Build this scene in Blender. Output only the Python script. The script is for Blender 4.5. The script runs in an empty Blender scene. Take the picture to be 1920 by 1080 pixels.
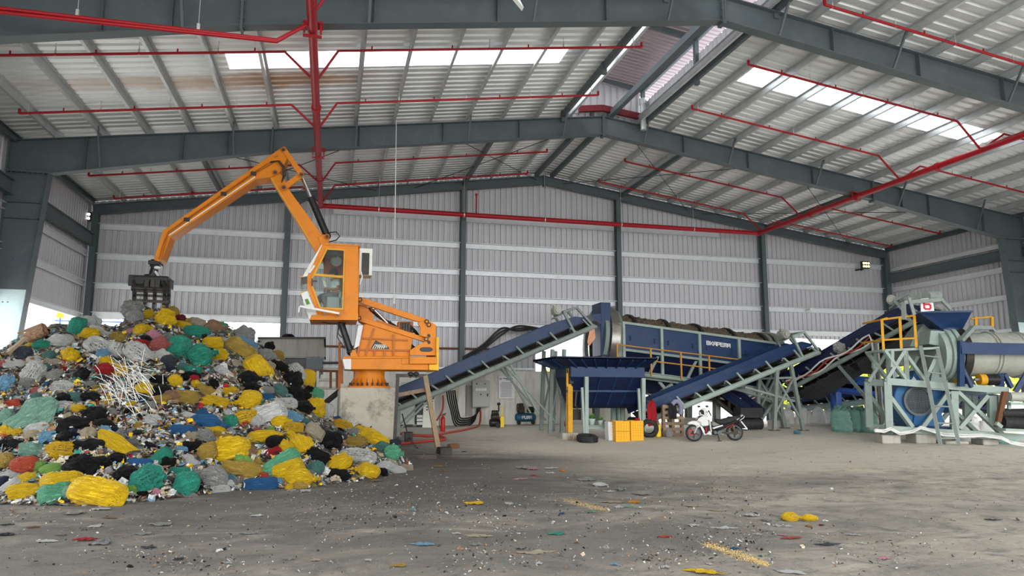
import bpy, math, random
from mathutils import Vector, Matrix, noise
V = Vector
D = bpy.data
SC = bpy.context.scene
COL = SC.collection
# ------------------------------------------------------------------ camera
FPX, YAW, PIT, ROLL, CAMZ = 1346.76, 0.24594, 0.1461, 0.00243, 1.6
FW = V((math.sin(YAW)*math.cos(PIT), math.cos(YAW)*math.cos(PIT), math.sin(PIT)))
_r = V((math.cos(YAW), -math.sin(YAW), 0)); _u = _r.cross(FW)
RT = _r*math.cos(ROLL) + _u*math.sin(ROLL)
UP = -_r*math.sin(ROLL) + _u*math.cos(ROLL)
CAM = V((0, 0, CAMZ))
cam_d = D.cameras.new('camera'); cam = D.objects.new('camera', cam_d); COL.objects.link(cam)
cam_d.sensor_width = 36; cam_d.lens = FPX/1920*36; cam_d.clip_start = .1; cam_d.clip_end = 600
m = Matrix((RT, UP, -FW)).transposed().to_4x4(); m.translation = CAM
cam.matrix_world = m
SC.camera = cam
# ------------------------------------------------------------------ world: bright overcast sky
W = D.worlds.new('overcast_sky'); SC.world = W; W.use_nodes = True
bg = W.node_tree.nodes['Background']
bg.inputs['Color'].default_value = (0.93, 0.97, 1.0, 1); bg.inputs['Strength'].default_value = 1.25
SC.view_settings.view_transform = 'Standard'; SC.view_settings.look = 'None'
SC.view_settings.gamma = 1; SC.view_settings.use_curve_mapping = False
SC.view_settings.exposure = 1.9
# a soft high sun behind thin cloud, coming in over the open front of the shed
sun_d = D.lights.new('sun', 'SUN'); sun_d.energy = .55; sun_d.angle = math.radians(50); sun_d.color = (1, .97, .92)
sun = D.objects.new('sun', sun_d); COL.objects.link(sun)
sun.rotation_euler = V((.22, 1.0, -.45)).to_track_quat('-Z', 'Y').to_euler()
SC.cycles.max_bounces = 8; SC.cycles.diffuse_bounces = 5; SC.cycles.transparent_max_bounces = 12

# ------------------------------------------------------------------ from a pixel of the 1920x1080 frame to a point in the shed
def ray(px, py): return FW + RT*((px-960)/FPX) - UP*((py-540)/FPX)
def atY(px, py, Y): d = ray(px, py); return CAM + d*(Y/d.y)
def atD(px, py, dep): return CAM + ray(px, py)*dep
def sstep(a, b, x):
    t = min(1, max(0, (x-a)/(b-a))); return t*t*(3-2*t)
def floor_z(x, y):
    z = .36*sstep(17, 29, y)*sstep(-6, 4, x) + .15*sstep(10, 15, x)*sstep(14, 18, y)*(1-.6*sstep(20, 27, y))
    z -= .034*max(0, x-17)*sstep(12, 18, y)*(1-sstep(22, 26, y))
    z += .05*noise.noise(V((x*.35, y*.35, 3))) + .018*noise.noise(V((x*1.3, y*1.3, 7)))
    return z
def ground(px, py, lift=0):
    d = ray(px, py); z = 0
    for _ in range(12):
        p = CAM + d*((z-CAMZ)/d.z); z = floor_z(p.x, p.y)
    return V((p.x, p.y, z+lift))

# ------------------------------------------------------------------ mesh builder
def _frame(d, up=V((0, 0, 1))):
    d = d.normalized(); s = d.cross(up)
    if s.length < 1e-4: s = d.cross(V((0, 1, 0)))
    s.normalize(); return d, s, s.cross(d)
class MB:
    k = 0
    def __init__(self): self.v, self.f, self.s, self.m = [], [], [], []
    def add(self, vs, fs, smooth=False, mi=0):
        n = len(self.v); self.v += [V(p) for p in vs]
        for f in fs: self.f.append([i+n for i in f]); self.s.append(smooth); self.m.append(mi)
        return self
    def box(self, c, s, rot=None, mi=0):
        c = V(c); h = [x/2 for x in s]; P = []
        for dz in (-1, 1):
            for dx, dy in ((-1, -1), (1, -1), (1, 1), (-1, 1)):
                q = V((dx*h[0], dy*h[1], dz*h[2])); P.append(c + (rot @ q if rot else q))
        return self.add(P, [(3, 2, 1, 0), (4, 5, 6, 7), (0, 1, 5, 4), (1, 2, 6, 5), (2, 3, 7, 6), (3, 0, 4, 7)], mi=mi)
    def bar(self, a, b, w, h, up=V((0, 0, 1)), mi=0):
        MB.k = (MB.k+1) % 221; w += (MB.k % 17)*.0006; h += (MB.k % 13)*.0007       # no two crossing bars share a face
        a, b = V(a), V(b); d, s, u = _frame(b-a, V(up)); s = s*w/2; u = u*h/2
        P = [a-s-u, a+s-u, a+s+u, a-s+u, b-s-u, b+s-u, b+s+u, b-s+u]
        return self.add(P, [(0, 1, 2, 3), (7, 6, 5, 4), (4, 5, 1, 0), (5, 6, 2, 1), (6, 7, 3, 2), (7, 4, 0, 3)], mi=mi)
    def ibeam(self, a, b, w, h, up=V((0, 0, 1)), t=.014, mi=0):
        a, b = V(a), V(b); d, s, u = _frame(b-a, V(up))
        self.bar(a, b, t, h-2*t, up, mi)
        for k in (-1, 1): self.bar(a+u*k*(h-t)/2, b+u*k*(h-t)/2, w, t, up, mi)
        return self
    def channel(self, a, b, w, h, up=V((0, 0, 1)), side=1, t=.012, mi=0):
        a, b = V(a), V(b); d, s, u = _frame(b-a, V(up))
        self.bar(a, b, t, h, up, mi)
        for k in (-1, 1):
            o = u*k*(h-t)/2 + s*side*w/2; self.bar(a+o, b+o, w, t, up, mi)
        return self
    def cyl(self, a, b, r0, r1=None, n=16, caps=True, mi=0, smooth=True):
        a, b = V(a), V(b); r1 = r0 if r1 is None else r1; d, s, u = _frame(b-a)
        A = [2*math.pi*i/n for i in range(n)]
        P = [a+(s*math.cos(t)+u*math.sin(t))*r0 for t in A] + [b+(s*math.cos(t)+u*math.sin(t))*r1 for t in A]
        self.add(P, [(i, (i+1) % n, n+(i+1) % n, n+i) for i in range(n)], smooth, mi)
        if caps: self.add(P[:n], [tuple(range(n))[::-1]], False, mi); self.add(P[n:], [tuple(range(n))], False, mi)
        return self
    def ring(self, a, b, ro, ri, n=32, mi=0):
        return self.lathe(a, V(b)-V(a), [(ri, 0), (ro, 0), (ro, 1), (ri, 1), (ri, 0)], n, mi, False, sharp=True)
    def lathe(self, o, ax, prof, n=24, mi=0, caps=False, smooth=True, sharp=False):
        o, ax = V(o), V(ax); L = ax.length; d, s, u = _frame(ax)
        A = [2*math.pi*i/n for i in range(n)]
        rows = [[o+ax*t+(s*math.cos(q)+u*math.sin(q))*r for q in A] for r, t in prof]
        if sharp:
            for j in range(len(rows)-1):
                self.add(rows[j]+rows[j+1], [(i, (i+1) % n, n+(i+1) % n, n+i) for i in range(n)], smooth, mi)
        else:
            P = [p for r in rows for p in r]
            self.add(P, [(j*n+i, j*n+(i+1) % n, (j+1)*n+(i+1) % n, (j+1)*n+i) for j in range(len(rows)-1) for i in range(n)], smooth, mi)
        if caps: self.add(rows[0], [tuple(range(n))[::-1]], False, mi); self.add(rows[-1], [tuple(range(n))], False, mi)
        return self
    def tube(self, pts, r, n=8, mi=0, caps=True, radii=None):
        pts = [V(p) for p in pts]; rows = []; d0 = (pts[1]-pts[0]).normalized(); _, s, u = _frame(d0)
        for i, p in enumerate(pts):
            d = ((pts[min(i+1, len(pts)-1)]-p).normalized() + (p-pts[max(i-1, 0)]).normalized()).normalized()
            s = (s - d*s.dot(d)).normalized(); u = s.cross(d)
            rr = radii[i] if radii else r
            rows.append([p+(s*math.cos(2*math.pi*k/n)+u*math.sin(2*math.pi*k/n))*rr for k in range(n)])
        P = [p for q in rows for p in q]
        self.add(P, [(j*n+i, j*n+(i+1) % n, (j+1)*n+(i+1) % n, (j+1)*n+i) for j in range(len(rows)-1) for i in range(n)], True, mi)
        if caps: self.add(rows[0], [tuple(range(n))[::-1]], False, mi); self.add(rows[-1], [tuple(range(n))], False, mi)
        return self
    def prism(self, poly, vec, mi=0):
        a = [V(p) for p in poly]; vec = V(vec); n = len(a)
        nr = V((0, 0, 0))
        for i in range(n): nr += (a[i]-a[0]).cross(a[(i+1) % n]-a[0])
        if nr.dot(vec) > 0: a = a[::-1]
        return self.add(a+[p+vec for p in a], [tuple(range(n)), tuple(range(2*n-1, n-1, -1))] + [(i, n+i, n+(i+1) % n, (i+1) % n) for i in range(n)], mi=mi)
    def loop(self, outer, inner, vec, mi=0):
        """a frame: the band between two polygons with as many corners, extruded"""
        n = len(outer); vec = V(vec); o = [V(p) for p in outer]; i_ = [V(p) for p in inner]
        P = o+i_+[p+vec for p in o]+[p+vec for p in i_]; F = []
        for k in range(n):
            j = (k+1) % n
            F += [(k, j, n+j, n+k), (2*n+j, 2*n+k, 3*n+k, 3*n+j), (j, k, 2*n+k, 2*n+j), (n+k, n+j, 3*n+j, 3*n+k)]
        return self.add(P, F, mi=mi)
    def sph(self, c, r, nu=14, nv=9, mi=0):
        c = V(c); r = (r, r, r) if isinstance(r, (int, float)) else r; P = []
        for j in range(nv+1):
            t = math.pi*j/nv
            for i in range(nu):
                a = 2*math.pi*i/nu; P.append(c+V((r[0]*math.sin(t)*math.cos(a), r[1]*math.sin(t)*math.sin(a), r[2]*math.cos(t))))
        return self.add(P, [(j*nu+i, (j+1)*nu+i, (j+1)*nu+(i+1) % nu, j*nu+(i+1) % nu) for j in range(nv) for i in range(nu)], True, mi)
    def cut(self): self.c = getattr(self, 'c', []) + [(len(self.v), len(self.f))]; return self
    def each(self, name, mats, parent, bevel=0):
        """one mesh of its own for every run between two cuts"""
        self.cut(); v0 = f0 = 0; out = []
        for v1, f1 in self.c:
            if f1 > f0:
                k = MB(); k.v = self.v[v0:v1]; k.f = [[i-v0 for i in f] for f in self.f[f0:f1]]; k.s = self.s[f0:f1]; k.m = self.m[f0:f1]
                out.append(k.build(name, mats, parent, bevel))
            v0, f0 = v1, f1
        return out
    def build(self, name, mats, parent=None, bevel=0, solid=0, loc=None):
        me = D.meshes.new(name); o = D.objects.new(name, me); COL.objects.link(o)
        base = V((0, 0, 0))
        if parent is not None:
            q = parent
            while q.parent: q = q.parent
            base = q.location.copy(); o.parent = parent
        elif loc is not None: base = V(loc); o.location = base
        elif self.v:
            xs = [p.x for p in self.v]; ys = [p.y for p in self.v]
            base = V(((min(xs)+max(xs))/2, (min(ys)+max(ys))/2, min(p.z for p in self.v))); o.location = base
        me.from_pydata([p-base for p in self.v], [], self.f)
        for mt in (mats if isinstance(mats, (list, tuple)) else [mats]): me.materials.append(mt)
        me.polygons.foreach_set('use_smooth', self.s); me.polygons.foreach_set('material_index', self.m)
        me.update()
        if bevel:
            b = o.modifiers.new('bevel', 'BEVEL'); b.width = bevel; b.segments = 1; b.limit_method = 'ANGLE'; b.angle_limit = .7
        return o
def thing(name, label, cat, loc, group=None):
    o = D.objects.new(name, None); COL.objects.link(o); o.location = V(loc); o.empty_display_size = .2
    o['label'] = label; o['category'] = cat
    if group: o['group'] = group
    return o
def tag(o, label, cat, group=None, kind=None):
    o['label'] = label; o['category'] = cat
    if group: o['group'] = group
    if kind: o['kind'] = kind
    return o
def struct(mb, name, mats, label=None, cat=None, bevel=0, group=None):
    o = mb.build(name, mats, bevel=bevel) if isinstance(mb, MB) else mb
    o['kind'] = 'structure'
    if label: o['label'] = label
    if cat: o['category'] = cat
    if group: o['group'] = group
    return o
def dup(o, loc, rot=None, label=None, parent=None):
    """a copy of a thing with copies of its parts and sub-parts"""
    c = o.copy(); COL.objects.link(c)
    if parent is None:
        c.location = V(loc)
        if rot is not None: c.rotation_euler = rot
        if label: c['label'] = label
    else: c.parent = parent
    for ch in o.children: dup(ch, None, parent=c)
    return c

# ------------------------------------------------------------------ materials
M = {}
def nodes(name):
    mt = D.materials.new(name); mt.use_nodes = True; nt = mt.node_tree
    return mt, nt, nt.nodes['Principled BSDF']
def N(nt, typ, ins=None, **kw):
    n = nt.nodes.new(typ)
    for k, v in kw.items(): setattr(n, k, v)
    for k, v in (ins or {}).items():
        if isinstance(v, bpy.types.NodeSocket): nt.links.new(v, n.inputs[k])
        else: n.inputs[k].default_value = v
    return n
def mixc(nt, fac, a, b, blend='MIX'):
    n = nt.nodes.new('ShaderNodeMix'); n.data_type = 'RGBA'; n.blend_type = blend
    for i, v in ((0, fac), (6, a), (7, b)):
        if isinstance(v, bpy.types.NodeSocket): nt.links.new(v, n.inputs[i])
        else: n.inputs[i].default_value = (v if i == 0 else (tuple(v)+(1,))[:4])
    return n.outputs[2]
def ramp(nt, fac, a, b):
    n = N(nt, 'ShaderNodeMapRange', {'Value': fac, 'From Min': a, 'From Max': b}); return n.outputs[0]
def coords(nt, world=False):
    if world: return N(nt, 'ShaderNodeNewGeometry').outputs['Position']
    return N(nt, 'ShaderNodeTexCoord').outputs['Object']
def noise_(nt, co, scale, detail=4, rough=.6, dist=0):
    return N(nt, 'ShaderNodeTexNoise', {'Vector': co, 'Scale': scale, 'Detail': detail, 'Roughness': rough, 'Distortion': dist}).outputs[0]
def mat(name, col, rough=.5, metal=0, var=.12, vs=3, dirt=None, damt=.35, ds=2.2, bump=0, bs=60, spec=.3, world=False, rnd=0, fleck=0):
    """a painted / plastic / metal surface: soft tone variation, dirt in patches, optional fine bump and dark flecks"""
    mt, nt, P = nodes(name); co = coords(nt, world)
    n1 = noise_(nt, co, vs)
    c = mixc(nt, n1, tuple(x*(1-var) for x in col), tuple(min(1, x*(1+var)) for x in col))
    if rnd:
        oi = N(nt, 'ShaderNodeObjectInfo')
        hs = N(nt, 'ShaderNodeHueSaturation', {'Color': c, 'Hue': ramp(nt, oi.outputs['Random'], 0, 1), 'Value': 1})
        mr = N(nt, 'ShaderNodeMapRange', {'Value': oi.outputs['Random'], 'To Min': .5-rnd*.06, 'To Max': .5+rnd*.06}); nt.links.new(mr.outputs[0], hs.inputs['Hue'])
        mv = N(nt, 'ShaderNodeMapRange', {'Value': oi.outputs['Random'], 'To Min': 1+rnd*.4, 'To Max': 1-rnd*.6}); nt.links.new(mv.outputs[0], hs.inputs['Value'])
        c = hs.outputs[0]
    if dirt:
        n2 = noise_(nt, co, ds, 6, .7, .4); f = ramp(nt, n2, .5, .72)
        f = N(nt, 'ShaderNodeMath', {0: f, 1: damt}, operation='MULTIPLY').outputs[0]
        c = mixc(nt, f, c, dirt)
    if fleck:
        n3 = noise_(nt, co, 38, 2, .6); c = mixc(nt, N(nt, 'ShaderNodeMath', {0: ramp(nt, n3, .62, .7), 1: fleck}, operation='MULTIPLY').outputs[0], c, (.05, .04, .03))
    nt.links.new(c, P.inputs['Base Color'])
    P.inputs['Roughness'].default_value = rough; P.inputs['Metallic'].default_value = metal
    P.inputs['Specular IOR Level'].default_value = spec
    if bump:
        b = N(nt, 'ShaderNodeBump', {'Height': noise_(nt, co, bs, 3), 'Strength': bump, 'Distance': .02})
        nt.links.new(b.outputs[0], P.inputs['Normal'])
    M[name] = mt; return mt
mat('steel_grey', (.085, .105, .115), .5, 0, .15, 1.2, (.16, .17, .17), .3, 1.5)
mat('steel_pale_flange', (.30, .32, .33), .5, 0, .1)
mat('galvanised', (.52, .54, .55), .42, .55, .18, 5, (.3, .3, .3), .3)
mat('white_girt', (.66, .67, .69), .45, .3, .1, 4, (.42, .42, .42), .3)
mat('red_pipe', (.33, .007, .014), .38, 0, .15, 3, (.2, .01, .015), .3)
mat('dark_red', (.13, .015, .02), .5, 0, .1)
mat('hanger', (.6, .6, .58), .4, .6)
mat('orange', (.66, .20, .003), .5, 0, .1, 2, (.30, .09, .01), .45, 1.6, fleck=.16)
mat('orange_dark', (.42, .115, .006), .5, 0, .15, 3, (.15, .06, .02), .6, 3)
mat('yellow_paint', (.62, .30, .01), .5, 0, .12, 3, (.25, .15, .05), .5, 4)
mat('ochre_rail', (.46, .22, .04), .5, 0, .15, 4, (.2, .12, .05), .4, 6)
mat('yellow_weight', (.75, .40, .015), .5, 0, .12, 3, (.3, .16, .03), .5, 3)
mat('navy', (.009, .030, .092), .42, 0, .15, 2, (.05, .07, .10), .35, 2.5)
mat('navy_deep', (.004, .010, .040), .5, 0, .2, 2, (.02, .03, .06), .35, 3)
mat('blue_bright', (.03, .10, .42), .45, 0, .12, 3, (.12, .16, .25), .3, 4)
mat('fan_blue', (.020, .095, .23), .42, 0, .12, 2, (.02, .06, .15), .4, 3)
mat('celadon', (.28, .345, .31), .5, 0, .1, 3, (.22, .22, .18), .55, 4)
mat('celadon_dull', (.20, .235, .215), .55, 0, .12, 3, (.14, .13, .11), .6, 4)
mat('drum_grey', (.36, .37, .32), .5, .1, .14, 1.6, (.2, .19, .15), .6, 2.4)
mat('worn_steel', (.34, .32, .29), .32, .8, .2, 2, (.16, .10, .06), .6, 3)
mat('belt', (.022, .021, .021), .7, 0, .25, 4, (.10, .085, .065), .5, 5, bump=.2)
mat('rubber', (.016, .016, .017), .65, 0, .25, 8, (.09, .08, .065), .4, 9)
mat('black_paint', (.012, .012, .013), .38, 0, .2, 5, (.06, .055, .05), .35, 6)
mat('black_iron', (.035, .032, .03), .5, .4, .3, 5, (.10, .06, .035), .5, 5)
mat('chrome', (.75, .76, .78), .16, 1, .05)
mat('white_paint', (.66, .66, .64), .45, 0, .05, 3, (.5, .48, .42), .35, 4)
mat('cream', (.70, .69, .62), .5, 0, .06, 3, (.45, .43, .36), .35, 5)
mat('cabinet_grey', (.47, .49, .44), .5, 0, .06, 3, (.3, .3, .26), .3, 4)
mat('wood', (.22, .15, .095), .8, 0, .35, 9, (.07, .05, .035), .6, 7, bump=.3, bs=40)
mat('rust', (.13, .055, .025), .8, 0, .3, 8, (.08, .04, .02), .5, 9)
mat('wood_pale', (.25, .18, .11), .8, 0, .3, 9, (.12, .09, .06), .5, 7)
mat('red_paint', (.36, .008, .01), .35, 0, .1)
mat('red_cloth', (.26, .006, .012), .85, 0, .2, 10)
mat('black_cloth', (.014, .013, .016), .9, 0, .3, 10)
mat('lilac_cloth', (.22, .21, .30), .85, 0, .25, 14)
mat('crate_yellow', (.72, .36, .006), .45, 0, .08, 4, (.6, .28, .02), .3, 5)
mat('foam_white', (.64, .64, .62), .8, 0, .05, 8, (.5, .5, .46), .25, 6)
mat('jerry_yellow', (.85, .58, .02), .45, 0, .1)
mat('skin', (.42, .24, .16), .55, 0, .08, 6)
mat('hair', (.010, .009, .009), .6)
mat('shirt_white', (.60, .74, .73), .85, 0, .08, 8)
mat('trousers_grey', (.20, .20, .215), .85, 0, .15, 8)
mat('paper', (.84, .85, .86), .7, 0, .02)
mat('ink', (.10, .11, .14), .7, 0, .05)
mat('print_red', (.50, .01, .03), .6)
mat('puma_blue', (.02, .10, .17), .4, 0, .1, 4, (.05, .08, .1), .3)
mat('leaf', (.10, .22, .035), .6, 0, .4, 9)
mat('hose_red', (.33, .035, .02), .5, 0, .15, 6)
mat('hose_cream', (.62, .62, .58), .5, 0, .12, 6)
mat('lamp_face', (.80, .80, .76), .2)
mat('seat_pale', (.42, .50, .48), .7)
mat('brown_debris', (.10, .075, .05), .9, 0, .5, 14, (.24, .20, .16), .7, 20, bump=1.0, bs=40)
mat('big_sack_green', (.15, .30, .245), .6, 0, .3, 5, (.30, .38, .34), .5, 8, bump=.6, bs=9)
mat('big_sack_white', (.58, .58, .56), .6, 0, .18, 5, (.35, .34, .30), .4, 6, bump=.5, bs=9)
mat('sign_yellow', (.9, .62, .01), .5)
def emat(name, col, st):
    mt, nt, P = nodes(name); P.inputs['Base Color'].default_value = col+(1,)
    P.inputs['Emission Color'].default_value = col+(1,); P.inputs['Emission Strength'].default_value = st; M[name] = mt
emat('lamp_lit', (1, .86, .25), 1.6)
emat('lamp_white', (1, 1, 1), 1.2)
def glass(name, tint, rough=.02, alpha=.22):
    mt, nt, P = nodes(name); out = nt.nodes['Material Output']
    t = N(nt, 'ShaderNodeBsdfTransparent', {'Color': tint+(1,)}); g = N(nt, 'ShaderNodeBsdfGlossy', {'Color': (1, 1, 1, 1), 'Roughness': rough})
    fr = N(nt, 'ShaderNodeFresnel', {'IOR': 1.12}); mx = N(nt, 'ShaderNodeMixShader', {0: fr.outputs[0], 1: t.outputs[0], 2: g.outputs[0]})
    nt.links.new(mx.outputs[0], out.inputs['Surface']); M[name] = mt
glass('cab_glass', (.86, .89, .88))
def translucent(name, col):
    mt, nt, P = nodes(name); out = nt.nodes['Material Output']
    t = N(nt, 'ShaderNodeBsdfTranslucent', {'Color': col+(1,)}); d = N(nt, 'ShaderNodeBsdfDiffuse', {'Color': col+(1,)})
    mx = N(nt, 'ShaderNodeMixShader', {0: .15, 1: t.outputs[0], 2: d.outputs[0]}); nt.links.new(mx.outputs[0], out.inputs['Surface']); M[name] = mt
translucent('skylight_sheet', (.95, .96, .96))
def sheet(name, col, rough, metal, streak_axis, stain):
    """coated steel cladding, streaked along its ribs"""
    mt, nt, P = nodes(name); co = coords(nt, True)
    sc = {'x': (.5, 5, 5), 'z': (5, 5, .4)}[streak_axis]
    mp = N(nt, 'ShaderNodeMapping', {'Vector': co, 'Scale': sc}).outputs[0]
    c = mixc(nt, noise_(nt, mp, 1.6, 5), tuple(x*.84 for x in col), tuple(min(1, x*1.1) for x in col))
    s = ramp(nt, noise_(nt, mp, .7, 6, .75), .58, .8)
    c = mixc(nt, N(nt, 'ShaderNodeMath', {0: s, 1: .55}, operation='MULTIPLY').outputs[0], c, stain)
    if streak_axis == 'x':
        # rust-brown water stain below the left skylight: a band of the sheet of its own
        sp = N(nt, 'ShaderNodeSeparateXYZ', {'Vector': co}); 
        wob = N(nt, 'ShaderNodeMath', {0: noise_(nt, co, .8, 5, .7), 1: 1.1, 2: -.55}, operation='MULTIPLY_ADD').outputs[0]
        yy = N(nt, 'ShaderNodeMath', {0: sp.outputs[1], 1: wob}, operation='ADD').outputs[0]
        band = N(nt, 'ShaderNodeMath', {0: N(nt, 'ShaderNodeMath', {0: yy, 1: 18.75}, operation='SUBTRACT').outputs[0]}, operation='ABSOLUTE').outputs[0]
        band = N(nt, 'ShaderNodeMapRange', {'Value': band, 'From Min': .5, 'From Max': .2}).outputs[0]
        xs = N(nt, 'ShaderNodeMapRange', {'Value': sp.outputs[0], 'From Min': 1.2, 'From Max': -.4}).outputs[0]
        xl = N(nt, 'ShaderNodeMapRange', {'Value': sp.outputs[0], 'From Min': -9, 'From Max': -2}).outputs[0]
        f = N(nt, 'ShaderNodeMath', {0: band, 1: xs}, operation='MULTIPLY').outputs[0]
        f = N(nt, 'ShaderNodeMath', {0: f, 1: xl}, operation='MULTIPLY').outputs[0]
        f = N(nt, 'ShaderNodeMath', {0: f, 1: .8}, operation='MULTIPLY').outputs[0]
        c = mixc(nt, f, c, (.42, .24, .13))
    nt.links.new(c, P.inputs['Base Color']); P.inputs['Roughness'].default_value = rough; P.inputs['Metallic'].default_value = metal
    M[name] = mt
sheet('roof_sheet', (.72, .73, .74), .38, .35, 'x', (.36, .36, .36))
sheet('wall_sheet', (.52, .51, .535), .5, .1, 'z', (.40, .395, .41))
sheet('monitor_sheet', (.42, .34, .36), .4, .5, 'x', (.3, .22, .24))
def concrete(name, col, stain, amt, streaks=True, sc=1.0):
    mt, nt, P = nodes(name); co = coords(nt, True)
    c = mixc(nt, noise_(nt, co, 1.3*sc, 8, .65), tuple(x*.72 for x in col), tuple(min(1, x*1.18) for x in col))
    mp = N(nt, 'ShaderNodeMapping', {'Vector': co, 'Scale': (4, 4, .5)}).outputs[0]
    s = ramp(nt, noise_(nt, mp if streaks else co, 1.2*sc, 7, .7), .47, .66)
    c = mixc(nt, N(nt, 'ShaderNodeMath', {0: s, 1: amt}, operation='MULTIPLY').outputs[0], c, stain)
    v = N(nt, 'ShaderNodeTexVoronoi', {'Vector': co, 'Scale': 2.2}, feature='DISTANCE_TO_EDGE').outputs['Distance']
    nt.links.new(c, P.inputs['Base Color']); P.inputs['Roughness'].default_value = .85
    b = N(nt, 'ShaderNodeBump', {'Height': noise_(nt, co, 22, 5, .7), 'Strength': .35, 'Distance': .03}); nt.links.new(b.outputs[0], P.inputs['Normal'])
    M[name] = mt
concrete('concrete_wall', (.78, .76, .69), (.40, .37, .30), .6)
concrete('concrete_block', (.46, .42, .34), (.085, .07, .055), .85, False, 1.6)
concrete('concrete_foot', (.40, .38, .33), (.2, .18, .15), .5)
concrete('concrete_bin', (.30, .295, .26), (.16, .15, .12), .6)
def floor_mat():
    mt, nt, P = nodes('dusty_concrete'); co = coords(nt, True)
    sp = N(nt, 'ShaderNodeSeparateXYZ', {'Vector': co})
    big = noise_(nt, co, .22, 5, .6, .6)
    mp = N(nt, 'ShaderNodeMapping', {'Vector': co, 'Scale': (.55, 1.0, 1), 'Rotation': (0, 0, .5)}).outputs[0]
    swirl = noise_(nt, mp, .9, 8, .7, 1.2)
    fine = noise_(nt, co, 9, 8, .75)
    grit = noise_(nt, co, 55, 3, .7)
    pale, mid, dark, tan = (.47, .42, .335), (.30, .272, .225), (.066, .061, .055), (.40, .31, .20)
    c = mixc(nt, ramp(nt, swirl, .36, .60), mid, pale)
    c = mixc(nt, ramp(nt, noise_(nt, co, 2.2, 8, .78, .6), .50, .66), c, (.125, .118, .105))
    c = mixc(nt, ramp(nt, noise_(nt, co, 4.5, 6, .7), .60, .74), c, (.48, .455, .40))
    c = mixc(nt, ramp(nt, noise_(nt, mp, 1.7, 7, .65, .8), .56, .74), c, tan)
    # dark, oily drive lane and wet ground in front of the heap and the crane: stains with their own outline; the broadest front blobs paint down light from the open front
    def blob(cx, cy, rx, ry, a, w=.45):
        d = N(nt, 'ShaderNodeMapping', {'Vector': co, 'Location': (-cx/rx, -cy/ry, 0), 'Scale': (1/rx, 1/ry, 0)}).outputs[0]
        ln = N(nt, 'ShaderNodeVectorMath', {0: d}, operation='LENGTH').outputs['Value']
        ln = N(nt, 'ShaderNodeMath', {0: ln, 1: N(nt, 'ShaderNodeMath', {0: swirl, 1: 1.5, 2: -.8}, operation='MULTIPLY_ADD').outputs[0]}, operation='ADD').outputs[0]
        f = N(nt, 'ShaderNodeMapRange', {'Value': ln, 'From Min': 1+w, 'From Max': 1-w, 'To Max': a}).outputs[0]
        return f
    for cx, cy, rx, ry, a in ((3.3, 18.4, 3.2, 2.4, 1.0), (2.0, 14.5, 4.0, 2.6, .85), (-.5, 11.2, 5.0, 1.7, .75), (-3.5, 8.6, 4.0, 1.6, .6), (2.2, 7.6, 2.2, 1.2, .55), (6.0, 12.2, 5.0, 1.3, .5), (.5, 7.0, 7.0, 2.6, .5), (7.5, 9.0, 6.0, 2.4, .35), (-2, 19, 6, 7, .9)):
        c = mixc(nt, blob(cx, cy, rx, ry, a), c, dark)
    for cx, cy, rx, ry, a in ((9, 26.0, 7, 3.0, .9), (16, 27, 8, 4, .7), (8.5, 20.3, 4.5, 2.4, .85), (16, 18.5, 6, 4, .6), (9, 15.5, 4, 2, .35)):  # pale floor; the back patches paint in brightness from openings and skylights
        c = mixc(nt, blob(cx, cy, rx, ry, a), c, (.62, .57, .47))
    c = mixc(nt, N(nt, 'ShaderNodeMath', {0: ramp(nt, fine, .56, .72), 1: .6}, operation='MULTIPLY').outputs[0], c, (.09, .085, .075))
    c = mixc(nt, N(nt, 'ShaderNodeMath', {0: ramp(nt, grit, .62, .72), 1: .55}, operation='MULTIPLY').outputs[0], c, (.48, .46, .42))
    nt.links.new(c, P.inputs['Base Color'])
    wet = blob(2.9, 18.3, .8, .5, 1, .25)
    r = N(nt, 'ShaderNodeMapRange', {'Value': wet, 'To Min': .88, 'To Max': .12}).outputs[0]; nt.links.new(r, P.inputs['Roughness'])
    h = N(nt, 'ShaderNodeMath', {0: fine, 1: N(nt, 'ShaderNodeMath', {0: grit, 1: .4}, operation='MULTIPLY').outputs[0]}, operation='ADD').outputs[0]
    b = N(nt, 'ShaderNodeBump', {'Height': h, 'Strength': .7, 'Distance': .05}); nt.links.new(b.outputs[0], P.inputs['Normal'])
    M['floor'] = mt
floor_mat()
mat('yard', (.62, .61, .57), .9, 0, .12, .5, (.45, .44, .38), .4, .3, world=True)
# ================================================================== THE SHED
XL, XR, XC = -8.82, 26.12, 8.65
Y1, Y2, Y3 = 14.18, 21.87, 28.9
Y0 = 6.5
FRONT = -1.0
def rafter_top(x): return 8.47 + (17.47-abs(x-XC))*.1391
def roof_z(x): return rafter_top(x) + .21
# ---- floor
mb = MB(); nx, ny = 150, 110; x0, x1, y0, y1 = -9.4, 27.2, -1.5, 33
vs = []
for j in range(ny+1):
    for i in range(nx+1):
        x = x0+(x1-x0)*i/nx; y = y0+(y1-y0)*j/ny; vs.append((x, y, floor_z(x, y)))
mb.add(vs, [(j*(nx+1)+i, j*(nx+1)+i+1, (j+1)*(nx+1)+i+1, (j+1)*(nx+1)+i) for j in range(ny) for i in range(nx)], True)
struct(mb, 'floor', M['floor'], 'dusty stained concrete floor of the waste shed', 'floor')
mb = MB()
vs = []; NN = 60
for j in range(NN+1):
    for i in range(NN+1):
        x = -120+280*i/NN; y = -90+280*j/NN; vs.append((x, y, -.32+.02*noise.noise(V((x*.1, y*.1, 0)))))
mb.add(vs, [(j*(NN+1)+i, j*(NN+1)+i+1, (j+1)*(NN+1)+i+1, (j+1)*(NN+1)+i) for j in range(NN) for i in range(NN)], True)
struct(mb, 'ground_yard', M['yard'], 'pale open yard outside around the shed', 'ground')
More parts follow.
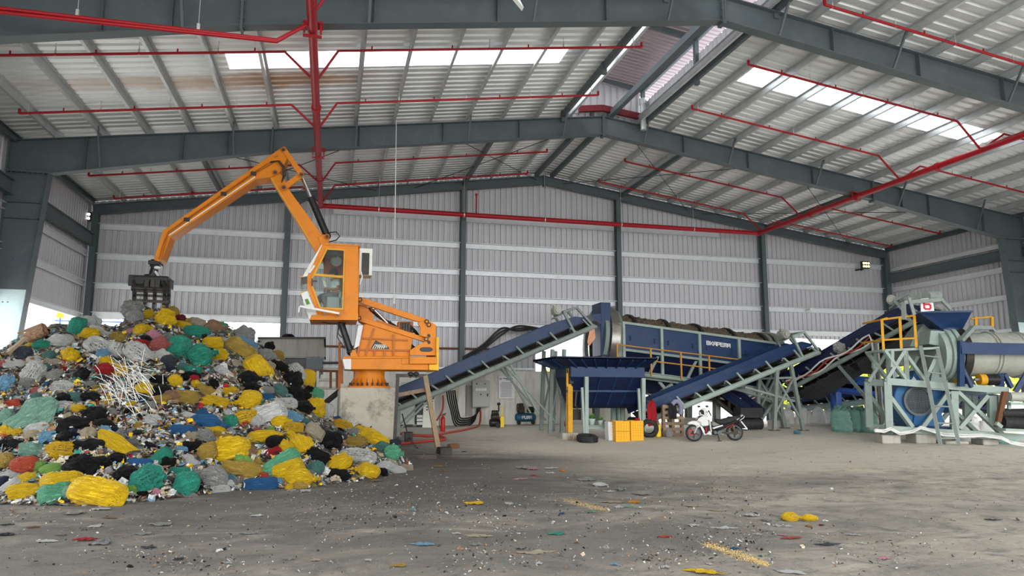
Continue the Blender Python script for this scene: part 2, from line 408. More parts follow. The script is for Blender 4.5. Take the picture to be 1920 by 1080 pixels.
# ---- corrugated sheets
def ribs(a, b, pitch, dep, top=.22):
    out = []; n = max(1, round((b-a)/pitch)); p = (b-a)/n
    for k in range(n):
        u = a+k*p
        out += [(u, 0), (u+p*(.5-top/2-.1), 0), (u+p*(.5-top/2), dep), (u+p*(.5+top/2), dep), (u+p*(.5+top/2+.1), 0)]
    out.append((b, 0)); return out
def roof_patch(mb, xa, xb, ya, yb, zf, dep=.06, pitch=.3, n=2):
    pr = ribs(ya, yb, pitch, dep); k = len(pr); vs = []
    for i in range(n+1):
        x = xa+(xb-xa)*i/n
        vs += [(x, y, zf(x)+d) for y, d in pr]
    mb.add(vs, [(i*k+j, i*k+j+1, (i+1)*k+j+1, (i+1)*k+j) for i in range(n) for j in range(k-1)])
MON = 1.45                                                   # half width of the raised ridge vent
SKY = [('left', -2.7, 5.85, 17.1, 18.0), ('right', 11.3, 19.9, 16.9, 17.85), ('left', -2.7, 5.85, 9.4, 10.4), ('right', 11.3, 21.5, 9.4, 10.5), ('left', -2.7, 5.85, 2.5, 3.5), ('right', 11.3, 19.9, 2.5, 3.5)]  # left strip of the near bay is unseen, added to give light
for side in ('left', 'right'):
    mb = MB()
    sk = sorted([s for s in SKY if s[0] == side], key=lambda s: s[3])
    xe, sg = (XL-.25, 1) if side == 'left' else (XR+.25, -1)
    xm = XC-sg*MON
    def strip(ya, yb, xa, xb): roof_patch(mb, min(xa, xb), max(xa, xb), ya, yb, roof_z)
    y = FRONT
    for s in sk:
        strip(y, s[3], xe, xm if s[3] <= Y2 else xm)
        strip(s[3], s[4], xe, s[1] if sg == 1 else s[2]); strip(s[3], s[4], s[2] if sg == 1 else s[1], xm); y = s[4]
    strip(y, Y2, xe, xm); strip(Y2, Y3+.45, xe, XC)
    struct(mb, 'ceiling_'+side, M['roof_sheet'], 'ribbed silver roof sheets of the %s slope' % side, 'roof')
for i, s in enumerate(SKY):
    mb = MB(); roof_patch(mb, s[1], s[2], s[3], s[4], roof_z, .02, .3)
    struct(mb, 'window_%d' % (i+1), M['skylight_sheet'], 'bright translucent skylight strip in the %s roof slope' % s[0], 'skylight', group='roof skylights')
# ---- end wall: ribbed sheet above, concrete base below, open band at both ends
def wall_patch_x(mb, xa, xb, zl, zh, Y, dep=.05, pitch=.24):
    pr = ribs(xa, xb, pitch, dep); k = len(pr)
    vs = [(x, Y+d, zl(x) if callable(zl) else zl) for x, d in pr] + [(x, Y+d, zh(x) if callable(zh) else zh) for x, d in pr]
    mb.add(vs, [(j, j+1, k+j+1, k+j) for j in range(k-1)])
def wall_patch_y(mb, ya, yb, zl, zh, X, sg, dep=.05, pitch=.24):
    pr = ribs(ya, yb, pitch, dep); k = len(pr)
    vs = [(X+sg*d, y, zl) for y, d in pr] + [(X+sg*d, y, zh) for y, d in pr]
    mb.add(vs, [(j, j+1, k+j+1, k+j) for j in range(k-1)])
Zs = 4.28
mb = MB(); WY = Y3+.26
wall_patch_x(mb, XL-.16, -1.83, Zs, roof_z, WY); wall_patch_x(mb, -1.83, 8.35, 2.45, roof_z, WY)
wall_patch_x(mb, 8.35, XC, Zs, roof_z, WY); wall_patch_x(mb, XC, XR+.16, lambda x: Zs-.035*(x-XC)/4, roof_z, WY)
struct(mb, 'wall_back', M['wall_sheet'], 'ribbed pale grey sheet cladding of the end wall', 'wall')
mb = MB(); mb.box((5.0, Y3+.12, 1.15), (15.0, .26, 2.75))
struct(mb, 'wall_back.001', M['concrete_wall'], 'stained low concrete wall under the end cladding', 'wall')
mb = MB(); wall_patch_y(mb, FRONT, Y3+.25, Zs+.02, roof_z(XL), XL-.08, -1)
struct(mb, 'wall_left', M['wall_sheet'], 'ribbed sheet cladding of the left side wall, open below', 'wall')
mb = MB(); wall_patch_y(mb, FRONT, Y3+.25, 4.05, roof_z(XR), XR+.08, 1)
struct(mb, 'wall_right', M['wall_sheet'], 'ribbed sheet cladding of the right side wall, open below', 'wall')
# ---- girts
Gz = [8.85, 7.716, 6.583, 5.493, 4.411]
cols3 = [XL+.2, -1.83, 5.14, 12.04, 19.2, XR-.2]
for gi, z in enumerate(Gz):
    for k in range(5):
        a, b = cols3[k], cols3[k+1]
        if gi == 0:
            if k == 0 or k == 4: continue
            if k == 1: a = -.2
            if k == 3: b = 17.2
        mb = MB(); yy = Y3+.16
        mb.channel((a+.08, yy, z), (b-.08, yy, z), .11, .2, side=-1)
        mb.bar((a+.08, yy-.09, z+.1), (b-.08, yy-.09, z+.1), .16, .012)
        struct(mb, 'girt', M['white_girt'], 'galvanised girt across the end wall cladding', 'girt', group='end wall girts')
for zz, (a, b) in ((3.42, (-1.8, 8.3)), (2.62, (-1.8, 8.3))):
    mb = MB(); mb.channel((a, Y3+.2, zz), (b, Y3+.2, zz), .06, .08, side=-1)
    struct(mb, 'girt', M['rust'] if zz > 3 else M['galvanised'], 'thin girt low on the end wall', 'girt', group='low end wall girts')
for X, sg, zsl in ((XL, 1, (6.62, 5.52, 4.33)), (XR, -1, (6.57, 5.45, 4.1, 7.55))):
    for (ya, yb) in ((FRONT, Y0), (Y0, Y1), (Y1, Y2), (Y2, Y3)):
        for z in zsl:
            mb = MB(); mb.channel((X+sg*.0, ya+.1, z), (X, yb-.1, z), .11, .2, side=sg)
            struct(mb, 'girt', M['white_girt'], 'galvanised girt along the %s side wall' % ('left' if sg == 1 else 'right'), 'girt', group='side wall girts '+('left' if sg == 1 else 'right'))
        mb = MB(); mb.ibeam((X+sg*.2, ya+.2, 7.12), (X+sg*.2, yb-.2, 7.12), .2, .42)
        struct(mb, 'beam', M['steel_grey'], 'dark grey steel tie beam between side wall columns, %s side' % ('left' if sg == 1 else 'right'), 'beam', group='side tie beams '+('left' if sg == 1 else 'right'))
        mb = MB(); mb.channel((X+sg*.1, ya, 8.55), (X+sg*.1, yb, 8.55), .1, .2, side=sg)
        struct(mb, 'beam', M['steel_grey'], 'eave strut under the roof edge, %s side' % ('left' if sg == 1 else 'right'), 'beam', group='eave struts '+('left' if sg == 1 else 'right'))
# ---- portal frames
def mirror(x): return 2*XC-x
def portal(Y, tag_):
    for sg in (1, -1):
        mx = (lambda x: x) if sg == 1 else mirror
        side = 'left' if sg == 1 else 'right'
        # rafter: deep haunch tapering, plates of a welded I section
        T = [(XL+.02, 8.47), (-1.95, rafter_top(-1.95)), (XC, rafter_top(XC))]
        B = [(-7.76, 7.61), (-1.95, 8.74), (XC, 10.28)]
        mb = MB()
        for i in range(2):
            quad = [T[i], T[i+1], B[i+1], B[i] if i else (-7.76, 7.61)]
            mb.prism([(mx(x), Y-.007, z) for x, z in quad], (0, .014, 0))
        mb.prism([(mx(x), Y-.007, z) for x, z in ((XL+.02, 8.47), (-7.76, 7.61), (XL+.02, 7.61))], (0, .014, 0))
        for A in (T, B):
            for i in range(2):
                a, b = A[i], A[i+1]
                mb.bar((mx(a[0]), Y, a[1]), (mx(b[0]), Y, b[1]), .26, .016)
        # stiffeners, splice and end plates
        for x, w, dd in ((-1.95, .26, .05), (XC-.02, .26, .05)):
            zt, zb = rafter_top(x)+.06, (8.74 if x < 0 else 10.28)-.08
            mb.box((mx(x), Y, (zt+zb)/2), (dd, w, zt-zb))
            for q in range(5):
                zz = zb+.06+(zt-zb-.12)*q/4
                for dy in (-.09, .09): mb.cyl((mx(x)-.05, Y+dy, zz), (mx(x)+.05, Y+dy, zz), .016, n=6)
        for x in (-6.9, -4.4, -3.2, .6, 3.2, 5.7):
            zt = rafter_top(x); zb = 7.61+(x+7.76)*.1945 if x < -1.95 else 8.74+(x+1.95)*.1453
            for dy in (-.07, .07): mb.box((mx(x), Y+dy, (zt+zb)/2), (.012, .12, zt-zb))
        for x in (-6.5, -3.0, .5, 4.0, 7.2):              # flange braces up to the purlins
            zb = 7.61+(x+7.76)*.1945 if x < -1.95 else 8.74+(x+1.95)*.1453
            mb.bar((mx(x), Y-.12, zb+.02), (mx(x), Y-.62, rafter_top(x)+.12), .045, .045)
        struct(mb, 'rafter', M['steel_grey'], 'tapered dark grey steel rafter, %s half of the %s portal frame' % (side, tag_), 'beam')
        # column: tapered, wider at the knee
        mb = MB(); xo, xi, xb = XL+.03, -7.76, XL+.48
        mb.prism([(mx(xo), Y-.007, -.2), (mx(xb), Y-.007, -.2), (mx(xi), Y-.007, 7.6), (mx(xo), Y-.007, 7.6)], (0, .014, 0))
        mb.bar((mx(xo), Y, -.2), (mx(xo), Y, 8.46), .3, .018, up=V((1, 0, 0)))
        mb.bar((mx(xb), Y, -.2), (mx(xi), Y, 7.6), .3, .018, up=V((1, 0, 0)))
        mb.box((mx((xo+xi)/2), Y, 7.62), (abs(xi-xo)+.06, .3, .05))
        for q in range(8): mb.cyl((mx(xo+.1+q*.13), Y-.1, 7.56), (mx(xo+.1+q*.13), Y-.1, 7.68), .02, n=6)
        for zz in (6.3, 6.75): mb.box((mx(xo+.43), Y-.07, zz), (.86, .12, .012))
        mb.box((mx(xo+.05), Y-.09, 4.6), (.12, .02, .1))
        for zz in (1.2, 2.6, 4, 5.2):
            for q in (.2, .32): mb.cyl((mx(xo+q), Y-.03, zz), (mx(xo+q), Y+.03, zz), .018, n=6)
        c = struct(mb, 'column', [M['steel_grey'], M['galvanised']], 'tapered dark grey steel column, %s side of the %s portal frame' % (side, tag_), 'column')
        # lower part is painted pale
        for p in c.data.polygons:
            pass
        mb = MB(); zc = 4.35; f = (zc+.2)/7.8; xz = xb+(xi-xb)*f
        for dy in (-.012, .012):
            mb.prism([(mx(xo+.02), Y+dy-.003, -.2), (mx(xb-.01), Y+dy-.003, -.2), (mx(xz-.01), Y+dy-.003, zc), (mx(xo+.02), Y+dy-.003, zc)], (0, .006, 0))
        mb.box((mx(xo+.25), Y, -.17), (.6, .5, .05))
        k = mb.build('column_base', M['celadon_pale'], c); k['label'] = 'pale painted lower part'
mat('celadon_pale', (.50, .62, .63), .5, 0, .06, 2, (.35, .42, .42), .4, 3)
portal(Y1, 'nearer'); portal(Y2, 'farther'); portal(Y0, 'nearest')
# end frame against the end wall
for sg in (1, -1):
    mx = (lambda x: x) if sg == 1 else mirror
    mb = MB(); a = V((mx(XL+.1), Y3-.1, 8.28)); b = V((XC, Y3-.1, 10.72))
    mb.ibeam(a, b, .2, .36); mb.box((mx(XC-.03), Y3-.1, 10.7), (.03, .2, .5))
    struct(mb, 'rafter', M['steel_grey'], 'slim end wall rafter, %s of the ridge' % ('left' if sg == 1 else 'right'), 'beam')
for k, x in enumerate(cols3):
    mb = MB(); zt = rafter_top(x)-.3
    mb.ibeam((x, Y3-.02, -.2), (x, Y3-.02, zt), .2, .3, up=V((0, 1, 0)))
    nm = ['first', 'second', 'third', 'fourth', 'fifth', 'sixth'][k]
    struct(mb, 'column', M['steel_grey'], 'dark grey steel column on the end wall, %s from the left corner' % nm, 'column')
# ---- purlins
PX = [7.45-1.163*k for k in range(14)]
def purlin(x, sg, ya, yb, dz=0):
    mb = MB(); z = rafter_top(x)+.105+dz
    mb.bar((x, ya, z), (x, yb, z), .012, .2)
    mb.bar((x+.03*sg, ya, z+.095), (x+.03*sg, yb, z+.095), .07, .012); mb.bar((x-.03*sg, ya, z-.095), (x-.03*sg, yb, z-.095), .07, .012)
    return mb
for sg in (1, -1):
    for x in PX:
        for (ya, yb, bay) in ((FRONT, Y0, 'front'), (Y0, Y1, 'near'), (Y1, Y2, 'middle'), (Y2, Y3, 'end')):
            xx = x if sg == 1 else mirror(x)
            mb = purlin(xx, sg, ya, yb)
            struct(mb, 'purlin', M['galvanised'], 'galvanised purlin under the %s slope, %s bay' % ('left' if sg == 1 else 'right', bay), 'purlin', group='purlins %s %s' % ('left' if sg == 1 else 'right', bay))
mb = MB(); mb.bar((XC-.35, Y2, rafter_top(XC)+.05), (XC-.35, Y3, rafter_top(XC)+.05), .1, .2); mb.bar((XC+.35, Y2, rafter_top(XC)+.05), (XC+.35, Y3, rafter_top(XC)+.05), .1, .2)
struct(mb, 'purlin', M['steel_grey'], 'paired ridge purlins in the end bay', 'purlin')
for x in (-4.2, 5.14, 12.2, 19.4):                             # struts carrying the end wall columns back to the frame
    mb = MB(); z = rafter_top(x)-.12; mb.bar((x, Y2, z), (x, Y3, z), .11, .14)
    struct(mb, 'beam', M['steel_grey'], 'square steel strut under the roof of the end bay', 'beam', group='end bay struts')
# ---- raised ridge vent (monitor) from the front to the farther frame
zr = roof_z(XC-MON)
for sg in (1, -1):
    mb = MB(); xe = XC-sg*(MON+.55)
    zt = lambda x: zr+1.15+(MON-abs(x-XC))*.1391
    roof_patch(mb, min(xe, XC), max(xe, XC), FRONT, Y2+.5, zt, .03, .2)
    struct(mb, 'ceiling_monitor', M['monitor_sheet'], 'ribbed roof sheet of the raised ridge vent, %s side' % ('left' if sg == 1 else 'right'), 'roof')
    mb = MB(); x = XC-sg*MON
    mb.bar((x, FRONT, zr-.1), (x, Y2, zr-.1), .08, .22); mb.bar((x, FRONT, zr+1.05), (x, Y2, zr+1.05), .08, .16)
    struct(mb, 'beam', M['steel_grey'], 'long edge beam of the ridge vent, %s side' % ('left' if sg == 1 else 'right'), 'beam')
    for yy in (Y0, (Y0+Y1)/2, Y1, (Y1+Y2)/2, Y2-.1):
        mb = MB(); mb.bar((x, yy, zr-.35), (x, yy, zr+1.05), .12, .12)
        mb.bar((x, yy, zr+1.05), (XC, yy, zr+1.3), .08, .12)
        struct(mb, 'column', M['steel_grey'], 'short post of the ridge vent, %s side' % ('left' if sg == 1 else 'right'), 'column', group='ridge vent posts')
mb = MB(); wall_patch_x(mb, XC-MON, XC+MON, lambda x: rafter_top(x)+.1, lambda x: zr+1.12+(MON-abs(x-XC))*.139, Y2+.12)
struct(mb, 'wall_monitor', M['wall_sheet'], 'ribbed gable sheet closing the ridge vent', 'wall')
mb = MB(); pr = ribs(FRONT, Y2, .24, .035); k = len(pr)
mb.add([(XC+MON+.05+d, y, zr+.05) for y, d in pr]+[(XC+MON+.05+d, y, zr+.62) for y, d in pr], [(j, j+1, k+j+1, k+j) for j in range(k-1)])
struct(mb, 'wall_monitor.001', M['wall_sheet'], 'low ribbed side sheet of the ridge vent', 'wall')
mb = MB(); mb.bar((XC-.95, Y2-.25, 11.0), (XC-.1, Y2-.25, 11.12), .12, .2); mb.bar((XC-.1, Y2-.25, 11.12), (XC+1.3, Y2-.25, 10.95), .12, .2)
struct(mb, 'beam', M['dark_red'], 'dark red primed cross beam at the foot of the ridge vent gable', 'beam')
mb = MB(); mb.bar((XC+.25, FRONT, 10.98), (XC+.25, Y2, 10.98), .16, .2)
struct(mb, 'beam', M['steel_grey'], 'grey ridge tie running from frame to frame', 'beam')
mb = MB(); mb.cyl((XC+MON-.16, Y2-.45, zr-.5), (XC+MON-.16, Y2-.45, zr+.55), .1, n=14); mb.cyl((XC+MON-.16, Y2-.45, zr+.4), (XC+MON-.16, Y2-.45, zr+.6), .125, n=14)
struct(mb, 'trim_1', M['galvanised'], 'short grey rainwater pipe at the ridge vent', 'pipe')
# ---- thin rod bracing under the roof
for (a, b) in (((-5, Y2), (1.6, Y3)), ((-5, Y3), (1.6, Y2)), ((3, Y2), (8.4, Y3)), ((3, Y3), (8.4, Y2)), ((9.4, Y3), (15.5, Y2)), ((9.4, Y2), (15.5, Y3)), ((16, Y2), (24, Y3)), ((16, Y3), (24, Y2))):
    mb = MB(); mb.cyl((a[0], a[1], rafter_top(a[0])-.15), (b[0], b[1], rafter_top(b[0])-.15), .013, n=6)
    struct(mb, 'brace', M['black_iron'], 'thin steel cross brace rod under the end bay roof', 'brace', group='roof bracing rods')
# ================================================================== THE CRANE
def Z2(x, y, Y): return atY(540+x/3.375, 420+y/3.375, Y)
def Z3(x, y, Y): return atY(240+x/3.1775, 260+y/3.1765, Y)
def poly(fn, pts, Y): return [fn(x, y, Y) for x, y in pts]
YC = 20.8                                                       # axis of the crane column
# concrete pedestal
pa, pb = ground(637, 850), atY(745, 727, 20.0)
gx0, gx1 = atY(637, 727, 20.0).x, pb.x
mb = MB(); mb.box(((gx0+gx1)/2, 20.8, (pb.z-.3)/2), (gx1-gx0, 1.6, pb.z+.3))
ped = mb.build('concrete_pedestal', M['concrete_block'], bevel=.03)
tag(ped, 'stained concrete block carrying the orange crane', 'pedestal')
top = pb.z; cx = Z2(513, 975, YC).x
crane = thing('material_handler', 'orange electric crane with cab and folded boom on the concrete block', 'crane', (cx, YC, top))
O, OD = M['orange'], M['orange_dark']
# pedestal drum with flange and gussets
zt = Z2(513, 918, 20.25).z; r = (Z2(612, 975, YC).x-Z2(415, 975, YC).x)/2
mb = MB(); mb.cyl((cx, YC, top), (cx, YC, zt+.05), r, n=40); mb.cyl((cx, YC, top), (cx, YC, top+.05), r+.16, n=40)
mb.cyl((cx, YC, zt-.05), (cx, YC, zt+.02), r+.04, n=40)
drum = mb.build('base_drum', O, crane)
mb = MB()
for i in range(18):
    a = 2*math.pi*i/18; u = V((math.cos(a), math.sin(a), 0)); p = V((cx, YC, top+.05))
    t = V((-u.y, u.x, 0))*.012
    mb.prism([p+u*(r-.01)-t/2, p+u*(r+.14)-t/2, p+u*(r-.01)+V((0, 0, .22))-t/2], t); mb.cut()
mb.each('gusset_plate', OD, drum)
mb = MB()
for i in range(24):
    a = 2*math.pi*(i+.5)/24; p = V((cx+math.cos(a)*(r+.1), YC+math.sin(a)*(r+.1), top+.04)); mb.cyl(p, p+V((0, 0, .1)), .022, n=6); mb.cut()
mb.each('bolt', M['black_iron'], drum)
# slewing deck
Yd = 20.05
mb = MB(); mb.prism(poly(Z2, [(400, 850), (720, 840), (890, 870), (890, 925), (400, 920)], Yd), (0, 1.55, 0))
mb.prism(poly(Z2, [(345, 838), (770, 838), (770, 850), (345, 852)], Yd-.04), (0, 1.63, 0))
mb.prism(poly(Z2, [(718, 838), (770, 838), (770, 886), (718, 890)], Yd-.02), (0, 1.6, 0))
deck = mb.build('slewing_deck', O, crane, bevel=.012)
mb = MB(); mb.prism(poly(Z2, [(345, 852), (400, 850), (400, 920), (360, 918)], Yd+.0), (0, 1.55, 0))
mb.build('front_plate', M['white_paint'], deck)
# machine house with ribbed side
Yh = 20.28
mb = MB(); mb.prism(poly(Z2, [(470, 640), (560, 610), (700, 660), (790, 720), (770, 838), (430, 838)], Yh), (0, 1.0, 0))
house = mb.build('machine_house', O, crane, bevel=.01)
mb = MB()
_rk = [0]
def rib(pts, w=.05, Y=Yh):
    _rk[0] += 1; Y = Y-.004*_rk[0]
    for a, b in zip(pts, pts[1:]): mb.bar(Z2(*a, Y-.02), Z2(*b, Y-.02), .05, w); mb.cut()
rib([(470, 722), (760, 735)]); rib([(450, 795), (770, 800)]); rib([(545, 660), (490, 830)]); rib([(668, 700), (668, 838)]); rib([(548, 800), (548, 838)]); rib([(612, 800), (612, 838)]); rib([(475, 640), (440, 838)]); rib([(560, 610), (700, 660)])
mb.each('rib', OD, house)
mb = MB(); mb.prism(poly(Z2, [(555, 735), (640, 782), (640, 795), (520, 795)], Yh-.025), (0, .02, 0)); mb.build('opening', M['black_paint'], house)
mb = MB()
for i in range(6): mb.tube([Z2(535+i*14, 790, Yh-.03), Z2(552+i*12, 762, Yh-.06), Z2(575+i*10, 782, Yh-.03)], .014, 6); mb.cut()
mb.each('hose', M['cream'], house)
mb = MB(); mb.prism(poly(Z2, [(445, 640), (475, 640), (450, 770), (418, 790)], Yh-.1), (0, .9, 0)); mb.build('light_shield', M['white_paint'], house)
mb = MB(); mb.prism(poly(Z2, [(395, 838), (395, 810), (412, 795), (430, 805), (440, 838)], 20.2), (0, .5, 0)); mb.build('cylinder_lug', O, house)
# rear mast with the two counterweights
mb = MB()
mast_out = [(880, 606), (937, 640), (937, 832), (770, 832), (770, 798), (850, 752), (866, 742), (872, 718), (834, 706), (838, 655), (820, 626)]
for yy in (20.12, 21.3): mb.prism(poly(Z2, mast_out, yy), (0, .1, 0))
mb.box(Z2(915, 820, 20.76), (.1, 1.1, .1))
mb.prism(poly(Z2, [(895, 640), (937, 650), (937, 832), (905, 832)], 20.2), (0, 1.1, 0))
mast = mb.build('rear_mast', O, crane, bevel=.01)
mb = MB()
for (x, y) in ((890, 708), (890, 749)): mb.cyl(Z2(x, y, 20.115), Z2(x, y, 20.13), .052, n=16); mb.cut()
mb.prism([Z2(875+28*math.cos(t)+(14 if math.cos(t) > 0 else -14)-14*0, 794+15*math.sin(t), 20.11) for t in [2*math.pi*i/20 for i in range(20)]], (0, .012, 0))
mb.each('hole', M['black_paint'], mast)
mb = MB()
for (x, y) in ((878, 617), (892, 638), (875, 728), (455, 478), (450, 596)): mb.cyl(Z2(x, y, 20.06), Z2(x, y, 21.44), .065, n=16); mb.cyl(Z2(x, y, 20.04), Z2(x, y, 20.06), .035, n=12, mi=1); mb.cut()
mb.each('hinge_pin', [M['black_iron'], M['orange']], mast)
mb = MB(); mb.prism(poly(Z2, [(768, 838), (942, 842), (942, 886), (768, 886)], 19.95), (0, 1.75, 0)); mb.build('counterweight', O, crane, bevel=.015)
mb = MB(); mb.prism(poly(Z2, [(938, 716), (957, 718), (955, 928), (892, 924), (892, 888), (938, 888)], 20.0), (0, 1.65, 0)); mb.build('rear_plate', M['yellow_weight'], crane, bevel=.012)
# parallel links to the cab
def link(name, pts, ys, th, mt=O):
    mb = MB()
    for yy in ys: mb.prism(poly(Z2, pts, yy), (0, th, 0)); mb.cut()
    return mb.each(name, mt, crane, bevel=.008)
link('upper_link', [(445, 468), (462, 462), (878, 602), (888, 622), (872, 630), (800, 612), (455, 500), (445, 490)], (20.22, 21.2), .14)
link('lower_link', [(440, 588), (458, 582), (880, 722), (884, 744), (864, 746), (452, 616), (440, 606)], (20.22, 21.2), .14)
mb = MB(); mb.prism(poly(Z2, [(448, 505), (500, 520), (542, 585), (538, 620), (500, 640), (450, 610)], 20.5), (0, .6, 0)); mb.build('boom_foot', O, crane, bevel=.01)
def cylinder(name, a, b, split, rb, rr, parent):
    mb = MB(); q = a.lerp(b, split); mb.cyl(a, q, rr, n=14); mb.sph(a, rr*1.9); o = mb.build(name, M['chrome'], parent)
    mb = MB(); mb.cyl(q, b, rb, n=18); mb.cyl(q, q+(b-q).normalized()*.08, rb*1.18, n=18); mb.sph(b, rb*1.15); k = mb.build('barrel', M['black_paint'], o); k['label'] = 'black cylinder barrel'
    return o
for yy in (20.3, 21.0): cylinder('lift_cylinder', Z2(330, 612, yy), Z2(395, 808, yy), .08, .095, .05, crane)
for yy in (20.5,): cylinder('link_cylinder', Z2(540, 535, yy), Z2(790, 792, yy), .36, .085, .042, crane)
mb = MB(); mb.box(Z2(740, 660, 20.6), (.42, .4, .36)); vb = mb.build('valve_block', OD, crane, bevel=.01)
mb = MB()
for i in range(4): mb.box(Z2(715+i*17, 655, 20.38), (.05, .06, .3)); mb.cut()
mb.each('valve_lever', M['black_iron'], vb)
mb = MB(); R_ = random.Random(4)
for i in range(14):
    a = Z2(705+R_.random()*70, 628+R_.random()*50, 20.4); b = Z2(805+R_.random()*25, 680+R_.random()*25, 20.5)
    mid = a.lerp(b, .5)+V((0, -.08, .16*R_.random()-.02)); mb.tube([a, a.lerp(mid, .6)+V((0, 0, .05)), mid, mid.lerp(b, .6)+V((0, 0, .02)), b], .014, 6); mb.cut()
for i in range(6):
    a = Z2(500+i*4, 530, 20.75); mb.tube([a, Z2(560+i*5, 585, 20.7), Z2(640+i*8, 640, 20.5), Z2(700, 650+i*4, 20.45)], .014, 6); mb.cut()
for (p, q, s) in (((322, 625), (360, 790), -30), ((330, 640), (340, 720), -22), ((180, 612), (320, 632), 8)):
    mb.tube([Z2(*p, 20.2), Z2((p[0]+q[0])/2+s, (p[1]+q[1])/2+8, 20.15), Z2(*q, 20.2)], .014, 6); mb.cut()
mb.each('hydraulic_hose', M['black_paint'], vb)
# ---- cab
Yk, Wk = 19.55, 1.35
outer = [(222, 122), (453, 136), (445, 574), (178, 602), (122, 420), (122, 330)]
mb = MB()
# near and far side: a band around the door opening, plus the rear solid panel
def side(Y):
    o = poly(Z2, [(232, 124), (364, 132), (358, 578), (196, 600), (122, 405), (122, 332)], Y)
    i = poly(Z2, [(240, 154), (362, 162), (352, 546), (200, 534), (150, 398), (150, 334)], Y)
    mb.loop(o, i, (0, .05, 0))
    mb.prism(poly(Z2, [(362, 130), (453, 136), (446, 576), (354, 584)], Y), (0, .05, 0))
for Y in (Yk, Yk+Wk-.05): side(Y)
mb.prism(poly(Z2, [(446, 136), (453, 136), (446, 576), (439, 576)], Yk), (0, Wk, 0))               # back
mb.prism(poly(Z2, [(222, 120), (455, 132), (455, 140), (220, 130)], Yk-.03), (0, Wk+.06, 0))       # roof
mb.prism(poly(Z2, [(150, 575), (447, 566), (442, 608), (136, 606)], Yk-.02), (0, Wk+.04, 0))       # floor
for yy in (Yk, Yk+Wk-.06):
    mb.prism(poly(Z2, [(222, 122), (232, 124), (128, 332), (122, 330)], yy), (0, .06, 0))
cab = mb.build('cab', O, crane, bevel=.008)
def dframe(o, i, name, mt, Y, th=.03):
    m_ = MB(); m_.loop(poly(Z2, o, Y), poly(Z2, i, Y), (0, th, 0)); k = m_.build(name, mt, cab); return k
dframe([(242, 152), (362, 160), (350, 545), (200, 535), (148, 400), (150, 335)], [(250, 162), (353, 169), (342, 533), (208, 526), (160, 398), (162, 338)], 'door_frame', M['yellow_paint'], Yk-.03)
mb = MB(); mb.bar(Z2(160, 320, Yk-.01), Z2(347, 336, Yk-.01), .05, .055); mb.build('door_rail', M['yellow_paint'], cab)
mb = MB(); mb.prism(poly(Z2, [(250, 160), (355, 168), (344, 535), (206, 528), (158, 398), (160, 336)], Yk+.0), (0, .008, 0)); mb.build('door_glass', M['cab_glass'], cab)
mb = MB(); mb.prism(poly(Z2, [(250, 160), (355, 168), (344, 535), (206, 528), (158, 398), (160, 336)], Yk+Wk-.02), (0, .008, 0)); mb.build('far_window', M['cab_glass'], cab)
# slanted front windows and white lower nose
mb = MB(); mb.prism(poly(Z2, [(212, 130), (220, 128), (124, 330), (90, 335)], Yk+.02), (0, Wk-.04, 0)); o = mb.build('windscreen_surround', M['cream'], cab)
mb = MB(); mb.prism(poly(Z2, [(88, 336), (118, 332), (118, 428), (84, 436)], Yk+.01), (0, .03, 0)); mb.prism(poly(Z2, [(84, 336), (90, 336), (86, 436), (80, 436)], Yk+.05), (0, Wk-.1, 0)); mb.build('front_window', M['cab_glass'], cab)
mb = MB(); mb.prism(poly(Z2, [(80, 330), (90, 326), (92, 336), (82, 340)], Yk), (0, Wk, 0)); mb.prism(poly(Z2, [(78, 432), (120, 420), (122, 430), (80, 444)], Yk), (0, Wk, 0)); mb.build('window_bar', M['yellow_paint'], cab)
mb = MB(); mb.prism(poly(Z2, [(82, 440), (120, 424), (180, 560), (180, 600), (136, 606)], Yk-.01), (0, Wk+.02, 0)); mb.build('nose_panel', M['white_paint'], cab)
mb = MB(); mb.prism(poly(Z2, [(105, 478), (125, 472), (140, 505), (118, 512)], Yk-.02), (0, .008, 0)); mb.build('leaf_sticker', M['leaf'], cab)
mb = MB(); mb.bar(Z2(153, 345, Yk-.06), Z2(153, 392, Yk-.06), .03, .03); mb.bar(Z2(153, 360, Yk-.06), Z2(185, 362, Yk-.07), .03, .03); mb.build('door_handle', M['black_paint'], cab)
mb = MB(); mb.bar(Z2(135, 310, Yk-.05), Z2(168, 262, Yk-.05), .03, .04); mb.build('grab_rail', M['white_paint'], cab)
mb = MB()
for dy in (-.25, -.55): mb.bar(Z2(75, 520, Yk+dy), Z2(325, 566, Yk+dy), .03, .05)
for x in (80, 150, 230, 320): mb.bar(Z2(x, 520+(x-75)*.184, Yk-.22), Z2(x, 520+(x-75)*.184, Yk-.58), .03, .03)
for x in (110, 228, 318): mb.bar(Z2(x, 528+(x-75)*.17, Yk-.25), Z2(x+5, 580, Yk), .03, .03)
mb.bar(Z2(72, 520, Yk-.5), Z2(68, 560, Yk-.5), .03, .03)
mb.build('step_rack', M['white_paint'], cab)
mb = MB(); mb.box(Z2(488, 250, Yk+.35), (.36, .55, .74)); ac = mb.build('air_conditioner', M['cream'], cab, bevel=.01)
mb = MB(); mb.box(Z2(490, 252, Yk+.06), (.2, .03, .6)); mb.build('grille', M['black_iron'], ac)
mb = MB(); mb.bar(Z2(456, 320, Yk+.3), Z2(515, 326, Yk+.3), .4, .04); mb.cut(); mb.bar(Z2(452, 225, Yk+.1), Z2(462, 225, Yk+.1), .03, .04)
mb.cut(); mb.tube([Z2(462, 300, Yk+.05), Z2(470, 335, Yk), Z2(455, 380, Yk+.02)], .018); mb.each('mounting_bracket', M['cream'], ac)
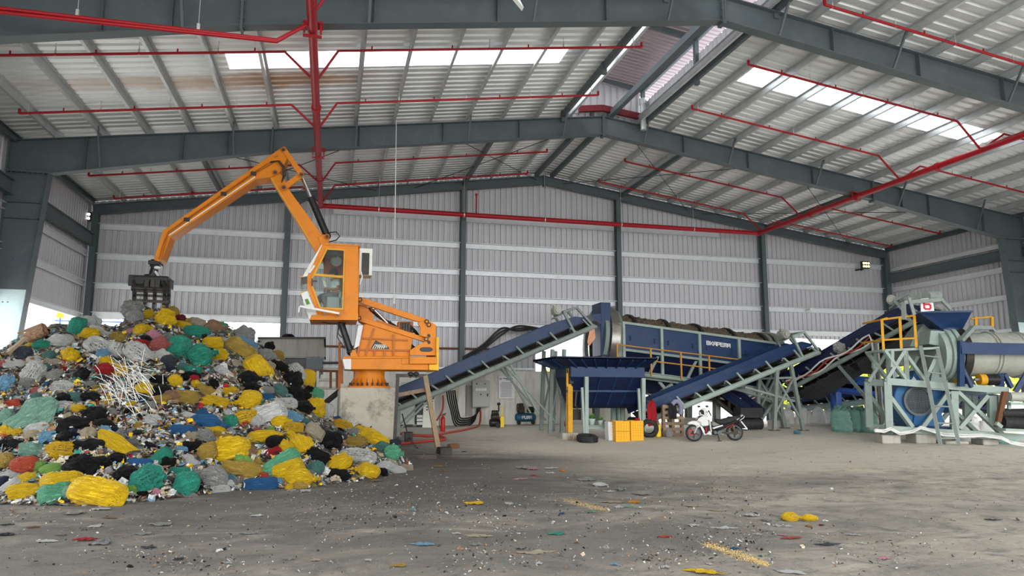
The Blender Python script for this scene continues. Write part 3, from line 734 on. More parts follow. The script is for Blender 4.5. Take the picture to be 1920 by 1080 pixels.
# cab interior: seat, control column, fan, dark top shade
mb = MB(); mb.box(Z2(303, 508, Yk+.65), (.5, .5, .36)); mb.prism(poly(Z2, [(318, 440), (340, 420), (342, 520), (318, 520)], Yk+.4), (0, .5, 0)); mb.build('seat', M['seat_pale'], cab, bevel=.03)
mb = MB(); mb.bar(Z2(238, 400, Yk+.35), Z2(222, 345, Yk+.35), .06, .06); mb.bar(Z2(246, 420, Yk+.95), Z2(238, 525, Yk+.95), .1, .08); mb.box(Z2(228, 345, Yk+.35), (.1, .16, .08)); mb.build('control_lever', M['cream'], cab)
mb = MB(); mb.cyl(Z2(305, 235, Yk+.8), Z2(310, 232, Yk+.9), .15, n=18); mb.bar(Z2(318, 190, Yk+.9), Z2(308, 235, Yk+.9), .05, .05); mb.build('cabin_fan', M['drum_grey'], cab)
mb = MB(); mb.prism(poly(Z2, [(236, 165), (315, 168), (312, 192), (226, 190)], Yk+.3), (0, .6, 0)); mb.build('sun_visor', M['steel_grey'], cab)
mb = MB(); mb.prism(poly(Z2, [(225, 195), (445, 200), (442, 330), (225, 315)], Yk+Wk-.09), (0, .02, 0)); mb.build('inner_panel', M['orange_dark'], cab)
# ---- main boom, behind the cab
Yb = 21.0
def plate(name, fn, pts, Y, th, mt=O, parent=crane, bev=.012):
    m_ = MB(); m_.prism(poly(fn, pts, Y), (0, th, 0)); return m_.build(name, mt, parent, bevel=bev)
boom = plate('main_boom', Z3, [(1113, 665), (845, 228), (862, 190), (895, 195), (930, 230), (950, 290), (1205, 640), (1240, 700), (1340, 1040), (1290, 1050), (1180, 760)], Yb, .46)
plate('boom_lug', Z3, [(1130, 585), (1160, 570), (1195, 572), (1200, 600), (1195, 630), (1150, 640)], Yb-.04, .54, parent=boom)
mb = MB(); mb.bar(Z3(850, 238, Yb+.23), Z3(1116, 668, Yb+.23), .5, .03, up=V((1, 0, 0))); mb.build('boom_flange', M['yellow_paint'], boom)
# stick: long arm with a bent lower end
YS = 20.92
stick = plate('stick_arm', Z3, [(905, 58), (935, 43), (952, 75), (945, 125), (905, 200), (878, 214), (845, 230), (762, 242), (252, 586), (205, 715), (188, 732), (152, 722), (207, 548)], YS, .62)
mb = MB(); mb.bar(Z3(258, 590, YS+.31), Z3(764, 246, YS+.31), .64, .025); mb.build('stick_flange', M['cream'], stick)
mb = MB()
for (x, y) in ((925, 66), (877, 200), (1034, 214), (929, 290), (1186, 582)): mb.cyl(Z3(x, y, YS-.05), Z3(x, y, YS+.68), .075, n=16); mb.cyl(Z3(x, y, YS-.08), Z3(x, y, YS-.05), .045, n=12, mi=1); mb.cut()
mb.each('pivot_pin', [M['orange_dark'], M['black_iron']], stick)
mb = MB()
for k in (0, 9): mb.tube([Z3(855+k, 135+k, YS-.03), Z3(745, 205+k, YS-.03), Z3(570, 325+k, YS-.03), Z3(350, 477+k, YS-.03), Z3(238, 556+k*1.4, YS-.03), Z3(205+k*1.6, 640, YS-.03), Z3(183+k*1.6, 722, YS-.03)], .013, 6); mb.cut()
mb.each('pipe_run', M['orange_dark'], stick)
mb = MB()
for (x, y) in ((748, 208), (570, 328), (350, 482)): mb.box(Z3(x, y, YS-.04), (.14, .06, .1)); mb.cut()
mb.each('pipe_clamp', M['black_iron'], stick)
mb = MB(); mb.prism(poly(Z3, [(868, 108), (892, 98), (895, 106), (872, 118)], YS-.008), (0, .01, 0)); mb.build('cover_plate', M['orange_dark'], stick)
for off in (0, 7, 14): 
    m_ = MB(); m_.tube([Z3(848, 138+off*.4, YS-.05), Z3(890+off, 132, YS-.12), Z3(920+off, 170, YS-.1), Z3(925+off, 215, YS-.04), Z3(915, 262, YS)], .014, 6); m_.build('hose', M['black_paint'], stick)
# knuckle links
mb = MB()
for yy in (YS-.04, YS+.56): mb.prism(poly(Z3, [(918, 52), (945, 60), (1046, 205), (1042, 226), (1022, 224), (925, 82)], yy), (0, .09, 0)); mb.cut()
mb.each('tip_link', O, crane, bevel=.008)
mb = MB()
for yy in (YS+.06, YS+.46): mb.prism(poly(Z3, [(915, 280), (1022, 202), (1046, 206), (1040, 228), (945, 300), (920, 305)], yy), (0, .1, 0)); mb.cut()
mb.each('knuckle_link', O, crane, bevel=.008)
cylinder('stick_cylinder', Z3(1034, 222, YS+.3), Z3(1186, 580, YS+.3), .36, .1, .05, crane)
mb = MB(); mb.bar(Z3(1020, 388, YS+.25), Z3(1078, 358, YS+.25), .04, .04); mb.tube([Z3(1190, 560, YS+.2), Z3(1240, 555, YS+.1), Z3(1262, 580, YS), Z3(1240, 605, YS), Z3(1200, 614, YS+.1)], .016, 6)
mb.build('cylinder_hose', M['black_paint'], crane)
# hanging rotator and grapple
YG = YS+.31
mb = MB(); mb.cyl(Z3(170, 725, YG), Z3(160, 770, YG), .14, n=14); mb.cyl(Z3(160, 768, YG), Z3(146, 815, YG), .1, n=14); mb.box(Z3(166, 745, YG), (.3, .42, .12))
mb.cyl(Z3(144, 812, YG), Z3(143, 835, YG), .2, n=18); mb.box(Z3(150, 835, YG), (.42, .4, .1)); mb.sph(Z3(176, 768, YG-.12), (.09, .06, .05), mi=1)
rot = mb.build('rotator', [M['black_paint'], M['white_paint']], crane, bevel=.01)
mb = MB(); mb.tube([Z3(163, 792, YG-.1), Z3(185, 825, YG-.2), Z3(205, 855, YG-.22), Z3(214, 885, YG-.2)], .035); h = mb.build('thick_hose', M['hose_cream'], rot)
gx = Z3(135, 880, YG); gr = rot
I = M['black_iron']
mb = MB(); mb.box(Z3(140, 860, YG), (2.05/3*1.42, .8, .3)); mb.bar(Z3(42, 848, YG-.3), Z3(243, 852, YG-.3), .3, .22)
g = mb.build('grapple', [M['black_paint']], crane, bevel=.02)
mb = MB(); mb.cyl(Z3(22, 890, YG-.55), Z3(248, 902, YG-.55), .075, n=12); mb.cut(); mb.cyl(Z3(22, 890, YG+.55), Z3(248, 902, YG+.55), .075, n=12); mb.each('grapple_shaft', I, g)
mb = MB()
for sgn, y0g in ((-1, YG-.55), (1, YG+.55)):
    for x in (38, 105, 160, 218, 243):
        pts = [Z3(x, 850, y0g+.15*-sgn), Z3(x, 890, y0g), Z3(x, 935, y0g+.12*sgn), Z3(x-2, 975, y0g+.02*sgn), Z3(x-4, 1012, y0g-.25*sgn)]
        for a, b in zip(pts, pts[1:]): mb.bar(a, b, .07, .11, up=V((0, 1, 0)))
        mb.cut()
mb.each('tine', I, g)
mb = MB()
for y0g, sgn in ((YG-.62, -1), (YG+.62, 1)):
    mb.bar(Z3(34, 930, y0g), Z3(245, 942, y0g), .06, .06); mb.cut(); mb.bar(Z3(34, 962, y0g), Z3(245, 974, y0g), .07, .07); mb.cut(); mb.bar(Z3(34, 908, y0g), Z3(245, 916, y0g), .05, .05); mb.cut()
mb.each('cross_bar', I, g)
mb = MB()
for x in (115, 150, 180): mb.box(Z3(x, 876, YG-.5), (.12, .2, .32)); mb.cut()
mb.each('hinge_block', I, g, bevel=.01)
# ---- operator in the cab
def skin(name, chains, mt, parent=None, lv=2, loc=(0, 0, 0)):
    """joined chains of (point, radius): one smooth tapering body; chain = (start index or None, [(p, r)...])"""
    vs, es, rs = [], [], []
    for st, ch in chains:
        pv = st
        for p, r in ch:
            vs.append(V(p)); rs.append(r if isinstance(r, tuple) else (r, r)); k = len(vs)-1
            if pv is not None: es.append((pv, k))
            pv = k
    me = D.meshes.new(name); o = D.objects.new(name, me); COL.objects.link(o)
    base = V(loc)
    if parent is not None: o.parent = parent; base = parent.location.copy()
    else: o.location = base
    me.from_pydata([p-base for p in vs], es, [])
    me.materials.append(mt)
    md = o.modifiers.new('skin', 'SKIN'); md.use_smooth_shade = True
    for i, sv in enumerate(me.skin_vertices[0].data): sv.radius = rs[i]; sv.use_root = (i == 0)
    s = o.modifiers.new('sub', 'SUBSURF'); s.levels = lv; s.render_levels = lv
    return o
Yp = Yk+.62
def Q(x, y, dy=0): return Z2(x, y, Yp+dy)
hip = Q(300, 450)
man = skin('person', [
    (None, [(hip, .15), (Q(302, 425), .145), (Q(302, 395), .15), (Q(300, 365), .15), (Q(296, 350), .075), (Q(290, 338), .06), (Q(286, 322), .085), (Q(285, 306), .09), (Q(286, 296), .07)]),
    (3, [(Q(308, 366, -.17), .07), (Q(322, 392, -.24), .05), (Q(312, 412, -.2), .045), (Q(285, 412, -.14), .04), (Q(258, 410, -.1), .033), (Q(245, 412, -.09), .03)]),
    (3, [(Q(304, 366, .17), .07), (Q(312, 394, .24), .05), (Q(290, 418, .2), .043), (Q(262, 424, .14), .036), (Q(246, 424, .1), .03)]),
    (0, [(Q(285, 452, -.1), .1), (Q(262, 452, -.11), .09), (Q(228, 452, -.12), .078), (Q(222, 470, -.12), .068), (Q(232, 500, -.12), .05), (Q(240, 522, -.12), .04), (Q(222, 527, -.12), .035)]),
    (0, [(Q(285, 456, .1), .1), (Q(250, 456, .11), .09), (Q(208, 456, .12), .078), (Q(200, 472, .12), .066), (Q(192, 496, .12), .05), (Q(190, 520, .12), .04), (Q(176, 526, .12), .035)]),
], M['skin'], loc=hip)
tag(man, 'person in white shirt seated at the controls inside the orange cab', 'person')
skin('shirt', [(None, [(Q(301, 454), .172), (Q(302, 420), .165), (Q(302, 392), .168), (Q(300, 366), .165), (Q(297, 353), .09)]),
    (3, [(Q(309, 367, -.18), .088), (Q(318, 384, -.23), .072), (Q(320, 392, -.24), .066)]), (3, [(Q(304, 367, .18), .088), (Q(310, 385, .23), .07)])], M['shirt_white'], man)
skin('trousers', [(None, [(Q(302, 440), .17), (Q(298, 454), .165)]), (1, [(Q(285, 452, -.1), .118), (Q(262, 452, -.11), .105), (Q(228, 452, -.12), .092), (Q(222, 470, -.12), .084), (Q(232, 500, -.12), .066), (Q(237, 512, -.12), .058)]),
    (1, [(Q(285, 456, .1), .118), (Q(250, 456, .11), .105), (Q(208, 456, .12), .092), (Q(200, 472, .12), .082), (Q(192, 496, .12), .064), (Q(190, 510, .12), .056)])], M['trousers_grey'], man)
mb = MB(); mb.sph(Q(289, 305), (.115, .105, .105)); mb.sph(Q(296, 312), (.095, .1, .1)); mb.build('hair', M['hair'], man)
mb = MB(); mb.sph(Q(262, 326), (.022, .016, .026)); mb.build('nose', M['skin'], man)
mb = MB(); mb.sph(Q(288, 322, -.088), (.022, .012, .035)); mb.cut(); mb.sph(Q(288, 322, .088), (.022, .012, .035)); mb.each('ear', M['skin'], man)
mb = MB(); mb.sph(Q(269, 338-5), (.05, .07, .06)); mb.build('face_mask', M['shirt_white'], man)
mb = MB()
for dy in (-.035, .035): mb.sph(Q(260, 320, dy), .012); mb.cut()
mb.each('eye', M['hair'], man)
for k, (x, y, dy) in enumerate(((243, 412, -.09), (244, 424, .1))):
    for j in range(5):
        o_ = (j-2)*.017
        if j == 4: skin('finger', [(None, [(Q(x, y, dy)+V((0, .0, .02)), .011), (Q(x-2, y, dy)+V((-.03, 0, .045)), .01), (Q(x-4, y, dy)+V((-.05, 0, .05)), .008)])], M['skin'], man, 1)
        else: skin('finger', [(None, [(Q(x, y, dy)+V((0, o_, 0)), .011), (Q(x-3, y, dy)+V((-.04, o_, .005)), .0105), (Q(x-5, y, dy)+V((-.055, o_, -.03)), .009), (Q(x-3, y, dy)+V((-.03, o_, -.045)), .008)])], M['skin'], man, 1)
# ================================================================== SORTING MACHINES
C_, CD = M['celadon'], M['celadon_dull']
def Z5(x, y, Y): return atY(1020+x/3.857, 560+y/3.857, Y)
def Z6(x, y, Y): return atY(1200+x/5.4, 640+y/5.4, Y)
def Z8(x, y, d): return atD(1640+x/3.375, 540+y/3.375, d)
EX = V((math.cos(YAW), -math.sin(YAW), 0)); EY = V((math.sin(YAW), math.cos(YAW), 0))
def conveyor(label, lo, hi, away, h_skirt=(.30, .62), skirt='navy', frame='celadon_dull', n=10, sr=.085, wide_belt=False, group=None, motor=True, hump=True, belt_u=.16, ret=-.05):
    """a sloping troughed belt conveyor; lo and hi lie on the stringer nearest the camera"""
    lo, hi, away = V(lo), V(hi), V(away)
    t = thing('belt_conveyor', label, 'conveyor', V((lo.x, lo.y, min(lo.z, hi.z)-.3)), group)
    d = (hi-lo); L = d.length; d.normalize(); w = away.length; s = away.normalized(); u = s.cross(d)
    if u.z < 0: u = -u
    P = lambda a, b, c: lo + d*a + s*b + u*c
    for b in (0, w):
        m_ = MB(); m_.tube([P(0, b, 0), P(L, b, 0)], sr, 12); m_.build('stringer', M[frame], t)
    # belt: carrying run in a trough, return run below, wrapped on the end pulleys
    m_ = MB(); prof = [(.06, belt_u+.13), (w*.3, belt_u), (w*.7, belt_u), (w-.06, belt_u+.13)]
    rows = [[P(a, b, c) for b, c in prof]+[P(a, b, c-.025) for b, c in prof[::-1]] for a in (.12, L-.12)]
    k = 8; m_.add(rows[0]+rows[1], [(i, (i+1) % k, k+(i+1) % k, k+i) for i in range(k)])
    m_.build('carrying_belt', M['belt'], t)
    m_ = MB(); m_.prism([P(.05, .05, ret), P(L-.05, .05, ret), P(L-.05, .05, ret-.02), P(.05, .05, ret-.02)], s*(w-.1)); m_.build('return_belt', M['belt'], t)
    for a, nm in ((0, 'tail_pulley'), (L, 'head_pulley')):
        m_ = MB(); m_.cyl(P(a, .02, (belt_u+ret)/2), P(a, w-.02, (belt_u+ret)/2), (belt_u-ret)/2+.03, n=18); m_.cyl(P(a, -.1, (belt_u+ret)/2), P(a, w+.1, (belt_u+ret)/2), .05, n=10); m_.build(nm, M['rubber'], t)
    for i in range(n):
        a = L*(i+.5)/n
        m_ = MB(); m_.cyl(P(a, .1, belt_u-.1), P(a, w-.1, belt_u-.1), .055, n=10); m_.build('idler_roller', M['black_iron'], t)
        for b, o in ((-.02, -.05), (w+.02, .05)):
            m_ = MB(); a2 = a+(.12 if i % 2 else 0)
            m_.bar(P(a2+.1, b, .02), P(a2-.08, b+o*.2, h_skirt[0]+(.12 if i % 2 == 0 else -.02)), .05, .075, up=s)
            if i % 2: m_.bar(P(a2-.08, b, h_skirt[0]-.02), P(a2-.08, b-o*3, h_skirt[0]-.1), .05, .05)
            m_.build('idler_bracket', M[frame], t)
    for b in (.02, w-.02):
        m_ = MB(); c0, c1 = h_skirt
        pts = [P(0, b, c0), P(L*.97, b, c0), P(L*.985, b, c0+.05), P(L*.93, b, c1-.02 if hump else c1), P(L*.84, b, c1+(.06 if hump else 0)), P(0, b, c1)]
        m_.prism(pts, s*.012); o = m_.build('side_skirt', M[skirt], t)
        m_ = MB(); m_.bar(P(0, b, c1), P(L*.84, b, c1+(.06 if hump else 0)), .05, .02); m_.bar(P(0, b, c0+.02), P(L*.97, b, c0+.02), .05, .02); m_.bar(P(0, b-.005, (c0+c1)/2+.02), P(L*.9, b-.005, (c0+c1)/2+.04), .02, .02)
        m_.build('skirt_flange', M[skirt], o)
    if motor:
        m_ = MB(); a = L*.9
        for b in (-.02, w+.02):
            m_.bar(P(a, b, 0), P(a-.1, b, c1+.28), .09, .07); m_.bar(P(a+.75, b, .02), P(a+.42, b, c1+.26), .09, .07); m_.bar(P(a-.12, b, c1+.28), P(a+.45, b, c1+.26), .08, .07)
        m_.bar(P(a, 0, c1+.28), P(a, w, c1+.28), .07, .07); m_.bar(P(a+.4, 0, c1+.26), P(a+.4, w, c1+.26), .07, .07)
        m_.bar(P(a-.45, w*.3, c1+.2), P(a+.1, w*.3, c1+.26), .4, .04)
        m_.build('head_frame', M[frame], t)
        m_ = MB(); q = P(a-.22, .1, c1+.42); m_.cyl(q, q+s*.42, .15, n=18); m_.cyl(q-s*.06, q, .11, n=14); m_.box(q+s*.2+u*.16, (.14, .12, .1)); m_.box(q+s*.3-u*.12, (.3, .3, .08))
        for i in range(7): m_.cyl(q+s*(.04+i*.05), q+s*(.055+i*.05), .165, n=14)
        m_.build('drive_motor', M['drum_grey'], t, bevel=.006)
    return t, P, L, d, s, u
def legs(t, pairs, w=.11, mt='celadon_dull', nm='leg'):
    for a, b in pairs:
        m_ = MB(); m_.bar(a, b, w, w); m_.build(nm, M[mt], t)
def base_of(p): return V((p.x, p.y, floor_z(p.x, p.y)))
# ---- conveyor behind the crane, feeding the trommel
Ya = 24.3
lo = atY(690, 790, Ya); hi = atY(1118, 611, Ya)
t1, P1, L1, d1, s1, u1 = conveyor('long blue skirted belt conveyor rising behind the crane to the screening drum', lo, hi, (0, 1.05, 0), n=13, sr=.1)
for yy in (Ya, Ya+1.05):
    a = atY(747, 768, Ya); a.y = yy; b = base_of(a); legs(t1, [(a, b)], .14)
    m_ = MB(); m_.box(b+V((0, 0, .01)), (.3, .3, .03)); m_.build('foot_plate', CD, t1)
    legs(t1, [(V((atY(820, 735, Ya).x, yy, atY(820, 735, Ya).z)), V((b.x+.1, yy, b.z+.25)))], .06, nm='brace')
    for px, w_ in ((1033, .12), (1055, .12)):
        a = atY(px+3, 655, Ya); a.y = yy; b = atY(px-2, 790, Ya); b.y = yy; b.z = floor_z(b.x, b.y); legs(t1, [(a, b)], w_)
    for (p, q) in (((1035, 672), (1058, 780)), ((1056, 672), (1036, 770))):
        a = atY(*p, Ya); b = atY(*q, Ya); a.y = b.y = yy; legs(t1, [(a, b)], .05, nm='brace')
    for (p, q) in (((945, 682), (1040, 790)), ((955, 680), (1010, 776))):
        a = atY(*p, Ya); b = atY(*q, Ya); a.y = b.y = yy; legs(t1, [(a, b)], .06, nm='brace')
m_ = MB(); a = P1(L1*.965, -.06, -.02); m_.add([a, a+V((.18, 0, .02)), a+V((.22, .02, -.3)), a+V((-.02, .05, -.62)), a+V((-.1, 0, -.45))], [(0, 1, 2, 3, 4)]); m_.add([p+V((0, .012, 0)) for p in m_.v[:5]], [(4, 3, 2, 1, 0)])
tag(m_.build('rag', M['rag'] if 'rag' in M else mat('rag', (.62, .30, .18), .8, 0, .3, 9)), 'torn orange plastic rag hanging from the head of the long conveyor', 'rag')
# ---- trommel screen
tr = thing('trommel_screen', 'large navy rotary screening drum with debris caked on top and a sloping casing', 'machine', (13.7, 26, .3))
def T(x, y, h): return V((x, y, 4.19-.1008*(x-10.52)+h))
Yf, Yr = 24.9, 27.4
ax0, ax1 = T(10.1, 26.15, -.56), T(17.5, 26.15, -.56)
m_ = MB(); R_ = random.Random(3); n_ = 72; L_ = 90; rows = []
for j in range(L_+1):
    c = ax0.lerp(ax1, j/L_); row = []
    for i in range(n_):
        a = 2*math.pi*i/n_; p = V((j*.55, math.cos(a)*4, math.sin(a)*4))
        r = .97+.06*noise.noise(p*1.3)+.12*abs(noise.noise(p*3.1))+.05*R_.random()
        row.append(c+V((.1*R_.random(), math.cos(a)*r, math.sin(a)*r)))
    rows.append(row)
m_.add([p for q in rows for p in q], [(j*n_+i, j*n_+(i+1) % n_, (j+1)*n_+(i+1) % n_, (j+1)*n_+i) for j in range(L_) for i in range(n_)])
dr = m_.build('drum', M['brown_debris'], tr); dr['label'] = 'rotating drum caked with brown shredded debris'
for k in range(5):
    c = ax0.lerp(ax1, .14+.19*k); m_ = MB(); m_.ring(c-V((.06, 0, -.006)), c+V((.06, 0, -.006)), 1.13, .9, 48); m_.build('drum_hoop', M['black_iron'], dr)
for x, r in ((10.2, 1.33), (17.25, 1.2)):
    c = T(x, 26.1, -.58); a = V((.17, 0, -.017)); m_ = MB(); m_.ring(c-a, c+a, r, r-.25, 56); m_.build('tyre_ring', M['worn_steel'], tr)
    m_ = MB(); m_.ring(c-a*2.3, c-a*1.4, r-.06, r-.3, 48); m_.ring(c+a*1.3, c+a*1.9, r-.1, r-.3, 48); m_.build('ring_flange', CD, tr)
m_ = MB(); c = T(9.55, 26, -.6)
m_.prism([V((c.x+.12, 25.0, c.z-.7)), V((c.x+.12, 25.0, c.z+1.3)), V((c.x+.12, 25.9, c.z+1.3)), V((c.x+.12, 25.9, c.z-.7))], (.42, 0, 0)); m_.build('feed_plate', M['navy'], tr, bevel=.02)
m_ = MB(); m_.prism([T(9.3, 25.0, .2), T(9.7, 25.0, .3), T(9.7, 25, -.1), T(9.45, 25, -.1)], (0, 1.2, 0)); m_.build('feed_chute', M['navy'], tr)
xs = [10.52, 12.05, 13.62, 15.3, 16.97]
for i in range(4):
    a, b = xs[i], xs[i+1]
    for yy, nm in ((Yf, 'upper_panel'), (Yr, 'upper_panel')):
        m_ = MB(); m_.prism([T(a, yy, 0), T(b, yy, 0), T(b, yy, -.95), T(a, yy, -.95)], (0, .03, 0)); o = m_.build(nm, M['navy'], tr)
        if yy == Yf:
            m_ = MB()
            for q in (.18, .82): m_.tube([T(a+(b-a)*q, yy-.01, -.42), T(a+(b-a)*q, yy-.06, -.44), T(a+(b-a)*q, yy-.06, -.56), T(a+(b-a)*q, yy-.01, -.58)], .014, 6); m_.cut()
            m_.each('lift_handle', M['navy'], o)
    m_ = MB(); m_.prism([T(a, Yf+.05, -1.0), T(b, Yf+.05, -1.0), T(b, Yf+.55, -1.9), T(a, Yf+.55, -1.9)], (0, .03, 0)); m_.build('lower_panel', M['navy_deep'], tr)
for i, x in enumerate(xs):
    m_ = MB(); m_.bar(T(x, Yf-.05, .02), T(x, Yf-.05, -1.83), .1, .09); m_.build('casing_post', C_, tr)
    if i: m_ = MB(); m_.bar(T(x-.08, Yf+.1, -1.0), T(x-.42, Yf+.3, -1.8), .1, .07, up=V((0, 1, 0))); m_.build('brace', C_, tr)
for h in (.04, -.96): m_ = MB(); m_.bar(T(10.47, Yf-.04, h), T(17.02, Yf-.04, h), .09, .09); m_.build('casing_rail', C_, tr)
m_ = MB(); m_.prism([T(10.3, Yf, -.02), T(10.5, Yf-.02, .06), T(10.5, Yf-.02, -1.5), T(10.3, Yf, -1.5)], (0, .6, 0)); m_.build('end_plate', CD, tr)
# lettering on the second panel from the right, in square strokes
S_ = {'B': '0,0,0,4 0,4,2,4 2,4,2.4,3.2 2.4,3.2,2,2 0,2,2,2 2,2,2.5,1 2.5,1,2,0 0,0,2,0', 'K': '0,0,0,4 0,2,1,2 1,2,2.5,4 1,2,2.5,0', 'A': '0,0,0,3 0,3,.8,4 .8,4,2.5,4 2.5,4,2.5,0 0,1.8,2.5,1.8', 'P': '0,0,0,4 0,4,2.5,4 2.5,4,2.5,1.8 0,1.8,2.5,1.8', 'E': '0,0,0,4 0,4,2.5,4 0,2,2.2,2 0,0,2.5,0', 'M': '0,0,0,4 0,4,2.8,4 1.4,4,1.4,.4 2.8,4,2.8,0', '6': '2.4,4,.5,4 .5,4,0,3 0,3,0,.5 0,.5,.5,0 .5,0,2,0 2,0,2.4,.6 2.4,.6,2.4,1.7 2.4,1.7,1.9,2.2 1.9,2.2,0,2.2', 'U': '0,4,0,0 0,0,2.5,0 2.5,0,2.5,4', 'I': '0,0,0,4'}
def letters(mb, txt, o, ex, ez, th, sw, nrm):
    x = 0
    for ch in txt:
        if ch != ' ':
            for sgm in S_[ch].split():
                a, b, c, d = map(float, sgm.split(','))
                mb.bar(o+ex*(x+a)+ez*b-(ex*(c-a)+ez*(d-b)).normalized()*sw/2, o+ex*(x+c)+ez*d+(ex*(c-a)+ez*(d-b)).normalized()*sw/2, sw, th, up=nrm)
        x += 3.45 if ch != 'I' else 1.2
m_ = MB(); o = T(13.95, Yf-.012, -.36); letters(m_, 'BKAPEMA', o, V((.0425, 0, -.0043)), V((0, 0, .032)), .012, .03, V((0, -1, 0)))
k = m_.build('lettering', M['white_paint'], tr); k['label'] = 'white block letters'
# main beam, walkway and rail
m_ = MB(); a, b = atY(1207, 704, 24.6), atY(1500, 742, 24.6); m_.ibeam(a, b, .2, .26); m_.build('main_beam', C_, tr)
m_ = MB(); a2, b2 = a+V((0, 2.4, 0)), b+V((0, 2.4, 0)); m_.ibeam(a2, b2, .2, .26); m_.build('main_beam', C_, tr)
for q in (.05, .35, .65, .95): m_ = MB(); m_.bar(a.lerp(b, q), a2.lerp(b2, q), .12, .16); m_.build('cross_member', CD, tr)
Yw = 24.25
m_ = MB(); a, b = atY(1156, 700, Yw), atY(1400, 728, Yw); m_.prism([a, b, b+V((0, 0, .05)), a+V((0, 0, .05))], (0, .6, 0)); m_.build('walkway', CD, tr)
rt0, rt1 = atY(1157, 646, Yw), atY(1410, 677, Yw)
def rail(a, b, parent, mt='ochre_rail', r=.026, nm='hand_rail'): m_ = MB(); m_.tube([a, b], r, 8); return m_.build(nm, M[mt], parent)
rail(rt0, rt1, tr); dz = V((0, 0, .45)); rail(rt0.lerp(rt1, 0)-dz, rt0.lerp(rt1, .9)-dz, tr)
for q in (.0, .24, .46, .67, .89): p = rt0.lerp(rt1, q); m_ = MB(); m_.bar(p, p-V((0, 0, 1.0)), .05, .05); m_.build('rail_post', M['ochre_rail'], tr)
m_ = MB(); p = atY(1392, 668, Yw); m_.tube([p, p+V((.1, 0, .12)), p+V((.2, 0, 0)), p+V((.08, 0, -.3))], .02, 6); m_.build('hose', M['black_iron'], tr)
# legs with footing and the works underneath
for px, y0, y1, w_ in ((1158, 762, 800, .3), (1344, 738, 808, .28), (1460, 722, 802, .3)):
    for yy in (24.7, 26.9):
        a = atY(px, y0, 24.7); b = atY(px, y1, 24.7); a.y = b.y = yy; b.z = floor_z(b.x, yy)+.25; a.z = 4.19-.1008*(a.x-10.52)-1.95
        m_ = MB(); m_.ibeam(a, b, .2, w_, up=V((0, 1, 0))); m_.build('leg', CD, tr)
        m_ = MB(); m_.box((b.x, yy, b.z-.16), (.62, .55, .36)); f = m_.build('footing_block', M['concrete_foot'], bevel=.02)
        near = yy < 25
        tag(f, '%s concrete footing under the %s leg of the screening drum' % ('front' if near else 'rear', {1158: 'feed end', 1344: 'middle', 1460: 'discharge end'}[px]), 'footing')
for p, q in (((1360, 745), (1415, 775)), ((1395, 736), (1475, 762)), ((1470, 725), (1425, 790)), ((1225, 745), (1260, 720)), ((1260, 745), (1235, 715)), ((1180, 745), (1160, 780))):
    m_ = MB(); m_.bar(atY(*p, 24.75), atY(*q, 24.75), .1, .1); m_.build('brace', C_, tr)
# collecting chutes under the drum
m_ = MB(); m_.prism([T(11.2, 25.2, -1.9), T(16.6, 25.2, -1.9), T(16.0, 25.5, -2.45), T(11.8, 25.5, -2.45)], (0, 1.4, 0)); m_.build('collecting_chute', M['navy_deep'], tr)
m_ = MB(); m_.prism(poly(atY, [(1398, 740), (1470, 752), (1465, 775), (1405, 770)], 25.0), (0, .8, 0)); m_.build('discharge_chute', CD, tr)
for i, (p, q) in enumerate((((1352, 738), (1420, 735)), ((1355, 742), (1425, 741)), ((1350, 746), (1430, 738)))):
    a, b = atY(*p, 24.4), atY(*q, 24.4); m_ = MB(); m_.tube([a.lerp(b, k/8)-V((0, 0, .22*math.sin(math.pi*k/8))) for k in range(9)], .035, 6); m_.build('cable', M['hose_red'] if i == 1 else M['hose_cream'], tr)
# low cross conveyor and gear under the drum
t, P, L, d, s, u = conveyor('short dark belt conveyor lying low under the screening drum', atY(1335, 745, 24.5), atY(1400, 795, 23.6), (.75, .4, 0), n=4, skirt='navy_deep', frame='black_iron', motor=False, hump=False)
m_ = MB(); p = atY(1405, 800, 23.5); m_.cyl(p+V((-.5, 0, .1)), p+V((.45, -.05, .1)), .2, n=18); m_.box(p+V((-.02, 0, .5)), (.9, .5, .35)); tag(m_.build('drive_roller', M['rubber']), 'black drive roller at the foot of the low conveyor behind the motorbike', 'roller')
# ---- blue receiving hopper
hp = thing('feed_hopper', 'navy steel feed hopper with flared rim on pale legs', 'hopper', (8.9, 23.2, .15))
Y0h, Yh1 = 22.6, 24.3
def HB(x, y): return Z5(x, y, Y0h)
fl, fr = HB(240, 490), HB(722, 490)
m_ = MB()   # flared rim: four sloping plates
rim = [Z5(85, 430, 22.1), Z5(822, 432, 22.1)]; z1 = rim[0].z; z0 = fl.z
o4 = [V((rim[0].x, 22.1, z1)), V((rim[1].x, 22.1, z1)), V((rim[1].x, Yh1+.5, z1)), V((rim[0].x, Yh1+.5, z1))]
i4 = [V((HB(168, 488).x, Y0h, z0)), V((HB(728, 488).x, Y0h, z0)), V((HB(728, 488).x, Yh1, z0)), V((HB(168, 488).x, Yh1, z0))]
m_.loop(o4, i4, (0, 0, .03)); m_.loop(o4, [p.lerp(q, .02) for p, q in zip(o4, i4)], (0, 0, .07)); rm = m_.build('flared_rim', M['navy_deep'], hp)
m_ = MB()
for i in range(4):
    for q in range(1, 8):
        a, b = o4[i].lerp(o4[(i+1) % 4], q/8), i4[i].lerp(i4[(i+1) % 4], q/8); m_.bar(a-V((0, 0, .03)), b-V((0, 0, .03)), .03, .06); m_.cut()
m_.each('rim_stiffener', M['navy'], rm)
zb = HB(300, 568).z; zm = HB(300, 668).z; zq = HB(300, 765).z
x0, x1 = i4[0].x+.12, i4[1].x
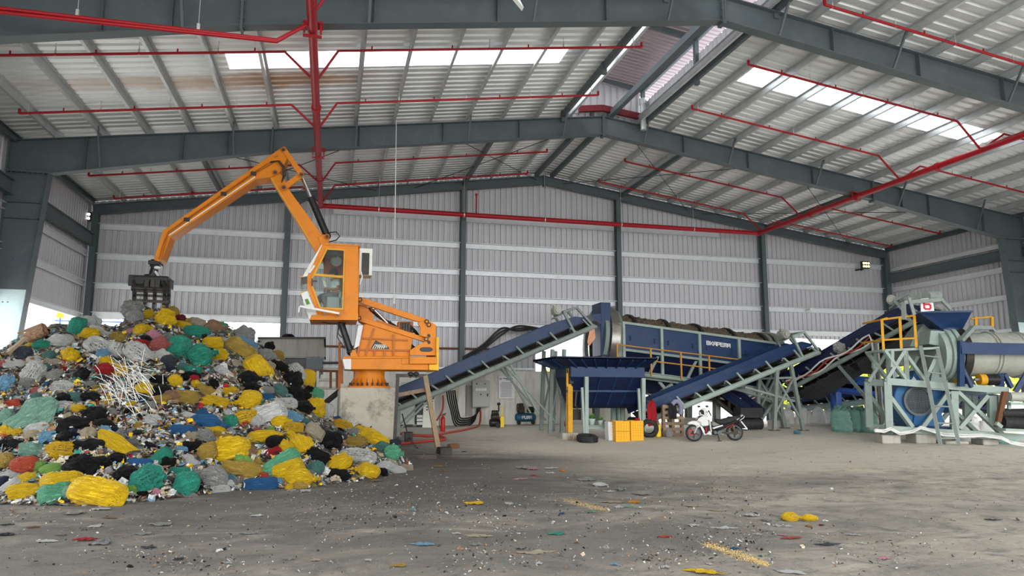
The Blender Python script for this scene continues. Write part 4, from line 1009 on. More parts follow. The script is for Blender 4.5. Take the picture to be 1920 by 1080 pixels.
m_ = MB(); m_.prism([V((x0, Y0h, z0)), V((x1, Y0h, z0)), V((x1, Y0h, zb)), V((x0, Y0h, zb))], (0, Yh1-Y0h, 0)); m_.build('upper_box', M['navy'], hp, bevel=.012)
m_ = MB(); xa, xb = x0+.25, x1-.12
A = [V((x0+.02, Y0h+.02, zb)), V((x1-.02, Y0h+.02, zb)), V((x1-.02, Yh1, zb)), V((x0+.02, Yh1, zb))]
B = [V((xa, Y0h+.55, zq)), V((xb, Y0h+.55, zq)), V((xb, Yh1-.4, zq)), V((xa, Yh1-.4, zq))]
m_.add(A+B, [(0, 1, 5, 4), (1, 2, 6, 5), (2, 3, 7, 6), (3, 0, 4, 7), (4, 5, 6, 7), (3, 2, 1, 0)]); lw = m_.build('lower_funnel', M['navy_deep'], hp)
m_ = MB()
for q in (.12, .34, .56, .78):
    a, b = A[0].lerp(A[1], q+.05), B[0].lerp(B[1], q-.02); m_.bar(a-V((0, .02, 0)), b-V((0, .02, 0)), .03, .05); m_.cut()
m_.each('stiffener', M['navy'], lw)
m_ = MB(); q = (zb-zm)/(zb-zq); m_.bar(A[0].lerp(B[0], q)-V((.2, .03, 0)), A[1].lerp(B[1], q)-V((0, .03, 0)), .06, .06); m_.build('mid_rail', M['navy'], hp)
m_ = MB(); m_.cyl(B[0]+V((-.05, .3, .02)), B[1]+V((.05, .3, .02)), .16, n=16); m_.build('feed_screw_trough', M['navy_deep'], hp)
for (xa_, ya_), (xb_, yb_), w_ in (((300, 565), (299, 920), .115), ((710, 575), (708, 862), .115), ((268, 642), (285, 905), .075), ((676, 650), (690, 860), .075)):
    for yy in (Y0h-.08, Yh1+.02):
        a, b = HB(xa_, ya_), HB(xb_, yb_); a.y = b.y = yy; b.z = floor_z(b.x, yy)
        m_ = MB(); m_.bar(a, b, w_, w_); m_.build('leg', C_, hp)
m_ = MB(); a, b = HB(310, 928), HB(600, 928); m_.channel(a, b, .08, .11); m_.build('base_channel', C_, hp)
m_ = MB(); m_.bar(HB(235, 660), HB(225, 780), .05, .05); m_.box(HB(255, 840)+V((0, .3, 0)), (.28, .2, .35)); m_.box(HB(210, 560)+V((-.02, .3, 0)), (.14, .4, .5)); m_.tube([HB(240, 680), HB(225, 720), HB(232, 780), HB(250, 820)], .02, 6); m_.build('gearbox', M['black_iron'], hp, bevel=.01)
m_ = MB(); p = HB(740, 740)+V((0, .7, 0)); m_.cyl(p+V((-.12, 0, 0)), p+V((.16, 0, 0)), .26, n=20); m_.cyl(p+V((.16, 0, 0)), p+V((.3, 0, 0)), .14, n=14); m_.build('end_drive', M['navy_deep'], hp)
for xx in (500, 530, 565): m_ = MB(); m_.bar(Z5(xx, 770, 24.6), base_of(Z5(xx, 860, 24.6)), .2, .12); m_.build('rear_leg', C_, hp)
m_ = MB(); a = Z5(182, 700, 22.9); b0, b1 = Z5(184, 505, 22.9), Z5(184, 890, 22.9); b1.z = floor_z(b1.x, 22.9)+.12
m_.ibeam(b1, b0, .16, .2, up=V((0, 1, 0)), t=.02); m_.bar(b0+V((-.12, -.1, -.15)), b0+V((-.12, -.1, -.6)), .05, .05)
tag(m_.build('steel_post', M['yellow_paint']), 'yellow orange steel post beside the navy hopper', 'post')
m_ = MB(); m_.box((b1.x-.05, 22.9, b1.z-.1), (.55, .5, .34)); tag(m_.build('footing_block', M['concrete_foot'], bevel=.02), 'small concrete footing under the yellow orange post', 'footing')
# ---- second conveyor, in front of the trommel
Yc2 = 23.2
lo = atY(1205, 793, Yc2); hi = atY(1536, 660, Yc2)
t2, P2, L2, d2, s2, u2 = conveyor('blue skirted belt conveyor rising from the hopper behind the motorbike', lo, hi, (0, 1.0, 0), n=12, sr=.1, skirt='navy', frame='celadon')
for yy in (Yc2-.05, Yc2+1.05):
    for (p, q, w_) in (((1481, 684), (1505, 816), .12), ((1455, 694), (1450, 808), .12)):
        a, b = atY(*p, Yc2), atY(*q, Yc2); a.y = b.y = yy; b.z = floor_z(b.x, yy); legs(t2, [(a, b)], w_)
        m_ = MB(); m_.box(b+V((0, 0, .01)), (.34, .26, .025)); m_.build('foot_plate', M['rust'], t2)
    for (p, q) in (((1456, 712), (1502, 790)), ((1486, 708), (1452, 775)), ((1395, 726), (1488, 752)), ((1487, 708), (1458, 709))):
        a, b = atY(*p, Yc2), atY(*q, Yc2); a.y = b.y = yy; legs(t2, [(a, b)], .07, nm='brace')
    legs(t2, [(V((atY(1250, 775, Yc2).x, yy, atY(1250, 775, Yc2).z)), base_of(V((atY(1262, 800, Yc2).x, yy, 0))))], .12)
# ---- third conveyor, steep, rising towards the dryer
lo = atY(1470, 736, 24.6); hi = atY(1742, 588, 20.1)
aw = EY.cross(V((0, 0, 1))); d_ = (hi-lo); aw = V((-d_.y, d_.x, 0)).normalized()*1.35
if aw.y < 0: aw = -aw
t3, P3, L3, d3, s3, u3 = conveyor('steep dark belt conveyor rising to the hopper of the dryer drum', lo, hi, aw, h_skirt=(.32, .66), n=11, sr=.09, skirt='navy_deep', frame='celadon_dull', ret=-.22)
m_ = MB(); m_.prism([P3(L3*.08, .05, -.24), P3(L3*.45, .05, -.24), P3(L3*.47, .05, -.5), P3(L3*.12, .05, -.62)], s3*1.25); m_.build('belt_under_guard', M['rubber'], t3)
m_ = MB(); m_.prism([P3(L3*.5, .05, -.26), P3(L3*.93, .05, -.26), P3(L3*.93, .05, -.55), P3(L3*.5, .05, -.75)], s3*1.25); m_.build('belt_under_guard', M['rubber'], t3)
m_ = MB(); m_.prism([P3(L3*.04, 1.36, -.25), P3(L3*.95, 1.36, -.25), P3(L3*.95, 1.36, .34), P3(L3*.04, 1.36, .34)], s3*.012); m_.build('side_guard', M['navy_deep'], t3)
a = P3(L3*.66, -.04, -.05); b = base_of(a); legs(t3, [(a, b)], .11); legs(t3, [(P3(L3*.66, 1.4, -.05), base_of(P3(L3*.66, 1.4, 0)))], .11)
a = P3(L3*.4, -.04, -.1); legs(t3, [(a, V((b.x-.05, b.y, b.z+.75)))], .09, nm='brace'); legs(t3, [(P3(L3*.41, -.1, -.1), V((b.x-.1, b.y-.05, b.z+.6)))], .04, nm='brace')
for k in range(3):
    m_ = MB(); pts = [P3(L3*(.06+.6*j/14), -.12-.03*k, .1+.07*k+.08*math.sin(j*.9+k)) for j in range(15)]; q = P3(L3*.655, -.12-.03*k, .12)
    pts += [q, q+V((.03*k, 0, -.3)), V((q.x+.03*k, q.y, 1.9)), V((q.x+.12+.03*k, q.y, 1.6)), V((q.x+.45+.03*k, q.y+.1, 1.45))] if k != 2 else [q, q+V((.05, 0, -.3)), V((q.x+.05, q.y, .6))]
    m_.tube(pts, .032, 6); m_.build('cable', M['hose_red' if k == 1 else 'hose_cream'], t3)
m_ = MB(); c = Z8(332, 106, 20.5); ex = EX*.09+V((0, 0, .01)); m_.prism([c-EX*.19-V((0, 0, .2)), c+EX*.19-V((0, 0, .17)), c+EX*.17+V((0, 0, .2)), c-EX*.17+V((0, 0, .17))], EY*.02); sg = m_.build('number_plate', M['white_paint'], t3)
m_ = MB(); letters(m_, '6', c-EX*.09-V((0, 0, .125))-EY*.006, EX*.075, V((0, 0, .062)), .012, .042, -EY); m_.build('numeral', M['print_red'], sg)
m_ = MB(); q = Z8(440, 55, 20.9); m_.cyl(Z8(325, 50, 20.6), Z8(400, 48, 20.8), .14, n=16); m_.bar(Z8(390, 42, 20.7), Z8(478, 132, 20.9), .06, .1); m_.bar(Z8(180, 92, 20.3), Z8(412, 75, 20.5), .1, .09); m_.bar(Z8(218, 62, 20.3), Z8(250, 170, 20.2), .1, .07); m_.bar(Z8(182, 90, 20.3), Z8(186, 200, 20.2), .1, .07); m_.build('gear_frame', CD, t3)
m_ = MB()
for i in range(7): m_.sph(P3(L3+.02, .15+.17*i, .05+.05*math.sin(i*2.4)), (.13, .12, .15))
m_.build('head_brush', M['black_iron'], t3)
# ---- dryer drum on its truss
DD = 21.6
dy = thing('dryer_drum', 'pale cylindrical dryer drum on a green grey truss frame with blue braces', 'machine', Z8(300, 930, DD+.7))
def tr_bar(p, q, w, h, nm, mt=C_, dd=(0, 1.2)):
    for e in dd:
        m_ = MB(); m_.bar(Z8(*p, DD)+EY*e, Z8(*q, DD)+EY*e, w, h); m_.build(nm, mt, dy)
tr_bar((70, 590), (840, 650), .16, .2, 'deck_beam'); tr_bar((85, 890), (960, 945), .16, .18, 'base_beam')
for p, q, w_ in (((80, 590), (92, 890), .2), ((500, 650), (505, 900), .2), ((740, 680), (742, 850), .2), ((792, 680), (795, 760), .14)): tr_bar(p, q, w_, .16, 'truss_post')
for p, q in (((470, 655), (300, 885)), ((520, 655), (810, 930)), ((715, 680), (535, 890)), ((95, 690), (235, 880))): tr_bar(p, q, .13, .11, 'truss_brace')
m_ = MB(); a, b, c, d = [Z8(x, y, DD) for x, y in ((300, 612), (840, 652), (840, 660), (300, 620))]; m_.prism([a, b, c, d], EY*1.2); m_.build('deck_plate', CD, dy)
ca, cb = Z8(500, 420, DD+.66), Z8(1240, 424, DD+.66); axd = (cb-ca).normalized()
m_ = MB(); m_.cyl(ca, cb, .68, n=56); shell = m_.build('drum_shell', M['drum_grey'], dy)
for k in range(6):
    for dx in (0, .11):
        c = ca+axd*(1.0+k*.85+dx); m_ = MB(); m_.ring(c-axd*.022, c+axd*.022, .715, .66, 48); m_.build('shell_band', M['drum_grey'], shell)
m_ = MB(); c = ca; m_.ring(c-axd*.13, c+axd*.1, .86, .6, 56); m_.build('tyre_ring', M['black_iron'], dy)
for o_, r_, w_ in ((-.24, .9, .09), (-.4, .86, .1), (-.56, .78, .12)):
    m_ = MB(); m_.ring(ca+axd*(o_-w_), ca+axd*(o_+w_*.4), r_, .3, 48); m_.build('hood_ring', C_, dy)
m_ = MB(); m_.cyl(ca-axd*.62, ca-axd*.58, .7, n=40); m_.build('hood_face', CD, dy)
m_ = MB(); m_.prism([Z8(x, y, DD+.25) for x, y in ((400, 390), (440, 400), (470, 610), (350, 610), (385, 440))], EY*1.1); m_.build('hood_base', C_, dy, bevel=.01)
m_ = MB(); m_.prism([Z8(x, y, DD+.3) for x, y in ((355, 268), (450, 275), (430, 370), (345, 355))], EY*.9); m_.build('feed_box', C_, dy, bevel=.01)
# square inlet funnel
def ZF(x, y, e): return Z8(x, y, DD+.1)+EY*e
tp = [ZF(326, 150, .2), ZF(560, 150, 0), ZF(632, 146, 1.1), ZF(432, 138, 1.3)]; zt_ = (tp[0].z+tp[1].z)/2
for p in tp: p.z = zt_
c0 = Z8(455, 262, DD+.6); bt = [c0+EX*x+EY*y for x, y in ((-.33, -.28), (.33, -.28), (.33, .3), (-.33, .3))]
cm = (tp[0]+tp[1]+tp[2]+tp[3])/4; tp = [cm+EX*x+EY*y for x, y in ((-.95, -.55), (.55, -.75), (.95, .55), (-.55, .75))]
m_ = MB(); m_.add(tp+bt, [(0, 1, 5, 4), (1, 2, 6, 5), (2, 3, 7, 6), (3, 0, 4, 7)]); ii = [cm+(p-cm)*.96 for p in tp]; jj = [c0+(p-c0)*.93 for p in bt]
m_.add(ii+jj, [(4, 5, 1, 0), (5, 6, 2, 1), (6, 7, 3, 2), (7, 4, 0, 3)]); fn = m_.build('inlet_funnel', M['navy'], dy)
m_ = MB()
for i in range(4): m_.bar(tp[i], tp[(i+1) % 4], .05, .05)
m_.build('funnel_rim', M['navy'], fn)
m_ = MB(); m_.cyl(c0-V((0, 0, .3)), c0+V((0, 0, .02)), .34, n=20); m_.build('funnel_neck', M['navy'], fn)
# blue cage around the drum
for e in (0.0, 1.75):
    m_ = MB(); m_.bar(Z8(547, 335, DD-.25)+EY*e, Z8(545, 622, DD-.25)+EY*e, .15, .13); m_.build('cage_post', M['navy'], dy)
    m_ = MB(); m_.bar(Z8(545, 380, DD-.3)+EY*e, Z8(1200, 392, DD-.3)+EY*e, .08, .34); m_.build('cage_rail', M['navy'], dy)
    m_ = MB(); m_.bar(Z8(552, 500, DD-.25)+EY*e, Z8(612, 628, DD-.25)+EY*e, .08, .1); m_.build('cage_brace', M['navy'], dy)
    m_ = MB(); m_.bar(Z8(890, 655, DD-.25)+EY*e, Z8(975, 520, DD-.25)+EY*e, .12, .12); m_.build('cage_brace', M['navy'], dy)
    m_ = MB(); m_.bar(Z8(790, 540, DD+.2)+EY*e, Z8(793, 625, DD+.2)+EY*e, .2, .12); m_.bar(Z8(820, 545, DD+.2)+EY*e, Z8(865, 630, DD+.2)+EY*e, .1, .12); m_.build('support_post', M['navy'], dy)
pts = [Z8(545, 335, DD-.25), Z8(622, 248, DD+.1), Z8(732, 252, DD+1.1), Z8(752, 278, DD+1.5)]
m_ = MB()
for a, b in zip(pts, pts[1:]): m_.bar(a, b, .13, .1)
m_.build('cage_arch', CD, dy)
for x, y, mo in ((512, 570, 0), (672, 580, 1)):
    c = Z8(x, y, DD+.2); m_ = MB(); m_.cyl(c-axd*.07, c+axd*.12, .24 if not mo else .17, n=28); m_.build('support_roller', M['yellow_paint'], dy)
    m_ = MB(); m_.cyl(c-axd*.2, c+axd*.26, .045, n=10); m_.box(c-V((0, 0, .3)), (.32, .3, .14)); m_.build('roller_bearing', CD, dy)
    if mo: m_ = MB(); m_.cyl(c+axd*.13, c+axd*.5, .17, n=20); m_.cyl(c+axd*.5, c+axd*.56, .08, n=12); m_.build('roller_motor', M['black_paint'], dy); m_ = MB(); m_.box(c+axd*.3-V((0, 0, .32)), (.7, .3, .2)); m_.build('motor_base', C_, dy)
# platform with yellow rails at the funnel
m_ = MB(); a, b = Z8(50, 388, DD), Z8(410, 372, DD); m_.prism([a, b, b-V((0, 0, .07)), a-V((0, 0, .07))], EY*1.1); m_.build('platform', C_, dy)
rails = [((48, 200), (160, 185)), ((48, 330), (165, 322)), ((160, 185), (252, 175)), ((165, 322), (258, 318)), ((48, 200), (80, 190))]
for p, q in rails: rail(Z8(*p, DD), Z8(*q, DD), dy, 'yellow_paint', .03, 'guard_rail')
rail(Z8(48, 200, DD), Z8(48, 200, DD)+EY*1.2, dy, 'yellow_paint', .03, 'guard_rail'); rail(Z8(48, 330, DD), Z8(48, 330, DD)+EY*1.2, dy, 'yellow_paint', .03, 'guard_rail')
for p, q in (((45, 195), (56, 388)), ((158, 180), (168, 382)), ((250, 172), (264, 376))): m_ = MB(); m_.bar(Z8(*p, DD), Z8(*q, DD), .07, .07); m_.build('rail_post', M['yellow_paint'], dy)
for (p, q) in (((610, 195), (740, 182)),): rail(Z8(*p, DD+2.0), Z8(*q, DD+2.0), dy, 'yellow_paint', .03, 'guard_rail')
for x in (640, 743): m_ = MB(); m_.bar(Z8(x, 182, DD+2.0), Z8(x, 262, DD+2.0), .08, .06); m_.build('rail_post', M['yellow_paint'], dy)
for e in (0, 1.05):
    for p, q in (((60, 392), (205, 590)), ((180, 400), (320, 592)), ((190, 395), (70, 590)), ((395, 420), (320, 585)), ((108, 395), (105, 500))):
        m_ = MB(); m_.bar(Z8(*p, DD)+EY*e, Z8(*q, DD)+EY*e, .1, .09); m_.build('platform_brace', C_, dy)
    m_ = MB(); m_.bar(Z8(195, 395, DD)+EY*e, Z8(205, 590, DD)+EY*e, .12, .1); m_.build('platform_post', CD, dy)
m_ = MB(); m_.prism([Z8(x, y, DD+.9) for x, y in ((245, 310), (310, 225), (358, 270), (360, 300), (290, 370), (225, 370))], EY*.6); m_.prism([Z8(x, y, DD+1.0) for x, y in ((175, 400), (300, 400), (290, 440), (250, 490), (135, 490))], EY*.7); m_.build('dust_duct', CD, dy)
# access ladder
ld = thing('ladder', 'steel ladder leaning on the dryer frame beside the blue fan', 'ladder', base_of(Z8(475, 1005, DD-.6)))
l0, l1 = Z8(290, 365, DD-.1), Z8(418, 1003, DD-.75); r0, r1 = Z8(398, 380, DD-.1), Z8(535, 1003, DD-.75)
for a, b in ((l0, l1), (r0, r1)):
    b.z = floor_z(b.x, b.y)
    m_ = MB(); m_.bar(a, b, .06, .09); m_.build('stile', CD, ld)
for q in (.1, .27, .44, .61, .78, .93): m_ = MB(); m_.tube([l0.lerp(l1, q), r0.lerp(r1, q)], .024, 8); m_.build('rung', CD, ld)
# blue fan
fa = thing('blower_fan', 'large blue blower fan inside the dryer frame', 'fan', Z8(310, 880, DD+.5))
fc = Z8(300, 712, DD+.25); m_ = MB(); pr = []
for i in range(40):
    a = 2*math.pi*i/40; r = .70+.24*((a/(2*math.pi)+.12) % 1.0); pr.append(fc+EX*math.cos(a)*r+V((0, 0, math.sin(a)*r)))
m_.prism(pr, EY*.7); vol = m_.build('volute_casing', M['fan_blue'], fa, bevel=.02)
ic = Z8(268, 716, DD+.25)
m_ = MB(); m_.ring(ic-EY*.1, ic+EY*.01, .45, .38, 40); m_.build('inlet_ring', M['steel_grey'], fa)
m_ = MB(); m_.cyl(ic-EY*.03, ic-EY*.01, .39, n=36); m_.build('inlet_dark', M['black_paint'], fa)
m_ = MB()
for k in range(-8, 9):
    x = k*.046; h = math.sqrt(max(0, .38**2-x*x)); m_.bar(ic-EY*.06+EX*x-V((0, 0, h)), ic-EY*.06+EX*x+V((0, 0, h)), .01, .01); m_.bar(ic-EY*.06+V((0, 0, x))-EX*h, ic-EY*.06+V((0, 0, x))+EX*h, .01, .01)
m_.build('guard_mesh', M['steel_grey'], fa)
m_ = MB(); m_.prism([Z8(x, y, DD+.1) for x, y in ((255, 800), (320, 795), (340, 880), (240, 880))], EY*.9); m_.build('fan_foot', M['fan_blue'], fa)
m_ = MB(); m_.prism([Z8(x, y, DD+.05) for x, y in ((240, 868), (490, 880), (490, 895), (240, 890))], EY*1.0); m_.build('fan_base', M['navy'], fa)
m_ = MB(); m_.prism([Z8(x, y, DD+.3) for x, y in ((215, 600), (248, 545), (285, 520), (320, 605))], EY*.5); nz = m_.build('outlet_duct', M['fan_blue'], fa)
m_ = MB(); c = Z8(249, 580, DD+.28); m_.prism([c+EX*.07, c+V((0, 0, .1)), c-EX*.07, c-V((0, 0, .1))], EY*.01); m_.build('label_plate', M['white_paint'], nz)
m_ = MB(); m_.cyl(Z8(360, 700, DD+.7), Z8(450, 705, DD+.7), .42, n=28); m_.build('fan_motor', M['fan_blue'], fa)
# footing blocks under the truss
for (x0_, x1_, y0_, y1_, tx) in ((50, 168, 930, 972, 'left corner of the dryer frame'), (265, 390, 922, 970, 'fan in the dryer frame'), (455, 600, 965, 1012, 'foot of the steel ladder'), (690, 790, 955, 1005, 'right half of the dryer frame')):
    a = Z8((x0_+x1_)/2, y1_, DD-(.3 if x0_ == 455 else .05)); g = floor_z(a.x, a.y); w_ = (x1_-x0_)/3.375/FPX*DD
    m_ = MB(); m_.box((0, 0, 0), (w_, .6, Z8(0, y0_, DD).z-g), Matrix.Rotation(-YAW, 3, 'Z'));
    h = Z8(0, y0_, DD).z-g
    for p in m_.v: p += a+EY*.3; p.z += -a.z+g+h/2
    tag(m_.build('footing_block', M['concrete_foot'], bevel=.02), 'pale concrete footing block under the '+tx, 'footing')
# belt drive machine at the right edge
bd = thing('belt_drive', 'small belt drive with black rollers and grey motor beside the dryer frame', 'machine', Z8(880, 940, DD-.5))
for (p, q, r_, mt, nm) in (((805, 850), (1000, 860), .2, 'rubber', 'roller'), ((800, 792), (1000, 790), .13, 'rubber', 'guide_roller'), ((850, 688), (1000, 690), .14, 'drum_grey', 'motor')):
    m_ = MB(); m_.cyl(Z8(*p, DD-.4), Z8(*q, DD-.4), r_, n=24); m_.build(nm, M[mt], bd)
m_ = MB(); m_.prism([Z8(x, y, DD-.5) for x, y in ((818, 655), (850, 655), (795, 880), (768, 880))], EY*.12); m_.build('belt_guard', M['rust'], bd)
m_ = MB(); m_.bar(Z8(838, 730, DD-.4), Z8(1000, 735, DD-.4), .3, .08); m_.bar(Z8(850, 735, DD-.4), Z8(850, 780, DD-.4), .08, .08); m_.bar(Z8(800, 895, DD-.4), Z8(1000, 905, DD-.4), .4, .08); m_.bar(Z8(768, 855, DD-.5), Z8(800, 880, DD-.5), .1, .1); m_.build('motor_frame', C_, bd)
# white cables slung along the base of the truss
for k in range(4):
    pts = []
    for x, y in ((0, 902), (60, 905), (100, 893), (160, 918), (240, 910), (290, 880), (360, 905), (430, 925), (560, 935), (680, 930), (800, 945), (860, 980), (940, 992), (1000, 985)):
        pts.append(Z8(x, y+(k-1.5)*5+3*math.sin(x*.05+k*2), DD-.2-.03*k))
    m_ = MB(); m_.tube(pts, .02, 6)
    tag(m_.build('cable', M['hose_cream']), '%s of four white cables slung along the base of the dryer frame' % ['topmost', 'second', 'third', 'lowest'][k], 'cable')
m_ = MB(); q = Z8(0, 902, DD-.2); m_.tube([V((P3(L3*.66, 0, 0).x, P3(L3*.66, 0, 0).y-.12, 3.4)), V((P3(L3*.66, 0, 0).x, P3(L3*.66, 0, 0).y-.12, 1.2)), V((P3(L3*.66, 0, 0).x+.03, P3(L3*.66, 0, 0).y-.15, .62)), q], .03, 6)
tag(m_.build('cable', M['hose_cream']), 'pale cable running down the post of the steep conveyor', 'cable')
# ---- conveyors farther back
lo, hi = atD(1752, 752, 27.5), atD(1548, 728, 28.5)
tb, Pb, Lb, db, sb, ub = conveyor('bright blue belt conveyor far back behind the green sacks', lo, hi, (.5, 1.0, 0), n=9, sr=.11, skirt='blue_bright', frame='blue_bright', motor=False, hump=False)
for q in (.12, .45, .88):
    for b in (0, 1.1): a = Pb(Lb*q, b, 0); legs(tb, [(a, base_of(a))], .14, 'blue_bright')
lo, hi = atD(1690, 746, 30), atD(1490, 768, 29.5)
tb2, Pb2, Lb2, db2, sb2, ub2 = conveyor('grey framed belt conveyor far back behind the white sacks', hi, lo, (.4, 1.0, 0), n=8, sr=.12, skirt='navy', frame='celadon', motor=False, hump=False)
for q in (.1, .5, .9):
    for b in (0, 1.05): a = Pb2(Lb2*q, b, 0); legs(tb2, [(a, base_of(a))], .1)
lo, hi = atD(1890, 775, 27), atD(1700, 742, 27.5)
tb3, Pb3, Lb3, db3, sb3, ub3 = conveyor('navy belt conveyor behind the blower fan and dryer frame', lo, hi, (.4, 1.0, 0), n=8, skirt='navy', frame='navy_deep', motor=False, hump=False)
for q in (.1, .9):
    for b in (0, 1.05): a = Pb3(Lb3*q, b, 0); legs(tb3, [(a, base_of(a))], .1, 'navy_deep')
# ================================================================== SPRINKLER PIPES
def elbow(pts, r, n=10): m_ = MB(); m_.tube(pts, r, n); return m_
XA, XB, ZP = -.6, 18.4, 8.75
YE = 27.9
mp = thing('sprinkler_main', 'thick red fire main running under the roof and along the end wall', 'pipe', (XA, 20, ZP))
for nm, a, b in (('left_run', (XA, FRONT, ZP), (XA, YE, ZP)), ('end_run', (XA, YE, ZP), (XB, YE, ZP)), ('right_run', (XB, YE, ZP), (XB, FRONT, ZP))):
    m_ = MB(); m_.cyl(a, b, .095, n=16); m_.build('pipe_run', M['red_pipe'], mp)
for x in (XA, XB): m_ = MB(); m_.sph((x, YE, ZP), .125); m_.build('elbow', M['red_pipe'], mp)
for x in (XA, XB):
    for yy in (10.2, 18.0, 24.3): m_ = MB(); m_.cyl((x, yy-.04, ZP), (x, yy+.04, ZP), .125, n=16); m_.build('coupling', M['red_pipe'], mp)
    for yy in (Y1, Y2):
        m_ = MB(); zb = 8.74+(-.6+1.95)*.1453
        for s in (-.16, .16): m_.bar((x+s, yy-.2, ZP-.06), (x+s, yy-.2, zb+.02), .03, .03)
        m_.bar((x-.18, yy-.2, ZP-.12), (x+.18, yy-.2, ZP-.12), .06, .03); m_.box((x, yy-.1, zb-.02), (.4, .3, .03)); m_.build('pipe_clamp', M['red_pipe'], mp)
for x in (1.6, 5.0, 8.4, 11.8, 15.2): m_ = MB(); m_.cyl((x, YE, ZP), (x, YE, rafter_top(x)-.1), .008, n=5); m_.cyl((x-.02, YE, ZP), (x+.02, YE, ZP), .11, n=14); m_.build('hanger', M['hanger'], mp)
BR = [(16.15, 'first bay'), (19.28, 'second bay'), (24.57, 'third bay'), (27.33, 'last bay'), (13.05, 'bay above the camera'), (9.4, 'front bay')]
ORD = {13.05: 'nearer frame, camera side', 16.15: 'nearer frame, end wall side', 19.28: 'farther frame, camera side', 24.57: 'farther frame, end wall side', 27.33: 'end wall', 9.4: 'nearest frame'}
def zb_(x): return rafter_top(x)-.25
for Yb_, nm in BR:
    for (xa, xb, xm, wh) in ((-7.65, -1.28, XA, 'outward from left main'), (7.5, -.1, XA, 'ridgeward from left main'), (10.6, 17.35, XB, 'ridgeward from right main'), (24.95, 19.0, XB, 'outward from right main')):
        if Yb_ == 13.05 and xa < 8.65 and xa < 0: continue
        b = thing('sprinkler_branch', 'red sprinkler pipe by the %s, %s' % (ORD[Yb_], wh), 'pipe', (xa, Yb_, zb_(xa)), 'sprinkler branches')
        m_ = MB(); m_.tube([(xa, Yb_, zb_(xa)), (xb, Yb_, zb_(xb)), (xm+(.06 if xb > xm else -.06), Yb_+.25, ZP+.05)], .033, 8); m_.build('pipe_run', M['red_pipe'], b)
        n = 4
        for i in range(n):
            x = xa+(xb-xa)*(i+.12)/n
            m_ = MB(); m_.cyl((x, Yb_, zb_(x)), (x, Yb_, rafter_top(x)+.02), .008, n=5); m_.box((x, Yb_, zb_(x)+.04), (.03, .03, .14)); m_.build('hanger', M['hanger'], b)
            x2 = xa+(xb-xa)*(i+.6)/n; m_ = MB(); m_.cyl((x2, Yb_, zb_(x2)+.02), (x2, Yb_, zb_(x2)+.1), .018, n=8); m_.build('sprinkler_head', M['red_pipe'], b)
        m_ = MB(); m_.cyl((xa, Yb_, zb_(xa)), (xa, Yb_, zb_(xa)+.12), .035, n=8); m_.build('end_cap', M['red_pipe'], b)
b = thing('sprinkler_feed', 'pair of thin red pipes hanging below the nearer portal frame', 'pipe', (-5, 13.45, 8.2))
for k in (0, .1): m_ = MB(); m_.tube([(-8.6, 13.45, 8.2-k), (-1.22, 13.45, 8.2-k*.3), (XA-.05, 13.7, ZP)], .036, 8); m_.build('pipe_run', M['red_pipe'], b)
for x in (-4.6, -2.6): m_ = MB(); m_.cyl((x, 13.45, 8.2), (x, 13.45, rafter_top(x)-.1), .008, n=5); m_.box((x, 13.45, 8.26), (.05, .05, .16)); m_.build('hanger', M['hanger'], b)
m_ = MB(); a = atY(893, 400, 28.6); m_.cyl(a, a+V((0, 0, .8)), .03, n=8); m_.sph(a+V((0, 0, .8)), .06); tag(m_.build('drain_pipe', M['red_pipe']), 'short red riser pipe above the fire main on the end wall', 'pipe')
m_ = MB(); a, c = atY(742, 262, 21.4), atY(739, 556, 21.4); m_.cyl(a+V((0, 0, .6)), c, .014, n=6); m_.cyl(c, c-V((0, 0, .22)), .035, .045, n=8); tag(m_.build('rope', M['hose_cream']), 'pale cord hanging from the roof with a plug at its end', 'cord')
m_ = MB(); a, c = atD(970, -10, 10), atD(982, 14, 10); m_.prism([a, atD(962, -10, 10), c], V((0, .1, 0))); m_.cyl(a, a+V((0, 0, .5)), .02); tag(m_.build('light_fitting', M['white_paint']), 'tip of a white fitting hanging near the nearer frame', 'fitting')
for (px, py, dep, mt, lb) in ((160, 406, 26.5, 'lamp_white', 'small black floodlight with six white lamps on the left tie beam'), (1622, 497, 32.5, 'lamp_lit', 'small black floodlight with six yellow lamps on the end wall')):
    c = atD(px, py, dep) if px < 1000 else atY(px, py, 28.55); fl_ = thing('floodlight', lb, 'lamp', c)
    m_ = MB(); m_.box(c, (.42, .12, .34)); m_.bar(c+V((0, .06, -.1)), c+V((0, .3, -.2)), .06, .06); m_.bar(c+V((0, .06, -.15)), c+V((0, 1.2 if px > 1000 else .3, -.15)), .05, .05); m_.build('housing', M['black_paint'], fl_)
    for i in range(3):
        for j in range(2): m_ = MB(); q = c+V(((i-1)*.13, -.07, (j-.5)*.15)); m_.cyl(q, q+V((0, -.02, 0)), .05, n=12); m_.build('lamp_lens', M[mt], fl_)
m_ = MB(); c = atY(1519, 580, 28.7); m_.box(c, (.16, .2, .12)); m_.bar(c, c+V((0, .3, 0)), .05, .05); tag(m_.build('camera_housing', M['white_paint']), 'tiny white camera on the end wall girt', 'camera')
